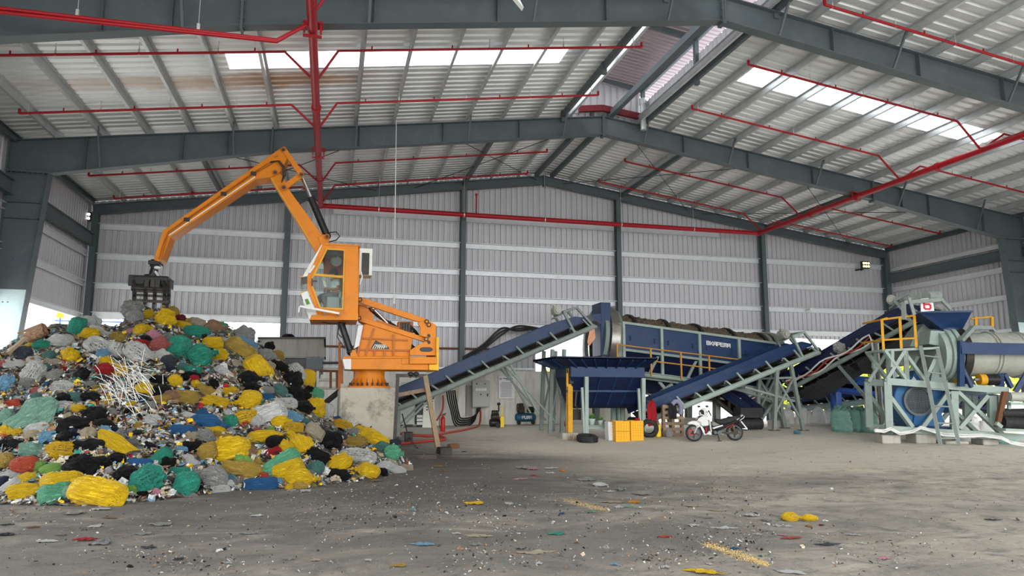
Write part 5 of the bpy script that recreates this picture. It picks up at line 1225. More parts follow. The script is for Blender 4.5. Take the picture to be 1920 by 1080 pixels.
# ================================================================== END WALL FITTINGS
def Zw(x, y, Y): return atY(740+x/6.355, 680+y/6.355, Y)
ct = thing('control_box', 'pale grey electrical control box on the concrete wall with four white gauges', 'box', Zw(1027, 530, 28.6))
a, b = Zw(928, 530, 28.45), Zw(1130, 212, 28.45); m_ = MB(); m_.box(((a.x+b.x)/2, 28.6, (a.z+b.z)/2), (b.x-a.x, .32, b.z-a.z)); m_.build('cabinet', M['cabinet_grey'], ct, bevel=.015)
m_ = MB(); m_.box(((a.x+b.x)/2+.02, 28.43, (a.z+b.z)/2), (b.x-a.x-.06, .03, b.z-a.z-.06)); dr_ = m_.build('door', M['cabinet_grey'], ct, bevel=.006)
for x in (978, 1012, 1045, 1078): m_ = MB(); m_.box(Zw(x, 320, 28.4), (.1, .02, .1)); m_.build('gauge', M['paper'], dr_)
for x, mt in ((978, 'red_paint'), (1025, 'hose_cream'), (1078, 'leaf')): m_ = MB(); q = Zw(x, 252, 28.41); m_.cyl(q, q-V((0, .03, 0)), .03, n=10); m_.build('indicator', M[mt], dr_)
m_ = MB(); m_.box(Zw(1107, 385, 28.4), (.04, .04, .12)); m_.build('handle', M['black_paint'], dr_)
m_ = MB(); m_.box(Zw(1027, 378, 28.4), (.05, .03, .05)); m_.build('switch', M['black_paint'], dr_)
m_ = MB(); a, b = Zw(846, 632, 28.72), Zw(930, 270, 28.72); m_.box(((a.x+b.x)/2, 28.74, (a.z+b.z)/2), (b.x-a.x, .06, b.z-a.z)); tag(m_.build('backing_board', M['concrete_bin']), 'grey brown backing board beside the control box', 'board')
m_ = MB(); a, b = Zw(745, 760, 28.5), Zw(840, 300, 28.5); m_.box(((a.x+b.x)/2, 28.66, (a.z+b.z)/2+.3), (b.x-a.x, .5, b.z-a.z+1.0)); struct(m_, 'column', M['concrete_wall'], 'concrete pier against the low end wall', 'column')
nb = thing('notice_board', 'white printed notice sheet on the concrete wall', 'notice', Zw(1335, 430, 28.7))
a, b = atY(935, 747, 28.72), atY(965, 706, 28.72); m_ = MB(); m_.box(((a.x+b.x)/2, 28.82, (a.z+b.z)/2), (b.x-a.x, .19, b.z-a.z)); m_.build('sheet', M['paper'], nb)
m_ = MB(); w = b.x-a.x
m_.ring(V((a.x+.08, 28.722, b.z-.1)), V((a.x+.08, 28.719, b.z-.1)), .045, .02, 14); R_ = random.Random(8)
for i, zz in enumerate((.08, .13)): m_.box((a.x+w*.58, 28.722, b.z-zz), (w*(.62 if i == 0 else .3), .004, .03))
for i in range(18): m_.box((a.x+w*.5-R_.random()*.04, 28.722, b.z-.24-i*.034), (w*.8-R_.random()*.12, .004, .01))
m_.build('print', M['ink'], nb)
# switchgear behind the long conveyor
for (x0_, x1_, y0_, y1_, lb) in ((55, 245, 235, 778, 'closed grey switchgear cabinet behind the long conveyor'), (262, 470, 385, 778, 'pale switchgear cabinet with its door standing open')):
    g = Zw((x0_+x1_)/2, 778, 27.5); a, b = Zw(x0_, y1_, 27.5), Zw(x1_, y0_, 27.5); z0_ = floor_z(g.x, 27.8)+.1
    sw = thing('switchgear_cabinet', lb, 'cabinet', (g.x, 27.8, z0_))
    m_ = MB(); m_.box(((a.x+b.x)/2, 27.8, (z0_+b.z)/2), (b.x-a.x, .6, b.z-z0_)); m_.build('cabinet', M['cabinet_grey'] if x0_ < 100 else M['black_paint'], sw, bevel=.01)
    m_ = MB(); m_.box(((a.x+b.x)/2, 27.8, z0_-.06), (b.x-a.x-.1, .5, .12)); m_.build('plinth', M['black_paint'], sw)
    if x0_ > 100:
        m_ = MB(); m_.prism([Zw(x, y, 27.4) for x, y in ((345, 480), (478, 430), (470, 775), (330, 775))], (0, .03, 0)); d_o = m_.build('open_door', M['cream'], sw)
        for r in range(4):
            for c_ in range(3): m_ = MB(); q = Zw(385+c_*32, 460+r*34, 27.39); m_.box(q, (.05, .03, .05)); m_.build('switch', M['black_paint'], d_o)
        for r in range(3): m_ = MB(); m_.box(Zw(298, 640+r*42, 27.47), (.22, .06, .1)); m_.build('relay', M['hose_cream'], sw)
    else:
        for q in (118, 158): m_ = MB(); c = Zw(q, 290, 27.48); m_.cyl(c, c-V((0, .03, 0)), .03, n=10); m_.build('indicator', M['black_paint'], sw)
R_ = random.Random(5)
CN = ['black cable looping to the control box, outermost of the bundle', 'black cable looping to the control box, second from outside', 'black cable looping to the control box, third from outside', 'black cable looping to the control box, fourth from outside', 'black cable looping to the control box, innermost of the bundle']
for k in range(5):
    x0_ = 560+k*24; m_ = MB(); pts = [Zw(x0_+60, 330, 27.6), Zw(x0_+75, 450, 27.7), Zw(x0_+110, 570+10*k, 27.8), Zw(720+k*16, 745-k*22, 28.0), Zw(850, 760-k*24, 28.2), Zw(950, 690-k*14, 28.35), Zw(985+k*10, 540, 28.5)]
    # smooth the run
    sm = []
    for i in range(len(pts)-1):
        for q in range(4):
            t = q/4; p0, p1, p2, p3 = pts[max(i-1, 0)], pts[i], pts[i+1], pts[min(i+2, len(pts)-1)]
            sm.append(.5*((2*p1)+(p2-p0)*t+(2*p0-5*p1+4*p2-p3)*t*t+(3*p1-p0-3*p2+p3)*t**3))
    m_.tube(sm+[pts[-1]], .03, 6); tag(m_.build('cable', M['black_paint']), CN[k], 'cable')
def smooth(pts, n=6):
    out = []
    for i in range(len(pts)-1):
        p0, p1, p2, p3 = pts[max(i-1, 0)], pts[i], pts[i+1], pts[min(i+2, len(pts)-1)]
        for q in range(n): t = q/n; out.append(.5*((2*p1)+(p2-p0)*t+(2*p0-5*p1+4*p2-p3)*t*t+(3*p1-p0-3*p2+p3)*t**3))
    return out+[pts[-1]]
def hose_ground(lst, lift): return [ground(740+x/6.355, 680+y/6.355, lift) for x, y in lst]
m_ = MB(); m_.tube(smooth([Zw(1020, 560, 28.4), Zw(1022, 650, 28.3)]+hose_ground([(1000, 760), (900, 795), (760, 820), (620, 838), (400, 850), (100, 858), (-40, 862)], .04)), .038, 8); tag(m_.build('hose', M['hose_red']), 'red hose running from the control box along the floor', 'hose')
m_ = MB(); m_.tube(smooth(hose_ground([(90, 868), (300, 880), (520, 885), (605, 905), (590, 930), (520, 940), (380, 950), (200, 962), (20, 978)], .04)), .038, 8); tag(m_.build('hose', M['hose_red']), 'red hose lying in a loop in front of the long conveyor', 'hose')
m_ = MB(); m_.tube(smooth([Zw(575, 390, 27.3), Zw(578, 480, 27.3), Zw(565, 580, 27.3), Zw(500, 690, 27.2)]), .035, 8); tag(m_.build('hose', M['hose_red']), 'thin red hose hanging under the long conveyor', 'hose')
m_ = MB(); m_.tube(smooth([Zw(90, 610, 24.2), Zw(130, 760, 23.6), Zw(180, 900, 22.4), ground(740+270/6.355, 680+1030/6.355, .03)]), .02, 6); tag(m_.build('cable', M['black_paint']), 'black cable trailing from the conveyor leg to the floor', 'cable')
for k in range(3):
    m_ = MB(); m_.tube(smooth([atY(868, 676-k*3, 28.6), atY(905, 655-k*4, 28.55), atY(940, 628-k*6, 28.5), atY(968, 612+k*4, 28.5), atY(1000, 614+k*2, 28.5), atY(1030, 622, 28.5)]), .045, 6)
    tag(m_.build('cable', M['black_paint']), 'thick black cable curving over the end wall sheet, %s of three' % ('uppermost', 'middle', 'lowest')[2-k if k else 2], 'cable')
# timber frame standing in the wet
wf = thing('timber_trestle', 'rough timber and steel frame with two small lamps beside the concrete block', 'frame', ground(823, 848))
fg = ground(823, 849); YF = fg.y
m_ = MB(); m_.bar(Zw(362, 155, YF), fg, .14, .12); m_.build('timber_post', M['wood_pale'], wf)
m_ = MB(); m_.bar(Zw(15, 152, YF), Zw(380, 158, YF), .08, .09); m_.build('top_bar', M['black_iron'], wf)
m_ = MB(); a = Zw(38, 152, YF); m_.bar(a, V((a.x-.05, YF, floor_z(a.x, YF))), .08, .08); m_.build('steel_post', M['black_iron'], wf)
for x in (190, 255): m_ = MB(); q = Zw(x, 140, YF); m_.sph(q, (.09, .08, .07)); m_.bar(q, q-V((0, 0, .1)), .03, .03); m_.build('lamp', M['black_paint'], wf)
m_ = MB(); a, b = Zw(40, 385, YF+.15), Zw(385, 320, YF+.15); m_.bar(a, b, .06, .1); m_.build('cross_board', M['wood'], wf)
for (px, py, s, lb) in ((850, 840, (.3, .22, .14), 'brown block lying on the wet floor beside the timber post'), (833, 851, (.34, .26, .2), 'dark block at the foot of the timber post'), (764, 827, (.28, .2, .3), 'dark concrete block between the conveyor legs')):
    g = ground(px, py); m_ = MB(); m_.box(g+V((0, 0, s[2]/2-.02)), s, Matrix.Rotation(.3, 3, 'Z')); tag(m_.build('block', M['rust'] if px == 850 else M['black_iron'], bevel=.02), lb, 'block')
# ================================================================== THINGS ON THE FLOOR
def extinguisher(px, py, lb, s=1.0):
    g = ground(px, py); e = thing('fire_extinguisher', lb, 'extinguisher', g); r = .085*s
    m_ = MB(); m_.lathe(g, V((0, 0, .52*s)), [(r*.95, 0), (r, .04), (r, .78), (r*.75, .9), (r*.3, .98), (r*.3, 1.04)], 20, caps=True); m_.build('cylinder', M['red_paint'], e)
    m_ = MB(); m_.bar(g+V((-.02, 0, .55*s)), g+V((.11, 0, .6*s)), .03, .03); m_.bar(g+V((-.02, 0, .54*s)), g+V((.1, 0, .54*s)), .03, .02); m_.build('valve_lever', M['black_paint'], e)
    m_ = MB(); m_.tube([g+V((-.03, 0, .55*s)), g+V((-.12, -.02, .5*s)), g+V((-.13, -.03, .25*s)), g+V((-.11, -.04, .12*s))], .014, 6); m_.build('hose', M['black_paint'], e)
    if px > 1000: m_ = MB(); m_.cyl(g+V((0, 0, .2*s)), g+V((0, 0, .4*s)), r*1.02, n=20, caps=False); m_.build('label_band', M['paper'], e)
extinguisher(1058, 797, 'red fire extinguisher with a pale label beside the orange post', 1.1)
extinguisher(830, 807, 'red fire extinguisher on the floor below the hanging cables', 1.05)
# air compressors
def compressor(px, py, L, r, tank, lb, txt):
    g = ground(px, py); c = thing('air_compressor', lb, 'compressor', g); z = r+.12
    m_ = MB(); m_.lathe(g+V((-L/2, 0, z)), V((L, 0, 0)), [(0, 0), (r*.7, .02), (r, .1), (r, .9), (r*.7, .98), (0, 1)], 24); tk = m_.build('tank', M[tank], c)
    if txt:
        m_ = MB(); letters(m_, txt, g+V((-L*.2, -r-.006, z-.05)), V((.03, 0, 0)), V((0, 0, .026)), .012, .022, V((0, -1, 0))); m_.build('lettering', M['white_paint'], tk)
    for s in (-1, 1): m_ = MB(); m_.cyl(g+V((s*L*.35, -.14, .08)), g+V((s*L*.35, -.08, .08)), .08, n=14); m_.build('wheel', M['rubber'], c)
    m_ = MB(); m_.box(g+V((-L*.2, 0, z+r+.13)), (L*.26, .22, .26)); m_.cyl(g+V((-L*.2, 0, z+r+.2)), g+V((-L*.2, 0, z+r+.4)), .09, n=12)
    for k in range(5): m_.box(g+V((-L*.2, 0, z+r+.18+k*.04)), (.24, .24, .014))
    m_.build('pump_head', M['black_iron'], c)
    m_ = MB(); m_.cyl(g+V((L*.1, 0, z+r+.14)), g+V((L*.36, 0, z+r+.14)), .12, n=16); m_.cyl(g+V((L*.36, 0, z+r+.14)), g+V((L*.4, 0, z+r+.14)), .135, n=16); m_.build('motor', M['black_paint'], c)
    m_ = MB(); m_.ring(g+V((-L*.34, 0, z+r+.2)), g+V((-L*.38, 0, z+r+.2)), .19, .15, 24); m_.box(g+V((-L*.36, 0, z+r+.2)), (.02, .3, .03)); m_.build('flywheel', M['black_iron'], c)
    return c, g, z
compressor(985, 797, .86, .17, 'puma_blue', 'blue tank air compressor on the floor against the end wall', 'PUMA')
g = ground(932, 802); c = thing('air_compressor', 'small black and yellow upright compressor on the floor against the wall', 'compressor', g)
m_ = MB(); m_.lathe(g+V((-.3, 0, .18)), V((.42, 0, 0)), [(0, 0), (.12, .03), (.15, .12), (.15, .88), (.12, .97), (0, 1)], 20); m_.build('tank', M['black_paint'], c)
m_ = MB(); m_.cyl(g+V((-.22, 0, .4)), g+V((.06, 0, .4)), .12, n=16); m_.cyl(g+V((-.2, 0, .56)), g+V((.04, 0, .56)), .09, n=14); m_.build('pump', M['black_iron'], c)
m_ = MB(); m_.box(g+V((.18, 0, .22)), (.14, .2, .4)); m_.tube([g+V((.16, -.05, .3)), g+V((.19, -.05, .75)), g+V((.12, -.05, .78))], .025, 8); m_.build('side_cover', M['jerry_yellow'], c, bevel=.02)
m_ = MB(); m_.cyl(g+V((.06, 0, .6)), g+V((.06, 0, .82)), .03, n=8); m_.sph(g+V((.06, 0, .88)), (.07, .06, .06)); m_.build('filter', M['black_paint'], c)
m_ = MB(); m_.cyl(g+V((0, -.2, .09)), g+V((0, -.15, .09)), .09, n=14); m_.build('wheel', M['rubber'], c)
# yellow crates in front of the hopper
def crate(x, y, z, w, d, h, lb, mt='crate_yellow', open_top=False):
    c = thing('plastic_crate', lb, 'crate', (x, y, z), 'yellow crates')
    m_ = MB(); t = .02
    o = [V((x-w/2, y-d/2, z)), V((x+w/2, y-d/2, z)), V((x+w/2, y+d/2, z)), V((x-w/2, y+d/2, z))]; i = [V((x-w/2+t, y-d/2+t, z)), V((x+w/2-t, y-d/2+t, z)), V((x+w/2-t, y+d/2-t, z)), V((x-w/2+t, y+d/2-t, z))]
    m_.loop(o, i, (0, 0, h)); m_.box((x, y, z+t/2), (w-.01, d-.01, t)); m_.build('crate_body', M[mt], c)
    m_ = MB()
    for zz in (.04, h*.35, h*.65, h-.03):
        m_.box((x, y-d/2-.008, z+zz), (w+.02, .02, .035)); m_.box((x-w/2-.008, y, z+zz), (.02, d, .035))
    for k in range(6): m_.box((x-w/2+w*k/5, y-d/2-.006, z+h/2), (.022, .02, h))
    m_.build('crate_rib', M[mt], c)
    return c
g1 = ground(1169, 820); w1 = 26/FPX*23.8
hh = .315
for k in range(2): crate(g1.x, g1.y+.3, g1.z+k*(hh+.01), w1, .5, hh, 'yellow plastic crate, %s of the stack beside the white foam box' % ('bottom' if k == 0 else 'top'))
g2 = ground(1196, 820)
for k in range(2): crate(g2.x, g2.y+.3, g2.z+k*(hh+.0), w1*.9, .5, hh, 'yellow plastic crate, %s of the stack next to the standing tyre' % ('bottom' if k == 0 else 'top'))
m_ = MB(); g3 = ground(1149, 818); m_.prism([g3+V((-.14, 0, 0)), g3+V((.13, -.05, .0)), g3+V((.14, 0, .58)), g3+V((-.15, 0, .6))], (0, .34, 0)); 
fb = tag(m_.build('foam_box', M['foam_white'], bevel=.02), 'white foam box standing against the yellow crates', 'box')
m_ = MB()
for k in range(5): m_.box((g2.x+.1, g2.y-.0, g2.z+.5), (.0, .0, .0)) if False else None
m_.box((g2.x+.12, g2.y+.3, g2.z+.66), (.16, .14, .1)); tag(m_.build('rag', M['red_cloth'], bevel=.03), 'red rag lying on the crate stack', 'rag')
def tyre(c, ax, ro, ri, w, lb, parent=None):
    c, ax = V(c), V(ax).normalized(); m_ = MB()
    pr = [(ri, -.5), (ri+.02, -.55), (ri+(ro-ri)*.5, -.62), (ro-.03, -.52), (ro, -.36), (ro, .36), (ro-.03, .52), (ri+(ro-ri)*.5, .62), (ri+.02, .55), (ri, .5), (ri+.03, .2), (ri+.03, -.2), (ri, -.5)]
    m_.lathe(c, ax*w, pr, 36); n = 26
    d, s, u = _frame(ax)
    for i in range(n):
        a = 2*math.pi*i/n; q = c+(s*math.cos(a)+u*math.sin(a))*ro; tt = (-s*math.sin(a)+u*math.cos(a))
        for k in (-.2, .2): m_.bar(q+d*w*(k-.14)-tt*.012, q+d*w*(k+.14)+tt*.012, .035, .02, up=(s*math.cos(a)+u*math.sin(a)))
    return tag(m_.build('tyre', M['rubber']), lb, 'tyre')
g = ground(1220, 820); tyre(g+V((0, .1, .30)), (.35, 1, .12), .30, .17, .19, 'black tyre standing upright beside the yellow crates')
g = ground(1104, 819); tyre(g+V((0, .15, .12)), (.03, -.12, 1), .33, .17, .2, 'worn black tyre lying flat in front of the hopper')
g = ground(1236, 820); jc = thing('jerrycan', 'yellow jerrycan behind the standing tyre', 'jerrycan', g)
m_ = MB(); m_.box(g+V((0, .12, .2)), (.17, .24, .4)); m_.build('body', M['jerry_yellow'], jc, bevel=.03); m_ = MB(); m_.cyl(g+V((-.03, .12, .4)), g+V((-.03, .12, .46)), .03, n=10); m_.build('cap', M['jerry_yellow'], jc)
m_ = MB(); m_.tube([g+V((.05, .02, .39)), g+V((.05, .05, .46)), g+V((.05, .2, .46)), g+V((.05, .23, .39))], .018, 6); m_.build('handle', M['jerry_yellow'], jc)
# pallet standing on edge, clothes over it
pg = ground(1264, 817); pl = thing('wooden_pallet', 'weathered wooden pallet standing on edge behind the motorbike', 'pallet', pg)
pw, ph = 43/FPX*24.3, 1.06
for k in range(3): m_ = MB(); m_.box(pg+V((-pw/2+.05+(pw-.1)*k/2, .08, ph/2)), (.1, .1, ph)); m_.build('bearer', M['wood'], pl)
for k in range(6):
    m_ = MB(); m_.box(pg+V((0, .02, .06+k*(ph-.12)/5)), (pw, .022, .095)); m_.build('board', M['wood_pale'] if k % 2 else M['wood'], pl)
    m_ = MB(); m_.box(pg+V((0, .14, .06+k*(ph-.12)/5)), (pw, .022, .095)); m_.build('board', M['wood'], pl)
def cloth(name, pts, mt, lb, seed, th=.1, fold=.035):
    """a garment hanging in folds: outline in x and z, folds in depth"""
    R = random.Random(seed); m_ = MB(); (x0_, x1_, z0_, z1_, Yc_) = pts; nx_, nz_ = 12, 14; vs = []
    for sd in (0, 1):
        for j in range(nz_+1):
            for i in range(nx_+1):
                u_, v_ = i/nx_, j/nz_; wd = 1-.35*abs(v_-.45)-.25*(v_ > .9); x = (x0_+x1_)/2+(u_-.5)*(x1_-x0_)*wd+.03*noise.noise(V((v_*4, seed, 0)))
                e = math.sin(math.pi*u_)**.5
                y = Yc_+(-1 if sd == 0 else 1)*th*e*(.6+.4*v_)+fold*math.sin(u_*9+3*noise.noise(V((u_*2, v_*3, seed))))*(1 if sd == 0 else .3)*e
                z = z0_+(z1_-z0_)*v_+.04*noise.noise(V((u_*3, v_*2, seed+5)))
                vs.append((x, y, z))
    k = (nx_+1)*(nz_+1); f = []
    for j in range(nz_):
        for i in range(nx_):
            a = j*(nx_+1)+i; f += [(a, a+1, a+nx_+2, a+nx_+1), (k+a+nx_+1, k+a+nx_+2, k+a+1, k+a)]
    rim = [i for i in range(nx_+1)]+[j*(nx_+1)+nx_ for j in range(1, nz_+1)]+[nz_*(nx_+1)+i for i in range(nx_-1, -1, -1)]+[j*(nx_+1) for j in range(nz_-1, 0, -1)]
    for a, b in zip(rim, rim[1:]+rim[:1]): f.append((b, a, k+a, k+b))
    m_.add(vs, f, True); return tag(m_.build(name, M[mt]), lb, 'clothing')
q = Z5(778, 830, 22.4); cloth('jacket', (q.x-.19, q.x+.17, q.z-.4, q.z+.42, 22.35), 'red_cloth', 'red jacket hanging between the hopper and the pallet', 2, .09)
m_ = MB(); m_.tube([q+V((0, -.02, .4)), q+V((.02, 0, .5)), q+V((.01, .25, .62))], .02, 6); tag(m_.build('hook', M['black_iron']), 'dark hook carrying the red jacket', 'hook')
cloth('jacket', (pg.x-.22, pg.x+.1, pg.z+.6, pg.z+1.12, pg.y-.07), 'black_cloth', 'black garment hung over the wooden pallet', 7, .07)
m_ = MB(); a = pg+V((.02, -.1, 1.02)); m_.tube(smooth([a+V((-.12, -.02, .06)), a+V((0, -.03, .16)), a+V((.14, -.03, .12)), a+V((.2, -.02, -.06)), a+V((.17, -.03, -.28))]), .075, 10, radii=None); tag(m_.build('scarf', M['lilac_cloth']), 'lilac grey cloth draped over the pallet top', 'clothing')
# potted plants on the hopper's base channel
for (x, y, s, lb) in ((345, 916, 1.15, 'larger of two white potted plants on the hopper base'), (408, 916, .85, 'smaller of two white potted plants on the hopper base')):
    p = Z5(x, y, 22.56); p.z = HB(310, 928).z+.062; pp = thing('potted_plant', lb, 'plant', p)
    m_ = MB(); h = .125*s; m_.lathe(p, V((0, 0, h*1.4)), [(.001, 0), (.065*s, 0), (.1*s, .9), (.11*s, 1), (.09*s, 1), (.085*s, .85), (.001, .85)], 20); m_.build('pot', M['seat_pale'], pp)
    R_ = random.Random(x); m_ = MB()
    for i in range(46):
        a = R_.random()*6.28; el = R_.random()*1.2+.2; L_ = (.10+.1*R_.random())*s; d = V((math.cos(a)*math.cos(el), math.sin(a)*math.cos(el), math.sin(el)))*L_
        b0 = p+V((0, 0, h*1.3)); s_ = d.cross(V((0, 0, 1))).normalized()*.022; m_.add([b0+d*.4, b0+d*.75+s_, b0+d*1.05, b0+d*.75-s_], [(0, 1, 2, 3)])
    m_.build('foliage', M['leaf'], pp)
m_ = MB(); R_ = random.Random(2); g = ground(1073, 817)
for i in range(40):
    a = R_.random()*6.28; b0 = g+V((R_.uniform(-.15, .15), R_.uniform(-.1, .1), 0)); d = V((math.cos(a)*.12, math.sin(a)*.12, .2+.2*R_.random())); m_.add([b0-V((.006, 0, 0)), b0+V((.006, 0, 0)), b0+d], [(0, 1, 2)])
tag(m_.build('dry_weeds', M['wood_pale']), 'dry weeds growing at the footing of the orange post', 'weeds', kind='stuff')
# ================================================================== MOTORBIKE
gm = ground(1340, 826); DK = (gm-CAM).dot(FW)
def ZM(x, y, e=0): return atD(1270+x/12, 750+y/12, DK)+EY*e
mo = thing('motorbike', 'white and black motorbike parked in front of the blue conveyor', 'motorbike', gm)
def plate_m(name, pts, w, mt, bev=.015, e0=None): m_ = MB(); e = -w/2 if e0 is None else e0; m_.prism([ZM(x, y, e) for x, y in pts], EY*w); return m_.build(name, M[mt], mo, bevel=bev)
for (cx_, cy_, nm) in ((372, 738, 'front_wheel'), (1290, 742, 'rear_wheel')):
    c = ZM(cx_, cy_); R0 = 188/12/FPX*DK; c.z = floor_z(c.x, c.y)+R0
    m_ = MB(); m_.lathe(c-EY*.04, EY*.08, [(R0-.06, 0), (R0-.03, -.1), (R0, .2), (R0, .8), (R0-.03, 1.1), (R0-.06, 1), (R0-.06, 0)], 40); o = m_.build(nm, M['rubber'], mo)
    m_ = MB(); m_.lathe(c-EY*.03, EY*.06, [(R0-.085, 0), (R0-.055, 0), (R0-.055, 1), (R0-.085, 1), (R0-.085, 0)], 40, smooth=False); k = m_.build('rim', M['steel_grey'], o)
    m_ = MB()
    for i in range(5):
        a = 2*math.pi*i/5+.9; m_.bar(c, c+EX*math.cos(a)*(R0-.07)+V((0, 0, math.sin(a)*(R0-.07))), .03, .035, up=EY)
    m_.cyl(c-EY*.07, c+EY*.07, .05, n=16); m_.build('spokes_hub', M['black_paint'], o)
    if nm == 'front_wheel': m_ = MB(); m_.ring(c-EX*.09+V((0, 0, .02))-EY*.05, c-EX*.09+V((0, 0, .02))-EY*.04, .10, .06, 24); k = m_.build('brake_disc', M['red_paint'], o)
    else: m_ = MB(); m_.cyl(c-EY*.08, c-EY*.05, .09, n=20); m_.build('sprocket', M['black_iron'], o)
plate_m('front_fender', [(215, 545), (250, 500), (330, 468), (420, 470), (500, 510), (520, 560), (495, 610), (430, 628), (405, 570), (330, 548)], .12, 'white_paint')
for e in (-.07, .07): m_ = MB(); m_.cyl(ZM(455, 560, e), ZM(372, 745, e), .022, n=10); m_.build('fork', M['galvanised'], mo)
plate_m('front_cowl', [(405, 462), (430, 405), (520, 345), (640, 375), (690, 500), (690, 580), (600, 590), (520, 585), (500, 510)], .24, 'white_paint', .03)
plate_m('cowl_insert', [(540, 595), (690, 560), (690, 700), (640, 760), (600, 770), (585, 680)], .2, 'black_paint', .02)
plate_m('cowl_stripe', [(615, 620), (655, 610), (645, 720), (620, 730)], .206, 'red_paint', .004)
plate_m('lower_cowl', [(510, 590), (560, 620), (600, 740), (640, 765), (755, 790), (765, 765), (735, 700), (700, 690), (640, 760), (600, 770), (560, 700)], .18, 'white_paint', .015)
plate_m('leg_shield', [(690, 440), (715, 445), (760, 720), (740, 735), (710, 600)], .26, 'white_paint', .02)
plate_m('headlight_cowl', [(490, 290), (540, 200), (620, 185), (665, 280), (690, 350), (660, 400), (560, 380), (500, 345)], .2, 'white_paint', .015)
plate_m('headlight', [(410, 450), (470, 375), (540, 340), (560, 352), (470, 400), (425, 460)], .25, 'black_paint', .006)
m_ = MB(); m_.tube([ZM(640, 230, -.32), ZM(655, 265, -.2), ZM(620, 270, 0), ZM(655, 265, .2), ZM(640, 230, .32)], .014, 8); m_.cyl(ZM(640, 230, -.34), ZM(700, 350, -.3), .02, n=8); m_.cyl(ZM(640, 230, .34), ZM(700, 330, .3), .02, n=8); m_.build('handlebar', M['black_paint'], mo)
for e, x, y in ((-.3, 635, 140), (.3, 570, 150)): m_ = MB(); m_.cyl(ZM(640, 225, e), ZM(x, y, e*1.05), .007, n=6); m_.sph(ZM(x-30, y, e*1.05), (.06, .02, .035)); m_.build('mirror', M['black_paint'], mo)
m_ = MB(); m_.tube(smooth([ZM(640, 470), ZM(760, 600), ZM(900, 610), ZM(1180, 480), ZM(1420, 370)]), .05, 8); m_.build('frame', M['black_paint'], mo)
plate_m('seat', [(840, 440), (870, 420), (990, 432), (1120, 400), (1160, 370), (1400, 360), (1440, 375), (1300, 450), (1120, 520), (950, 545), (870, 510)], .24, 'rubber', .035)
plate_m('side_cover', [(760, 640), (880, 580), (1000, 560), (1160, 510), (1460, 330), (1480, 370), (1370, 470), (1250, 540), (1100, 620), (950, 680), (870, 680)], .2, 'black_paint', .025)
plate_m('side_stripe', [(765, 625), (880, 585), (1000, 555), (1010, 580), (900, 615), (800, 650)], .21, 'white_paint', .004)
plate_m('tail_stripe', [(1080, 610), (1230, 540), (1260, 530), (1240, 556), (1090, 628)], .212, 'red_paint', .004)
plate_m('tail_trim', [(1305, 440), (1440, 335), (1458, 338), (1330, 445)], .212, 'white_paint', .004)
m_ = MB(); m_.tube([ZM(1380, 460, .1), ZM(1470, 400, .1), ZM(1485, 365, .1), ZM(1440, 325, 0), ZM(1485, 365, -.1), ZM(1470, 400, -.1), ZM(1380, 460, -.1)], .014, 8); m_.build('grab_rail', M['galvanised'], mo)
plate_m('rear_fender', [(1320, 520), (1400, 545), (1500, 640), (1560, 690), (1530, 690), (1450, 640), (1360, 565)], .1, 'black_paint', .01)
m_ = MB(); m_.bar(ZM(1430, 480), ZM(1560, 640), .03, .03); m_.bar(ZM(1450, 640), ZM(1570, 650), .1, .02); m_.build('plate_bracket', M['galvanised'], mo)
plate_m('cowl_grille', [(500, 250), (540, 215), (575, 235), (590, 330), (520, 320)], .206, 'black_paint', .004)
plate_m('engine', [(755, 690), (800, 650), (880, 690), (980, 690), (980, 760), (900, 790), (780, 780)], .26, 'black_iron', .03)
m_ = MB(); m_.cyl(ZM(920, 735, -.16), ZM(920, 735, -.12), .07, n=18); m_.cyl(ZM(830, 730, -.15), ZM(830, 730, -.12), .05, n=18); m_.build('engine_cover', M['steel_grey'], mo)
m_ = MB(); m_.bar(ZM(960, 735, -.1), ZM(1290, 745, -.1), .03, .05); m_.bar(ZM(960, 735, .1), ZM(1290, 745, .1), .03, .05); m_.build('swing_arm', M['black_iron'], mo)
m_ = MB(); m_.cyl(ZM(880, 790, .14), ZM(1020, 780, .16), .02, n=8); m_.cyl(ZM(1020, 780, .16), ZM(1380, 680, .18), .045, n=14); m_.build('exhaust', M['galvanised'], mo)
for e in (-.11, .11): m_ = MB(); m_.cyl(ZM(1215, 560, e), ZM(1260, 700, e), .028, n=10); m_.build('shock_absorber', M['rust'] if e < 0 else M['black_iron'], mo)
m_ = MB(); q = ZM(900, 800, -.12); m_.bar(q, V((q.x, q.y-.05, floor_z(q.x, q.y))), .022, .03); m_.bar(V((q.x-.08, q.y-.06, floor_z(q.x, q.y)+.01)), V((q.x+.06, q.y-.06, floor_z(q.x, q.y)+.01)), .03, .02); m_.build('kick_stand', M['black_iron'], mo)
m_ = MB(); m_.bar(ZM(880, 775, -.22), ZM(880, 775, .22), .035, .025); m_.build('foot_peg', M['rubber'], mo)
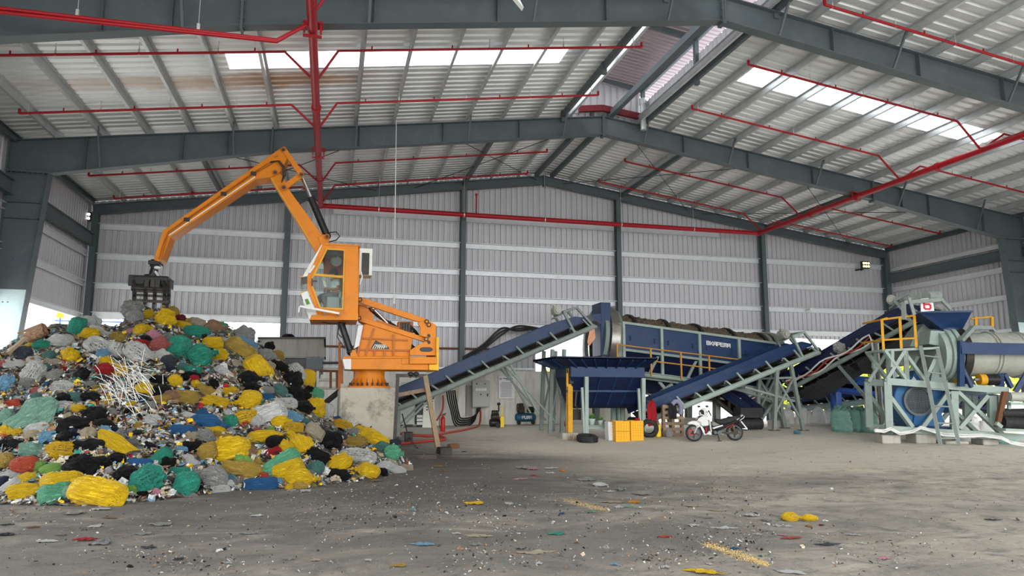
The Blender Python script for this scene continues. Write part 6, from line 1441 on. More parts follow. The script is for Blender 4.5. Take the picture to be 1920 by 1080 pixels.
# ================================================================== SACKS AT THE BACK
def sack_mesh(seed, w, h, d):
    m_ = MB(); n, mrows = 28, 20; rows = []; R = random.Random(seed)
    for j in range(mrows+1):
        t = j/mrows; prof = (1-.25*t*t)*(1 if t > .06 else .9); zz = h*t; row = []
        if t > .9: prof *= 1-(t-.9)*3.0
        for i in range(n):
            a = 2*math.pi*i/n; sx = math.copysign(abs(math.cos(a))**.75, math.cos(a)); sy = math.copysign(abs(math.sin(a))**.75, math.sin(a))
            p = V((math.cos(a)*2, math.sin(a)*2, t*3+seed*7)); b = 1+.14*noise.noise(p)+.05*noise.noise(p*3)+.035*math.sin(t*20+5*noise.noise(p))
            row.append(V((sx*w/2*prof*b+.06*t*math.sin(seed), sy*d/2*prof*b, zz+.03*noise.noise(p*2)*t)))
        rows.append(row)
    m_.add([p for r in rows for p in r], [(j*n+i, j*n+(i+1) % n, (j+1)*n+(i+1) % n, (j+1)*n+i) for j in range(mrows) for i in range(n)], True)
    m_.add(rows[0], [tuple(range(n))[::-1]]); m_.add(rows[-1], [tuple(range(n))])
    return m_
def put_sack(seed, px, py, wpx, hpx, mt, name, lb, grp=None, tuft=False, rot=0, depth=None):
    g = ground(px, py); dd = (g-CAM).dot(FW); w, h = wpx/FPX*dd, hpx/FPX*dd
    m_ = sack_mesh(seed, w*1.05, h, w*.95)
    for p in m_.v: p += g
    o = m_.build(name, M[mt], loc=g); tag(o, lb, 'sack', grp); o.rotation_euler = (0, rot, -.4)
    if tuft:
        R = random.Random(seed); k = MB()
        for i in range(60):
            b = V((R.uniform(-.3, .3)*w, R.uniform(-.3, .3)*w, h*.96)); q = b+V((R.uniform(-.14, .14), R.uniform(-.14, .14), R.uniform(.05, .2))); s_ = V((R.uniform(-.04, .04), R.uniform(-.04, .04), .02))
            k.add([g+b-s_, g+b+s_, g+q+s_*.6, g+q-s_*.6], [(0, 1, 2, 3)])
        k.build('bulging_plastic', M['big_sack_green'], o)
gs = [(1579, 808, 36, 42, 'first from the white sacks'), (1604, 808, 26, 40, 'second from the white sacks'), (1628, 810, 34, 42, 'third from the white sacks'), (1658, 807, 44, 52, 'behind the post of the steep conveyor'), (1690, 806, 40, 50, 'inside the dryer frame beside the fan')]
for i, (px, py, w, h, lb) in enumerate(gs): put_sack(11+i, px, py, w, h, 'big_sack_green', 'woven_sack', 'full green woven sack, '+lb, None, True)
ws = [(1478, 797, 26, 30), (1500, 797, 22, 33), (1514, 796, 18, 34), (1528, 796, 17, 34), (1541, 796, 16, 32), (1553, 796, 15, 30)]
wl = ['first', 'second', 'third', 'fourth', 'fifth', 'sixth']
for i, (px, py, w, h) in enumerate(ws): put_sack(31+i, px, py, w, h, 'big_sack_white', 'woven_sack', 'white woven sack in the back row, %s from the conveyor legs' % wl[i], None, False, .12 if i % 2 else -.1)
m_ = MB(); a, b = ground(1465, 799), ground(1562, 798); m_.bar(a+V((0, -.25, .04)), b+V((0, -.25, .04)), .15, .1); tag(m_.build('timber_sleeper', M['concrete_foot']), 'pale sleeper lying in front of the white sacks', 'sleeper')
for i, (px, py, w, h, lb) in enumerate(((1810, 808, 44, 46, 'larger dirty white sack behind the dryer truss'), (1843, 808, 34, 38, 'smaller dirty white sack behind the dryer truss'), (1776, 806, 24, 24, 'small white sack behind the steel ladder'), (1848, 829, 30, 12, 'low white sack under the dryer base beam'), (1885, 833, 40, 14, 'low green sack under the belt drive'))):
    put_sack(51+i, px, py, w, h, 'big_sack_green' if i == 4 else 'big_sack_white', 'woven_sack', lb)
extinguisher(1862, 818, 'red extinguisher half hidden behind the dryer truss', 1.2)
# ================================================================== WASTE BIN AND STEEL STAIR BESIDE THE CRANE
def Z7(x, y, Y): return atY(500+x/3.6, 600+y/3.6, Y)
bn = thing('receiving_bin', 'grey steel plate receiving bin behind the waste heap', 'bin', Z7(200, 500, 22.6))
m_ = MB(); m_.prism([Z7(x, y, 22.3) for x, y in ((-60, 118), (398, 120), (398, 248), (-60, 250))], (0, .1, 0)); m_.prism([Z7(x, y, 22.3) for x, y in ((386, 120), (398, 120), (398, 248), (386, 248))], (0, 2.0, 0)); m_.prism([Z7(x, y, 24.2) for x, y in ((-60, 118), (380, 120), (380, 250), (-60, 250))], (0, .1, 0)); m_.build('bin_wall', M['concrete_bin'], bn)
m_ = MB(); m_.bar(Z7(-60, 122, 22.32), Z7(400, 122, 22.32), .14, .05); m_.build('bin_rim', M['black_iron'], bn)
m_ = MB(); m_.prism([Z7(x, y, 22.5) for x, y in ((40, 255), (380, 255), (350, 420), (120, 420))], (0, 1.5, 0)); m_.build('bin_chute', M['black_paint'], bn)
for x in (310, 345): m_ = MB(); a = Z7(x, 250, 22.35); m_.bar(a, base_of(a), .12, .12); m_.build('leg', M['steel_grey'], bn)
m_ = MB(); m_.box(Z7(325, 310, 22.3), (.5, .1, .5)); m_.build('gear_plate', M['steel_grey'], bn)
m_ = MB(); m_.bar(Z7(385, 560, 22.2), Z7(495, 470, 22.2), .18, .1); m_.bar(Z7(395, 575, 22.2), Z7(497, 490, 22.2), .05, .06); m_.build('chute_rail', M['black_iron'], bn)
st = thing('access_scaffold', 'small rusty access scaffold between the bin and the crane block', 'scaffold', base_of(Z7(420, 640, 21.2)))
for p, q, mt in (((375, 290), (492, 290), 'black_iron'), ((320, 342), (500, 345), 'rust'), ((345, 405), (490, 405), 'drum_grey'), ((350, 460), (490, 460), 'drum_grey'), ((320, 380), (340, 380), 'drum_grey')): m_ = MB(); m_.tube([Z7(*p, 21.1), Z7(*q, 21.1)], .035, 8); m_.build('rail', M[mt], st)
for p, q, mt in (((493, 150), (490, 625), 'orange_dark'), ((432, 345), (432, 460), 'rust'), ((475, 350), (475, 460), 'rust'), ((345, 345), (345, 460), 'drum_grey'), ((508, 270), (508, 430), 'orange_dark')): m_ = MB(); m_.bar(Z7(*p, 21.1), Z7(*q, 21.1), .07, .07); m_.build('post', M[mt], st)
m_ = MB(); a = Z7(490, 480, 21.1); m_.bar(a, base_of(a), .08, .08); a = Z7(345, 460, 21.1); m_.bar(a, base_of(a), .08, .08); m_.build('leg', M['drum_grey'], st)
# ================================================================== THE WASTE HEAP
from mathutils.bvhtree import BVHTree
RIDGE = [(-160, 668, 16.5), (-60, 660, 17.0), (0, 652, 17.4), (50, 628, 18.2), (100, 606, 18.7), (180, 606, 19.2), (225, 612, 19.4), (240, 584, 19.8), (262, 572, 20), (320, 580, 20), (336, 600, 19.7), (420, 612, 19.6), (470, 642, 19.5), (505, 650, 19.4), (545, 692, 19.2), (585, 722, 18.8), (605, 760, 18.5), (640, 792, 18.2), (700, 804, 17.6), (745, 838, 16.9), (772, 872, 16.2)]
FOOT = [(-160, 930), (-60, 945), (0, 946), (80, 948), (190, 950), (260, 942), (350, 932), (430, 920), (560, 916), (690, 900), (745, 886), (772, 880)]
def lerp_tab(tab, x):
    for a, b in zip(tab, tab[1:]):
        if x <= b[0]:
            t = (x-a[0])/(b[0]-a[0]); return [p+(q-p)*t for p, q in zip(a[1:], b[1:])]
    return list(tab[-1][1:])
hv, NS, NT = [], 120, 46
for i in range(NS+1):
    s = -160+932*i/NS
    py, Y = lerp_tab(RIDGE, s); Rp = atY(s, py, Y); fy = lerp_tab(FOOT, s)[0]; Fp = ground(s, fy)
    for j in range(NT+1):
        t = j/NT
        if t <= .72:
            q = t/.72; p = Fp.lerp(Rp, q); hgt = Rp.z-Fp.z
            p.z += .10*hgt*math.sin(math.pi*q)+.16*noise.noise(V((p.x*1.1, p.y*1.1, 1)))*math.sin(math.pi*min(q*1.2, 1))+.08*noise.noise(V((p.x*3, p.y*3, 4)))
        else:
            q = (t-.72)/.28; p = Rp+V((0, 3.0*q, 0)); p.z = Rp.z*(1-q)**1.3-.15*q
        hv.append(p)
hf = [(i*(NT+1)+j, (i+1)*(NT+1)+j, (i+1)*(NT+1)+j+1, i*(NT+1)+j+1) for i in range(NS) for j in range(NT)]
BV = BVHTree.FromPolygons(hv, hf)
mt, nt, P = nodes('shredded_waste'); co = coords(nt, True)
vo = N(nt, 'ShaderNodeTexVoronoi', {'Vector': co, 'Scale': 13.0, 'Randomness': 1.0}); cr = N(nt, 'ShaderNodeValToRGB')
nt.links.new(N(nt, 'ShaderNodeSeparateColor', {0: vo.outputs['Color']}).outputs[0], cr.inputs[0]); e = cr.color_ramp; e.interpolation = 'CONSTANT'
cl = [(0, (.03, .028, .025)), (.2, (.16, .13, .09)), (.34, (.55, .53, .48)), (.46, (.05, .05, .05)), (.55, (.32, .27, .20)), (.64, (.50, .36, .05)), (.70, (.62, .61, .58)), (.78, (.08, .10, .10)), (.86, (.25, .05, .04)), (.90, (.10, .22, .30)), (.95, (.12, .22, .15))]
while len(e.elements) < len(cl): e.elements.new(.5)
for el, (p, c) in zip(e.elements, cl): el.position = p; el.color = c+(1,)
c2 = mixc(nt, ramp(nt, noise_(nt, co, 5, 6, .7), .42, .62), cr.outputs[0], (.05, .045, .04))
nt.links.new(c2, P.inputs['Base Color']); P.inputs['Roughness'].default_value = .75
b = N(nt, 'ShaderNodeBump', {'Height': noise_(nt, co, 18, 6, .8), 'Strength': 1.0, 'Distance': .08}); nt.links.new(b.outputs[0], P.inputs['Normal'])
M['waste'] = mt
m_ = MB(); m_.add(hv, hf, True)
tag(m_.build('waste_mound', M['waste']), 'dark mound of shredded mixed waste under the bags', 'waste', kind='stuff')
# ---- bag materials
def bagmat(name, col, rough=.38, dirt=(.10, .075, .05), damt=.55, prnt=None, wr=.55):
    mt, nt, P = nodes('bag_'+name); co = coords(nt); oi = N(nt, 'ShaderNodeObjectInfo')
    off = N(nt, 'ShaderNodeVectorMath', {0: co, 1: N(nt, 'ShaderNodeCombineXYZ', {0: N(nt, 'ShaderNodeMath', {0: oi.outputs['Random'], 1: 37.0}, operation='MULTIPLY').outputs[0]}).outputs[0]}, operation='ADD').outputs[0]
    v = N(nt, 'ShaderNodeMapRange', {'Value': oi.outputs['Random'], 'To Min': .78, 'To Max': 1.12}).outputs[0]
    c = N(nt, 'ShaderNodeHueSaturation', {'Color': tuple(col)+(1,), 'Value': v}).outputs[0]
    c = mixc(nt, noise_(nt, off, 3, 4), c, tuple(x*.72 for x in col))
    if prnt:
        sp = N(nt, 'ShaderNodeSeparateXYZ', {'Vector': co})
        row = N(nt, 'ShaderNodeMath', {0: N(nt, 'ShaderNodeMath', {0: sp.outputs[1], 1: 42.0}, operation='MULTIPLY').outputs[0]}, operation='SINE').outputs[0]
        row = N(nt, 'ShaderNodeMath', {0: row, 1: .25}, operation='GREATER_THAN').outputs[0]
        mp = N(nt, 'ShaderNodeMapping', {'Vector': off, 'Scale': (34, 7, 3)}).outputs[0]
        ltr = N(nt, 'ShaderNodeMath', {0: noise_(nt, mp, 1, 0, .5), 1: .5}, operation='GREATER_THAN').outputs[0]
        ax = N(nt, 'ShaderNodeMath', {0: N(nt, 'ShaderNodeMath', {0: sp.outputs[0]}, operation='ABSOLUTE').outputs[0], 1: .27}, operation='LESS_THAN').outputs[0]
        ay = N(nt, 'ShaderNodeMath', {0: N(nt, 'ShaderNodeMath', {0: sp.outputs[1]}, operation='ABSOLUTE').outputs[0], 1: .24}, operation='LESS_THAN').outputs[0]
        f = row
        for k in (ltr, ax, ay): f = N(nt, 'ShaderNodeMath', {0: f, 1: k}, operation='MULTIPLY').outputs[0]
        c = mixc(nt, N(nt, 'ShaderNodeMath', {0: f, 1: .85}, operation='MULTIPLY').outputs[0], c, prnt)
    d1 = ramp(nt, noise_(nt, off, 2.4, 7, .75, .6), .52, .74); d2 = ramp(nt, noise_(nt, off, 16, 4, .7), .58, .7)
    c = mixc(nt, N(nt, 'ShaderNodeMath', {0: d1, 1: damt}, operation='MULTIPLY').outputs[0], c, dirt)
    c = mixc(nt, N(nt, 'ShaderNodeMath', {0: d2, 1: damt*.7}, operation='MULTIPLY').outputs[0], c, (.05, .04, .03))
    nt.links.new(c, P.inputs['Base Color']); P.inputs['Roughness'].default_value = rough; P.inputs['Specular IOR Level'].default_value = .4
    mp = N(nt, 'ShaderNodeMapping', {'Vector': off, 'Scale': (2.5, 6, 4)}).outputs[0]
    h = N(nt, 'ShaderNodeMath', {0: N(nt, 'ShaderNodeMath', {0: N(nt, 'ShaderNodeMath', {0: noise_(nt, mp, 1.15, 4, .6, 1.0), 1: .5}, operation='SUBTRACT').outputs[0]}, operation='ABSOLUTE').outputs[0], 1: -1.6}, operation='MULTIPLY').outputs[0]
    b = N(nt, 'ShaderNodeBump', {'Height': h, 'Strength': min(1, wr*1.5), 'Distance': .3}); nt.links.new(b.outputs[0], P.inputs['Normal'])
    M['bag_'+name] = mt
bagmat('yellow', (.88, .55, .012), .36, (.24, .13, .015), .5); bagmat('yellow_print', (.74, .44, .012), .42, (.25, .15, .03), .6, (.06, .05, .04)); bagmat('ochre', (.46, .30, .05), .5, (.16, .10, .04), .75)
bagmat('teal', (.026, .30, .20), .45, (.03, .10, .07), .55); bagmat('teal_print', (.024, .28, .19), .5, (.03, .12, .09), .4, (.01, .05, .05)); bagmat('grey_green', (.075, .19, .165), .45, (.05, .08, .07))
bagmat('pale_green', (.21, .40, .30), .35, (.12, .2, .15), .4); bagmat('mint', (.13, .46, .26), .33, (.1, .25, .15), .35); bagmat('lime', (.24, .48, .10), .33, (.15, .22, .06), .4)
bagmat('white', (.66, .66, .64), .42, (.26, .23, .18), .6); bagmat('white_print', (.62, .62, .59), .5, (.26, .23, .18), .55, (.05, .05, .06)); bagmat('clear', (.42, .42, .40), .22, (.22, .19, .14), .5, wr=.9)
bagmat('black', (.011, .011, .012), .27, (.05, .045, .04), .35, wr=.8); bagmat('slate', (.05, .06, .075), .33, (.06, .06, .06), .4); bagmat('blue', (.022, .12, .30), .4, (.03, .07, .13), .4)
bagmat('light_blue', (.19, .40, .58), .3, (.2, .25, .3), .4); bagmat('red', (.44, .014, .02), .4, (.2, .02, .02), .4); bagmat('orange_red', (.55, .08, .035), .35, (.3, .06, .03), .4)
bagmat('salmon', (.44, .11, .10), .45, (.2, .08, .06)); bagmat('pink', (.70, .30, .38), .4, (.3, .15, .15)); bagmat('brown', (.30, .16, .085), .7, (.12, .07, .04)); bagmat('navy', (.012, .022, .055), .4, (.04, .04, .05))
bagmat('wine', (.20, .02, .03), .45, (.08, .02, .02)); bagmat('tan', (.50, .42, .29), .55, (.2, .15, .1)); bagmat('orange', (.85, .33, .02), .5, (.3, .12, .03))
# ---- bag shapes: unit solids, copied and sized
def bag_mesh(kind, seed):
    R = random.Random(seed*17+3); nu, nv = 44, 30; P = []; o3 = V((seed*3.1, seed*1.7, seed*.9))
    nu, nv = 72, 46
    pw = {'round': 1.0, 'sack': .62, 'limp': .85, 'sheet': .7}[kind]; k = R.choice((5, 6, 7, 9))
    for j in range(nv+1):
        t = math.pi*j/nv; ct, st = math.cos(t), math.sin(t)
        for i in range(nu):
            a = 2*math.pi*i/nu
            x = math.copysign(abs(ct)**pw, ct)*.5; rr = st**(pw if kind != 'round' else 1)
            y = math.copysign(abs(math.cos(a))**(pw+.15), math.cos(a))*rr*.5; z = math.copysign(abs(math.sin(a))**(pw+.15), math.sin(a))*rr*.5
            p = V((x, y, z)); q = p*2.2+o3
            n1 = noise.noise(q*.8); n2 = noise.noise(q*2.3); n3 = 1-abs(noise.noise(q*3.1+V((9, 0, 0))))*2.2
            if kind == 'round':
                nk = max(0, x-.18)/.32                                # the tied neck gathers in folds
                fo = 1-abs(noise.noise(V((x*3, y*9, z*9))+o3))*2.4; f = 1+.22*n1+.12*n2+.08*n3*(1-nk)+.07*fo+.13*nk*math.sin(k*a+n2*2)
                y *= f*(1-.80*nk**1.1); z *= f*(1-.80*nk**1.1); x *= 1+.1*n1
                if x > .44: y *= 1.9; z *= 1.9; x += .05
            elif kind == 'sack':
                fo = 1-abs(noise.noise(V((x*8, y*3.5, z*3.5))+o3))*2.4; f = 1+.16*n1+.10*n2+.06*n3+.07*fo+.03*math.sin(x*26+5*n1)
                e = max(0, abs(x)-.3)/.2; y *= f*(1+.10*e); z *= f*(1-.62*e); p2 = .05*math.sin(3*x+seed); z += p2; y += .05*math.sin(x*5+seed)
            elif kind == 'limp':
                fo = 1-abs(noise.noise(q*2.6+V((3, 3, 0))))*2.4; f = 1+.38*n1+.22*n2+.16*n3+.12*fo; x *= 1+.3*n2; y *= f; z *= f*.85; z += .1*noise.noise(V((x*4, y*4, seed)))
            else:
                z = z*.30+.16*noise.noise(V((x*3.2, y*3.2, seed)))+.07*n3*.6+.05*math.sin(x*14+y*6+seed); y *= 1+.4*noise.noise(V((x*3, 1, seed))); x *= 1+.12*n2
            P.append(V((x, y, z)))
    me = D.meshes.new('bag_'+kind); f = [(j*nu+i, j*nu+(i+1) % nu, (j+1)*nu+(i+1) % nu, (j+1)*nu+i) for j in range(nv) for i in range(nu)]
    me.from_pydata(P, [], f); me.polygons.foreach_set('use_smooth', [True]*len(f)); me.materials.append(M['bag_yellow']); me.update(); return me
SHAPES = {k: [bag_mesh(k, s) for s in range(n)] for k, n in (('round', 7), ('sack', 6), ('limp', 7), ('sheet', 5))}
def scrap_mesh(seed):
    """a torn, folded piece of film or paper lying about: ragged outline, thin but solid"""
    n, rws = 22, 6; P = []
    for sd in (0, 1):
        for j in range(rws+1):
            for i in range(n):
                a = 2*math.pi*i/n; r = (j/rws)*(.36+.22*noise.noise(V((math.cos(a)*1.6+seed*5, math.sin(a)*1.6, seed)))+.10*noise.noise(V((math.cos(a)*5, math.sin(a)*5, seed*3))))
                x, y = math.cos(a)*r*1.25, math.sin(a)*r*1.25; z = .32*abs(noise.noise(V((x*3.2, y*3.2, seed*2.3))))+.22*noise.noise(V((x*6, y*6, seed)))+.12
                P.append((x, y, z-(.05 if sd else 0)))
    k = (rws+1)*n; F = []
    for j in range(rws):
        for i in range(n):
            q = (i+1) % n; F += [(j*n+i, (j+1)*n+i, (j+1)*n+q, j*n+q), (k+j*n+q, k+(j+1)*n+q, k+(j+1)*n+i, k+j*n+i)]
    F += [(rws*n+i, k+rws*n+i, k+rws*n+(i+1) % n, rws*n+(i+1) % n) for i in range(n)]
    me = D.meshes.new('scrap'); me.from_pydata(P, [], F); me.materials.append(M['bag_white']); me.update(); return me
SCRAPS = [scrap_mesh(s) for s in range(9)]
BAGS = []
RB = random.Random(21)
def spot(px, py):
    for _ in range(60):
        d = ray(px, py).normalized(); h = BV.ray_cast(CAM, d)
        if h[0] is not None: return h[0], h[1]
        py += 2.5
    return None, None
def put_bag(px, py, w, h, colr, kind, ang=0, thick=None, lift=.36, on=None):
    if on is None: p, n = spot(px, py)
    else: p, n = on, V((0, 0, 1))
    if p is None: return None
    if n.z < 0: n = -n
    dep = (p-CAM).dot(FW); W_, H_ = w/FPX*dep, h/FPX*dep; vd = (CAM-p).normalized()
    a = math.radians(ang); X = (RT*math.cos(a)+UP*math.sin(a)); Z = (n*.45+vd*.55).normalized(); X = (X-Z*X.dot(Z)).normalized(); Yv = Z.cross(X)
    th = (thick if thick else {'round': .85, 'sack': .75, 'limp': .7, 'sheet': .55}[kind])*H_
    o = D.objects.new('waste_bag', RB.choice(SHAPES[kind])); COL.objects.link(o)
    flip = -1 if RB.random() < .5 else 1
    rot = Matrix((X*flip, Yv*flip, Z)).transposed().to_4x4()
    c = p+Z*th*lift
    if on is not None: c = p+V((0, 0, th*.3))
    o.matrix_world = Matrix.Translation(c) @ rot @ Matrix.Diagonal((W_*1.06, H_*1.08, th, 1))
    o.material_slots[0].link = 'OBJECT'; o.material_slots[0].material = M['bag_'+colr]
    BAGS.append([o, colr, kind, px, py, W_, p.z, w*.42, h*.42]); return o
L = 'round sack limp sheet'.split(); K = {'r': 'round', 's': 'sack', 'l': 'limp', 't': 'sheet'}
MAJOR = """
143 622 54 26 teal s 78|110 645 46 30 white r 20|168 609 36 24 white l 0|168 630 34 24 yellow r 30|77 649 26 16 teal l 10|47 667 36 26 slate r 10|95 668 24 16 grey_green r 0|30 686 38 20 white t 10|133 671 26 26 yellow l 60|185 655 48 38 white_print t -30|222 661 30 32 white_print s 70|262 667 50 32 white_print s -40
188 625 40 18 white t -15|228 637 36 20 ochre l -20|265 646 30 16 red t -10|301 650 34 28 salmon r 20|273 637 24 12 black r 0|305 668 26 20 white t -30|228 702 52 28 yellow_print t -25|203 680 28 14 yellow l -20|100 680 30 14 tan t 10|80 696 26 20 grey_green l 40|102 706 32 20 clear r 10|62 706 52 30 white_print l 65|120 694 13 9 red l 0|152 706 30 20 black l 70|115 727 36 22 white_print t 20|8 725 30 30 light_blue l 0|90 722 13 10 blue l 0|138 748 40 20 grey_green r 10|172 748 32 18 black l 0|260 748 30 18 slate r 10|270 733 26 24 yellow l 80|295 715 36 16 black l 10|300 736 38 26 black r 0|272 711 20 18 white_print r 0
250 574 34 28 clear l 20|256 598 28 28 clear r 80|277 593 20 18 yellow l 50|308 601 36 30 yellow l 60|325 590 28 16 ochre l 80|338 590 22 18 wine l 30|263 622 22 20 yellow l 40|248 621 18 10 pink t 0|362 595 22 11 yellow l 0|342 612 40 13 yellow s -5|370 607 30 16 tan s -10|368 625 44 22 teal s 5|406 618 38 28 brown t -20|417 610 18 14 slate l 0|404 599 14 12 light_blue l 0|417 600 18 16 mint l 60|455 621 36 30 clear l 0|455 634 36 20 light_blue l -20|460 648 42 22 light_blue l -10
432 646 24 20 white_print r 20|398 647 36 22 yellow s 20|328 656 46 44 teal r -60|376 674 46 44 teal r 30|362 695 30 14 teal l 10|412 670 28 20 yellow l 40|450 660 58 30 ochre s -25|485 695 56 34 yellow s -65|316 680 32 22 slate r 20|320 695 20 14 navy r 0|345 690 22 14 grey_green l 0|420 700 36 14 white s -25|466 714 42 26 black r 10|470 730 32 18 black l 0|325 718 28 24 yellow r 70|358 708 32 14 black l 0|365 712 17 12 red l -30|385 735 36 18 ochre l -15|430 735 28 14 yellow l 20|465 754 48 32 yellow r 30|345 748 48 24 ochre s 10|300 752 34 16 ochre l 20
500 671 26 26 clear l 60|505 652 20 16 black r 60|520 690 40 20 black l -10|553 672 38 26 white_print s -60|574 713 38 26 yellow s 85|545 718 40 30 black l 30|556 743 46 26 black l 0|520 737 32 24 grey_green r 0|589 741 30 22 mint l 0|588 767 36 32 yellow l 60|611 775 34 24 white s 75|570 768 36 24 black r 10|548 785 32 20 light_blue l -10|575 793 28 12 grey_green r 0|631 787 18 11 blue t 30|525 793 38 22 yellow r 20|548 805 40 20 yellow_print s 10|588 813 40 24 tan s -15|640 803 36 22 yellow_print s -10|615 832 46 32 black l 20|562 840 42 34 yellow l -50|516 833 36 24 black r 0|664 812 17 14 clear l 0|672 806 22 11 yellow l 0|690 818 36 22 yellow s -15|707 829 42 24 yellow s -20|665 833 42 20 ochre l 10|715 843 32 22 grey_green r 0|736 853 34 28 mint r 10|670 861 68 26 white_print s 5|635 872 44 28 yellow l 30|593 857 44 24 black l 0|630 893 46 20 black l 10|688 886 46 28 yellow r 0|720 876 30 16 white l 20|738 882 44 16 white s -10|760 878 28 13 tan l 0|590 880 34 26 grey_green r 0
402 755 46 20 yellow l 10|504 780 62 36 white s 35|530 760 50 20 white_print s 10|460 787 50 26 yellow_print s 35|388 795 60 26 blue r 0|402 806 34 14 yellow l 0|430 793 28 24 teal r 50|340 809 48 18 blue s 10|358 782 30 14 white t 0|383 823 38 28 clear r 0|356 818 26 18 tan l 0|355 840 40 20 black l 20|386 850 40 30 ochre s 30|432 850 70 42 yellow s 20|455 866 30 18 lime l -20|497 823 62 22 yellow s 12|518 831 36 22 black r 10|517 797 32 13 navy t -25|512 849 28 16 red t 30|452 884 70 26 ochre l 0|395 899 52 40 clear r 0|345 914 54 42 teal r 40|410 920 38 15 white_print s 10|430 911 19 16 white l 60|430 898 22 14 light_blue l 0|490 910 62 22 blue s 8|525 873 76 30 mint s 38|540 886 58 34 yellow s 38|562 902 54 34 yellow r 10|335 887 38 18 teal s 10
60 785 90 48 pale_green t 42|118 765 36 18 white l 15|149 769 28 16 yellow r 0|180 779 40 24 black l 0|145 798 60 22 black l 5|195 798 40 18 black r 0|14 785 30 28 pale_green r 0|8 812 26 18 yellow l 80|70 806 38 24 white t 30|90 823 28 24 light_blue l 30|120 823 26 22 black r 30|140 815 22 18 navy l 0|165 815 30 22 tan r 0|28 838 54 24 black t 10|62 850 48 26 pale_green l -20|117 848 50 28 yellow_print l 10|165 838 50 26 black t 20|228 842 94 30 yellow t -33|10 870 34 30 ochre r 80|53 876 54 30 orange_red r -10|27 889 46 18 white t 25|100 882 42 20 lime r 20|155 862 52 18 black t 10|185 871 38 22 black l 0|220 865 36 24 black r 0|148 881 46 34 black l 10|20 913 42 18 white s 40|55 898 34 20 yellow r 0|50 925 54 28 yellow l 10|117 905 68 30 yellow s 12|104 929 54 34 mint s 30|132 929 32 28 pale_green r 80|186 928 98 44 yellow s -12|238 896 48 34 black r 20|275 906 56 44 teal_print l 40|300 861 46 24 teal s 50|312 871 26 22 black l 0|262 870 44 16 blue s 15|244 924 34 20 lime r 0|266 929 22 12 black l 0|293 926 22 14 pink l 0|262 906 20 14 red t -30|8 906 26 20 navy r 0|320 745 26 18 brown l 0"""
for grp in MAJOR.replace('\n', '|').split('|'):
    q = grp.split()
    if len(q) < 7: continue
    put_bag(float(q[0]), float(q[1]), float(q[2]), float(q[3]), q[4], K[q[5]], float(q[6])+RB.uniform(-6, 6))
# ---- smaller bags filling the slope between them
FILL = ['black']*9+['white']*9+['clear']*9+['yellow']*6+['ochre']*4+['teal']*2+['grey_green']*3+['slate']*3+['tan']*4+['white_print']*3+['red', 'pink', 'light_blue', 'blue', 'brown', 'brown', 'navy', 'lime', 'orange_red', 'salmon']
pts_ = [(b[3], b[4], max(18, b[5]*40)) for b in BAGS]; tries = 0
while len(BAGS) < 292 and tries < 6000:
    tries += 1; px, py = RB.uniform(0, 760), RB.uniform(590, 940)
    d = ray(px, py).normalized(); h = BV.ray_cast(CAM, d)
    if h[0] is None: continue
    w = RB.uniform(16, 30)
    if any((px-x)**2+((py-y)*1.5)**2 < (r*.40+w*.40)**2 for x, y, r in pts_): continue
    pts_.append((px, py, w)); put_bag(px, py, w, w*RB.uniform(.5, .8), RB.choice(FILL), RB.choice(('round', 'limp', 'limp', 'sheet')), RB.uniform(-60, 60))
# one bag left lying on the bin
p = Z7(150, 150, 22.7); p.z = Z7(150, 122, 22.3).z-.03
bb = put_bag(541, 634, 27, 15, 'black', 'round', 5, on=p); BAGS.pop(); tag(bb, 'black tied bag lying on the rim of the grey bin', 'bag'); bb.name = 'waste_bag'
def lone(p, w, h, th, colr, lb, name='crumpled_bag', cat='bag', rz=0):
    o = D.objects.new(name, RB.choice(SHAPES['limp'])); COL.objects.link(o); o.matrix_world = Matrix.Translation(p) @ Matrix.Rotation(rz, 4, 'Y') @ Matrix.Diagonal((w, th, h, 1))
    o.material_slots[0].link = 'OBJECT'; o.material_slots[0].material = M['bag_'+colr]; tag(o, lb, cat)
lone(P3(L3*.46, -.02, .44), .5, .4, .35, 'white', 'crumpled white plastic bag caught on the steep conveyor', rz=.5)
g = ground(1253, 818); lone(g+V((.02, -.05, .13)), .24, .3, .15, 'white', 'pale rag at the foot of the wooden pallet', 'rag', 'rag')
g = ground(1495, 814); lone(g+V((0, 0, .06)), .24, .13, .2, 'light_blue', 'small pale blue bag on the floor before the white sacks')
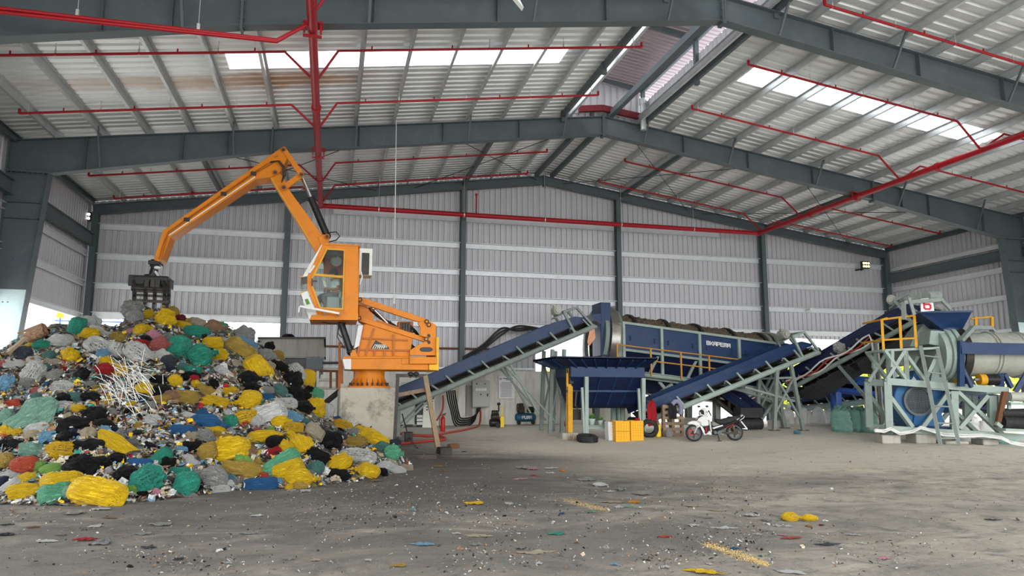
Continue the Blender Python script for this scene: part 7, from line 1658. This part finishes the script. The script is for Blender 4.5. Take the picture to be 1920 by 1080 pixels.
# ---- a label for every bag: colour, then its place in its row of the heap
ORDN = 'first second third fourth fifth sixth seventh eighth ninth tenth eleventh twelfth thirteenth fourteenth fifteenth sixteenth seventeenth eighteenth nineteenth twentieth'.split()
KW = {'round': 'tied bag', 'sack': 'filled sack', 'limp': 'crumpled bag', 'sheet': 'flattened bag'}
rows = {}
for b in BAGS:
    band = 'at the foot of the heap' if b[4] > 878 else 'low on the heap' if b[4] > 815 else 'halfway up the heap' if b[4] > 745 else 'high on the heap' if b[4] > 670 else 'near the heap crest'
    rows.setdefault((b[1], b[2], band), []).append(b)
for (colr, kind, band), lst in rows.items():
    lst.sort(key=lambda b: b[3]); cw = colr.replace('_print', ' printed').replace('_', ' '); n = len(lst)
    for i, b in enumerate(lst):
        if n == 1: lb = 'only %s %s %s' % (cw, KW[kind], band)
        elif i == 0: lb = 'leftmost %s %s %s' % (cw, KW[kind], band)
        elif i == n-1: lb = 'rightmost %s %s %s' % (cw, KW[kind], band)
        else: lb = '%s %s %s from the left %s' % (ORDN[i], cw, KW[kind], band)
        tag(b[0], lb, 'bag', 'bags on the waste heap')
        # a twist of plastic at the neck of the larger tied bags
        if kind == 'round' and b[5] > .42:
            R = random.Random(int(b[3])); k = MB(); c = V((.50, 0, 0))
            for q in range(9):
                a = 2*math.pi*q/9; u = V((0, math.cos(a), math.sin(a))); s_ = V((0, -math.sin(a), math.cos(a)))*.045
                k.add([c+u*.02-s_*.5, c+u*.02+s_*.5, c+V((.12+.06*R.random(), 0, 0))+u*.11+s_, c+V((.12, 0, 0))+u*.12-s_], [(0, 1, 2, 3)], True)
            k.lathe(V((.44, 0, 0)), V((.09, 0, 0)), [(.05, 0), (.075, .3), (.075, .7), (.05, 1)], 12)
            me = D.meshes.new('knot'); me.from_pydata([p for p in k.v], [], k.f); me.materials.append(M['bag_'+colr]); ko = D.objects.new('knot', me); COL.objects.link(ko); ko.parent = b[0]
# ---- loose scraps over the slope: beyond counting
mats_ = [M['bag_'+c] for c in ('white', 'tan', 'black', 'brown', 'yellow', 'clear', 'grey_green', 'red', 'light_blue', 'teal')]
m_ = MB(); R = random.Random(5); wts = [0]*12+[1]*7+[2]*7+[3]*7+[4]*3+[5]*6+[6]*2+[7]+[8]*2+[9]
def scrap(m_, p, n, L_, mi, R):
    a = R.random()*6.28; t = V((math.cos(a), math.sin(a), 0)); t = (t-n*t.dot(n)).normalized(); s = n.cross(t); nn = (n+t*R.uniform(-.9, .9)+s*R.uniform(-.9, .9)).normalized(); t = (t-nn*t.dot(nn)).normalized(); s = nn.cross(t)
    w = L_*R.uniform(.15, .8); k = L_*R.uniform(-.25, .35)
    m_.add([p-t*L_*.5-s*w*.5, p-t*L_*.5+s*w*.4, p+s*w*.5+nn*k, p-s*w*.5+nn*k, p+t*L_*.5+s*w*.3, p+t*L_*.5-s*w*.45], [(0, 3, 2, 1), (3, 5, 4, 2)], False, mi)
cnt = 0
while cnt < 16000:
    px, py = R.uniform(-20, 775), R.uniform(560, 945); h = BV.ray_cast(CAM, ray(px, py).normalized())
    if h[0] is None: continue
    n = h[1] if h[1].z > 0 else -h[1]; cnt += 1
    if R.random() < .93 and any(abs(px-b[3]) < b[6+1] and abs(py-b[4]) < b[7+1] for b in BAGS): continue
    scrap(m_, h[0]+n*R.uniform(0, .07), n, R.uniform(.03, .11)*(1 if R.random() < .86 else 1.8), R.choice(wts), R)
tag(m_.build('loose_waste', mats_), 'loose paper and plastic scraps between the bags of the heap', 'waste', kind='stuff')
m_ = MB(); cnt = 0
while cnt < 56:
    if cnt < 60: px, py, a0 = R.gauss(238, 24), R.gauss(735, 22), -50
    else: px, py, a0 = R.gauss(275, 9), R.gauss(795, 14), 65
    h = BV.ray_cast(CAM, ray(px, py).normalized()); cnt += 1
    if h[0] is None: continue
    a = math.radians(a0+R.gauss(0, 22)); d = RT*math.cos(a)+UP*math.sin(a)-FW*.1; L_ = R.uniform(.25, .7); c = h[0]+h[1]*(.1 if h[1].z > 0 else -.1)+V((0, -.08, .06))
    m_.tube([c-d*L_*.5, c+V((R.uniform(-.03, .03), 0, .05)), c+d*L_*.5], .005, 5)
tag(m_.build('thin_sticks', M['hose_cream']), 'scattered bundle of thin white sticks halfway up the heap', 'sticks', kind='stuff')
for k, (a, b, r, lb) in enumerate((((52, 640), (86, 622), .085, 'upper of two brown rolls near the heap crest'), ((58, 646), (88, 631), .09, 'lower of two brown rolls near the heap crest'))):
    p, _ = spot(*a); q, _ = spot(*b); q = atD(b[0], b[1], (p-CAM).dot(FW)); m_ = MB(); m_.cyl(p+V((0, -.1, .1)), q+V((0, -.1, .1)), r, n=16); tag(m_.build('carpet_roll', M['bag_brown']), lb, 'roll')
for (a, b, w, lb) in (((36, 625), (82, 618), .12, 'pale plank sticking out of the heap beside the left column'), ((18, 672), (50, 645), .1, 'grimy board leaning low left of the brown rolls')):
    p, _ = spot(*a); q = atD(b[0], b[1], (p-CAM).dot(FW)+.3); m_ = MB(); m_.bar(p+V((0, -.1, .1)), q+V((0, -.1, .12)), w, .05); tag(m_.build('plank', M['wood_pale']), lb, 'plank')
# ================================================================== LITTER ON THE FLOOR
LIT = """985 879 30 12 clear l|1000 881 16 8 pink l|1033 879 20 9 white t|1031 888 17 6 white l|1055 884 11 7 orange l|1000 893 17 6 red t|975 899 26 5 pink t|1103 901 36 11 clear l|1125 911 30 11 white r|1142 922 20 6 white t|1163 920 18 10 clear l|1205 928 32 9 clear l|893 945 38 9 yellow l|955 946 14 9 white l|1053 964 13 5 blue l|1150 943 42 6 tan t|1190 943 20 9 orange l|1162 952 18 7 white l|1178 951 26 8 pale_green t|1110 961 13 5 mint l|793 1022 32 12 light_blue t|855 1002 16 5 white t|897 1006 46 8 tan t|890 1022 22 7 clear t|1042 1002 38 4 teal t|1002 1037 62 8 tan t|690 1052 13 4 white t|747 1062 36 6 ochre t|1010 1058 15 5 white t|1246 1008 26 4 orange_red t|1246 1065 16 6 white l|1150 1060 16 5 light_blue t
160 1014 36 11 red l|190 1020 36 15 clear l|86 1016 36 8 white t|178 988 27 7 white t|268 1002 34 9 clear t|300 984 52 11 clear t|470 1001 40 8 clear t|277 1028 24 9 slate l|138 964 34 13 clear l|188 956 28 8 white l|10 1004 26 9 black l|12 985 20 6 slate l|573 922 19 9 white l|548 920 16 5 white t|427 1057 14 4 white t|112 1004 18 6 clear t|60 990 20 6 brown t|735 935 8 6 white l|705 903 18 9 brown l|540 1050 20 5 clear t|480 968 26 4 white t|205 972 30 5 brown t|335 1050 22 6 slate t|590 1052 16 5 tan t
1407 968 23 9 white l|1438 977 17 8 clear l|1457 987 14 6 white l|1480 988 15 6 white t|1517 988 12 6 ochre l|1483 1010 34 8 orange_red t|1468 1005 16 4 pink t|1355 991 42 7 white t|1300 986 18 7 white t|1377 1031 18 7 blue l|1600 1004 20 5 white t|1614 1020 16 3 white t|1480 1074 50 7 white t|1330 1059 11 5 white l|1550 1022 44 4 slate t|1320 1075 62 11 yellow l|1300 950 26 6 tan t|1340 958 34 5 tan t|1788 976 9 5 white l|1862 976 24 3 slate t|1425 910 8 3 white t|1590 905 5 3 white l|1540 986 8 5 wine l|1330 972 16 5 clear t|1255 1030 30 4 clear t|1420 1003 14 3 white t|1660 1048 30 5 pink t|870 848 8 4 black l|835 884 16 4 brown t|820 875 26 5 ochre t"""
LB = {}
for grp in LIT.replace('\n', '|').split('|'):
    q = grp.split()
    if len(q) < 6: continue
    g = ground(float(q[0]), float(q[1])); n0 = len(BAGS)
    kk = K[q[5]]; dep = (g-CAM).dot(FW); W_ = float(q[2])/FPX*dep; H_ = float(q[3])/FPX*dep
    o = D.objects.new('litter_scrap', SHAPES[kk][0] if kk == 'round' else RB.choice(SCRAPS)); COL.objects.link(o); Dd = max(H_*2.6, W_*.5); zt_ = max(.03, H_*(.8 if kk != 'sheet' else .5))
    zs = {'round': .7}.get(kk, 1.6); W_ *= 1.15 if kk != 'round' else 1
    o.matrix_world = Matrix.Translation(g+V((0, 0, zt_*.3 if kk == 'round' else .004))) @ Matrix.Rotation(RB.uniform(-.5, .5)-YAW, 4, 'Z') @ Matrix.Diagonal((W_, Dd, zt_*zs, 1))
    o.material_slots[0].link = 'OBJECT'; o.material_slots[0].material = M['bag_'+q[4]]
    LB.setdefault((q[4], 'near' if float(q[1]) > 980 else 'mid' if float(q[1]) > 925 else 'far'), []).append((float(q[0]), o, kk))
for (colr, zone), lst in LB.items():
    lst.sort(key=lambda b: b[0]); cw = colr.replace('_', ' '); zn = {'near': 'on the floor nearest the camera', 'mid': 'on the middle of the open floor', 'far': 'on the floor beyond the heap foot'}[zone]
    for i, (x, o, kk) in enumerate(lst):
        w_ = {'sheet': 'flat scrap', 'limp': 'crumpled scrap', 'round': 'bowl'}[kk]
        lb = 'only %s %s %s' % (cw, w_, zn) if len(lst) == 1 else ('leftmost' if i == 0 else 'rightmost' if i == len(lst)-1 else ORDN[i]+' from the left of the')+' %s %s %s' % (cw, w_, zn)
        tag(o, lb, 'litter', 'litter on the floor')
g = ground(1500, 977); yb_ = thing('waste_bag', 'bright yellow bag pinched in the middle, alone on the open floor', 'bag', g)
dep = (g-CAM).dot(FW); s_ = dep/FPX
for (cx_, w, h, nm) in ((-17, 34, 17, 'bag_half'), (17, 32, 13, 'bag_half')):
    o = D.objects.new(nm, SHAPES['round'][3 if cx_ < 0 else 4]); COL.objects.link(o); o.parent = yb_
    o.matrix_basis = Matrix.Translation(EX*cx_*s_+V((0, 0, h*s_*.42))) @ Matrix.Rotation(-YAW+(0 if cx_ < 0 else math.pi), 4, 'Z') @ Matrix.Diagonal((w*s_*1.1, h*s_*1.5, h*s_, 1)); o.material_slots[0].link = 'OBJECT'; o.material_slots[0].material = M['bag_yellow']
# crumbs and grit: beyond counting
m_ = MB(); R = random.Random(9); cnt = 0
while cnt < 8000:
    px, py = R.uniform(0, 1920), 1080-(1080-800)*R.random()**.8
    dens = .25+1.0*max(0, noise.noise(V((px*.004, py*.012, 2))))*2
    dl = abs((px-600)*.13-(py-880)) if px < 1700 else 999
    if dl < 60: dens += .5*(1-dl/60)
    if px > 1450 or (py < 910 and px > 850): dens *= .3
    if R.random() > dens: continue
    g = ground(px, py); cnt += 1
    if g.y > 22: continue
    scrap(m_, g+V((0, 0, .008)), V((R.uniform(-.2, .2), R.uniform(-.2, .2), 1)).normalized(), R.uniform(.010, .032)*(1 if R.random() < .93 else 2.2), R.choice([0]*4+[1]*6+[2]*9+[3]*5+[5]*5+[6]), R)
tag(m_.build('floor_crumbs', mats_), 'small crumbs and shreds strewn over the concrete floor', 'litter', kind='stuff')
m_ = MB(); R = random.Random(12)
for i in range(4200):
    t = R.random(); px, py = 1322+118*t+R.gauss(0, 5), 1020+40*t+R.gauss(0, 4)*(1-abs(t-.5))
    if i > 2800: px, py = 1060+80*t+R.gauss(0, 6), 938+20*t+R.gauss(0, 2)
    g = ground(px, py); scrap(m_, g+V((0, 0, .006)), V((0, 0, 1)), R.uniform(.005, .013), 0, R)
tag(m_.build('sawdust', mat('sawdust', (.52, .37, .15), .9)), 'ochre sawdust spilled in trails on the floor', 'sawdust', kind='stuff')
# ================================================================== OUTSIDE
def shrub(name, c, r, n, seed, lb, grp=None, mt='outside_leaf'):
    R = random.Random(seed); t = thing(name, lb, 'shrub', (c.x, c.y, c.z-r[2]), grp); m_ = MB()
    for i in range(n):
        a, e = R.random()*6.283, math.asin(R.uniform(-.5, 1)); rr = .75+.3*noise.noise(V((a*1.5, e*2, seed)))+R.uniform(-.15, .1)
        p = c+V((math.cos(a)*math.cos(e)*r[0]*rr, math.sin(a)*math.cos(e)*r[1]*rr, math.sin(e)*r[2]*rr)); L_ = R.uniform(.2, .5)
        d = V((R.uniform(-1, 1), R.uniform(-1, 1), R.uniform(-.4, 1))).normalized()*L_; s = d.cross(V((R.uniform(-1, 1), R.uniform(-1, 1), R.uniform(-1, 1)))).normalized()*L_*.3
        m_.add([p, p+d*.5+s, p+d, p+d*.5-s], [(0, 1, 2, 3)])
    m_.build('foliage', M[mt], t)
    m_ = MB()
    for i in range(4): a = R.random()*6.28; m_.cyl(V((c.x, c.y, -.3)), c+V((math.cos(a)*r[0]*.4, math.sin(a)*r[1]*.4, 0)), .09, .04, n=7)
    m_.build('stems', M['wood'], t)
mat('outside_leaf', (.50, .56, .06), .6, 0, .35, 1.5, world=True)
for i, (px, dep, hgt, w) in enumerate(((1050, 50, 2.2, 3.6), (1110, 52, 2.4, 3.5), (1490, 54, 2.6, 4), (1545, 56, 2.8, 4.0), (1610, 55, 3.0, 4.0), (1668, 57, 2.9, 4.0), (1730, 56, 3.1, 4), (1850, 58, 4.4, 5))):
    c = atD(px, 690, dep); c.z = hgt*.62; shrub('shrub', c, (w, 2.2, hgt), 3600, i+3, 'sunlit yellow green shrub outside the back opening, %s from the trommel feed end' % ORDN[i], 'shrubs outside')
sg_ = thing('sign_board', 'small yellow sign in a blue frame outside the left opening', 'sign', atD(113, 600, 30)); c = atD(113, 590, 30)
m_ = MB(); m_.box(c, (.26, .05, .26), Matrix.Rotation(.2, 3, 'Z')); m_.build('sign_plate', M['sign_yellow'], sg_); m_ = MB(); m_.bar(V((c.x, c.y+.05, -.4)), c+V((0, .05, .15)), .05, .05); m_.bar(c+V((-.2, .05, -.25)), c+V((4, .05, -.25)), .05, .05); m_.build('sign_post', M['blue_bright'], sg_)
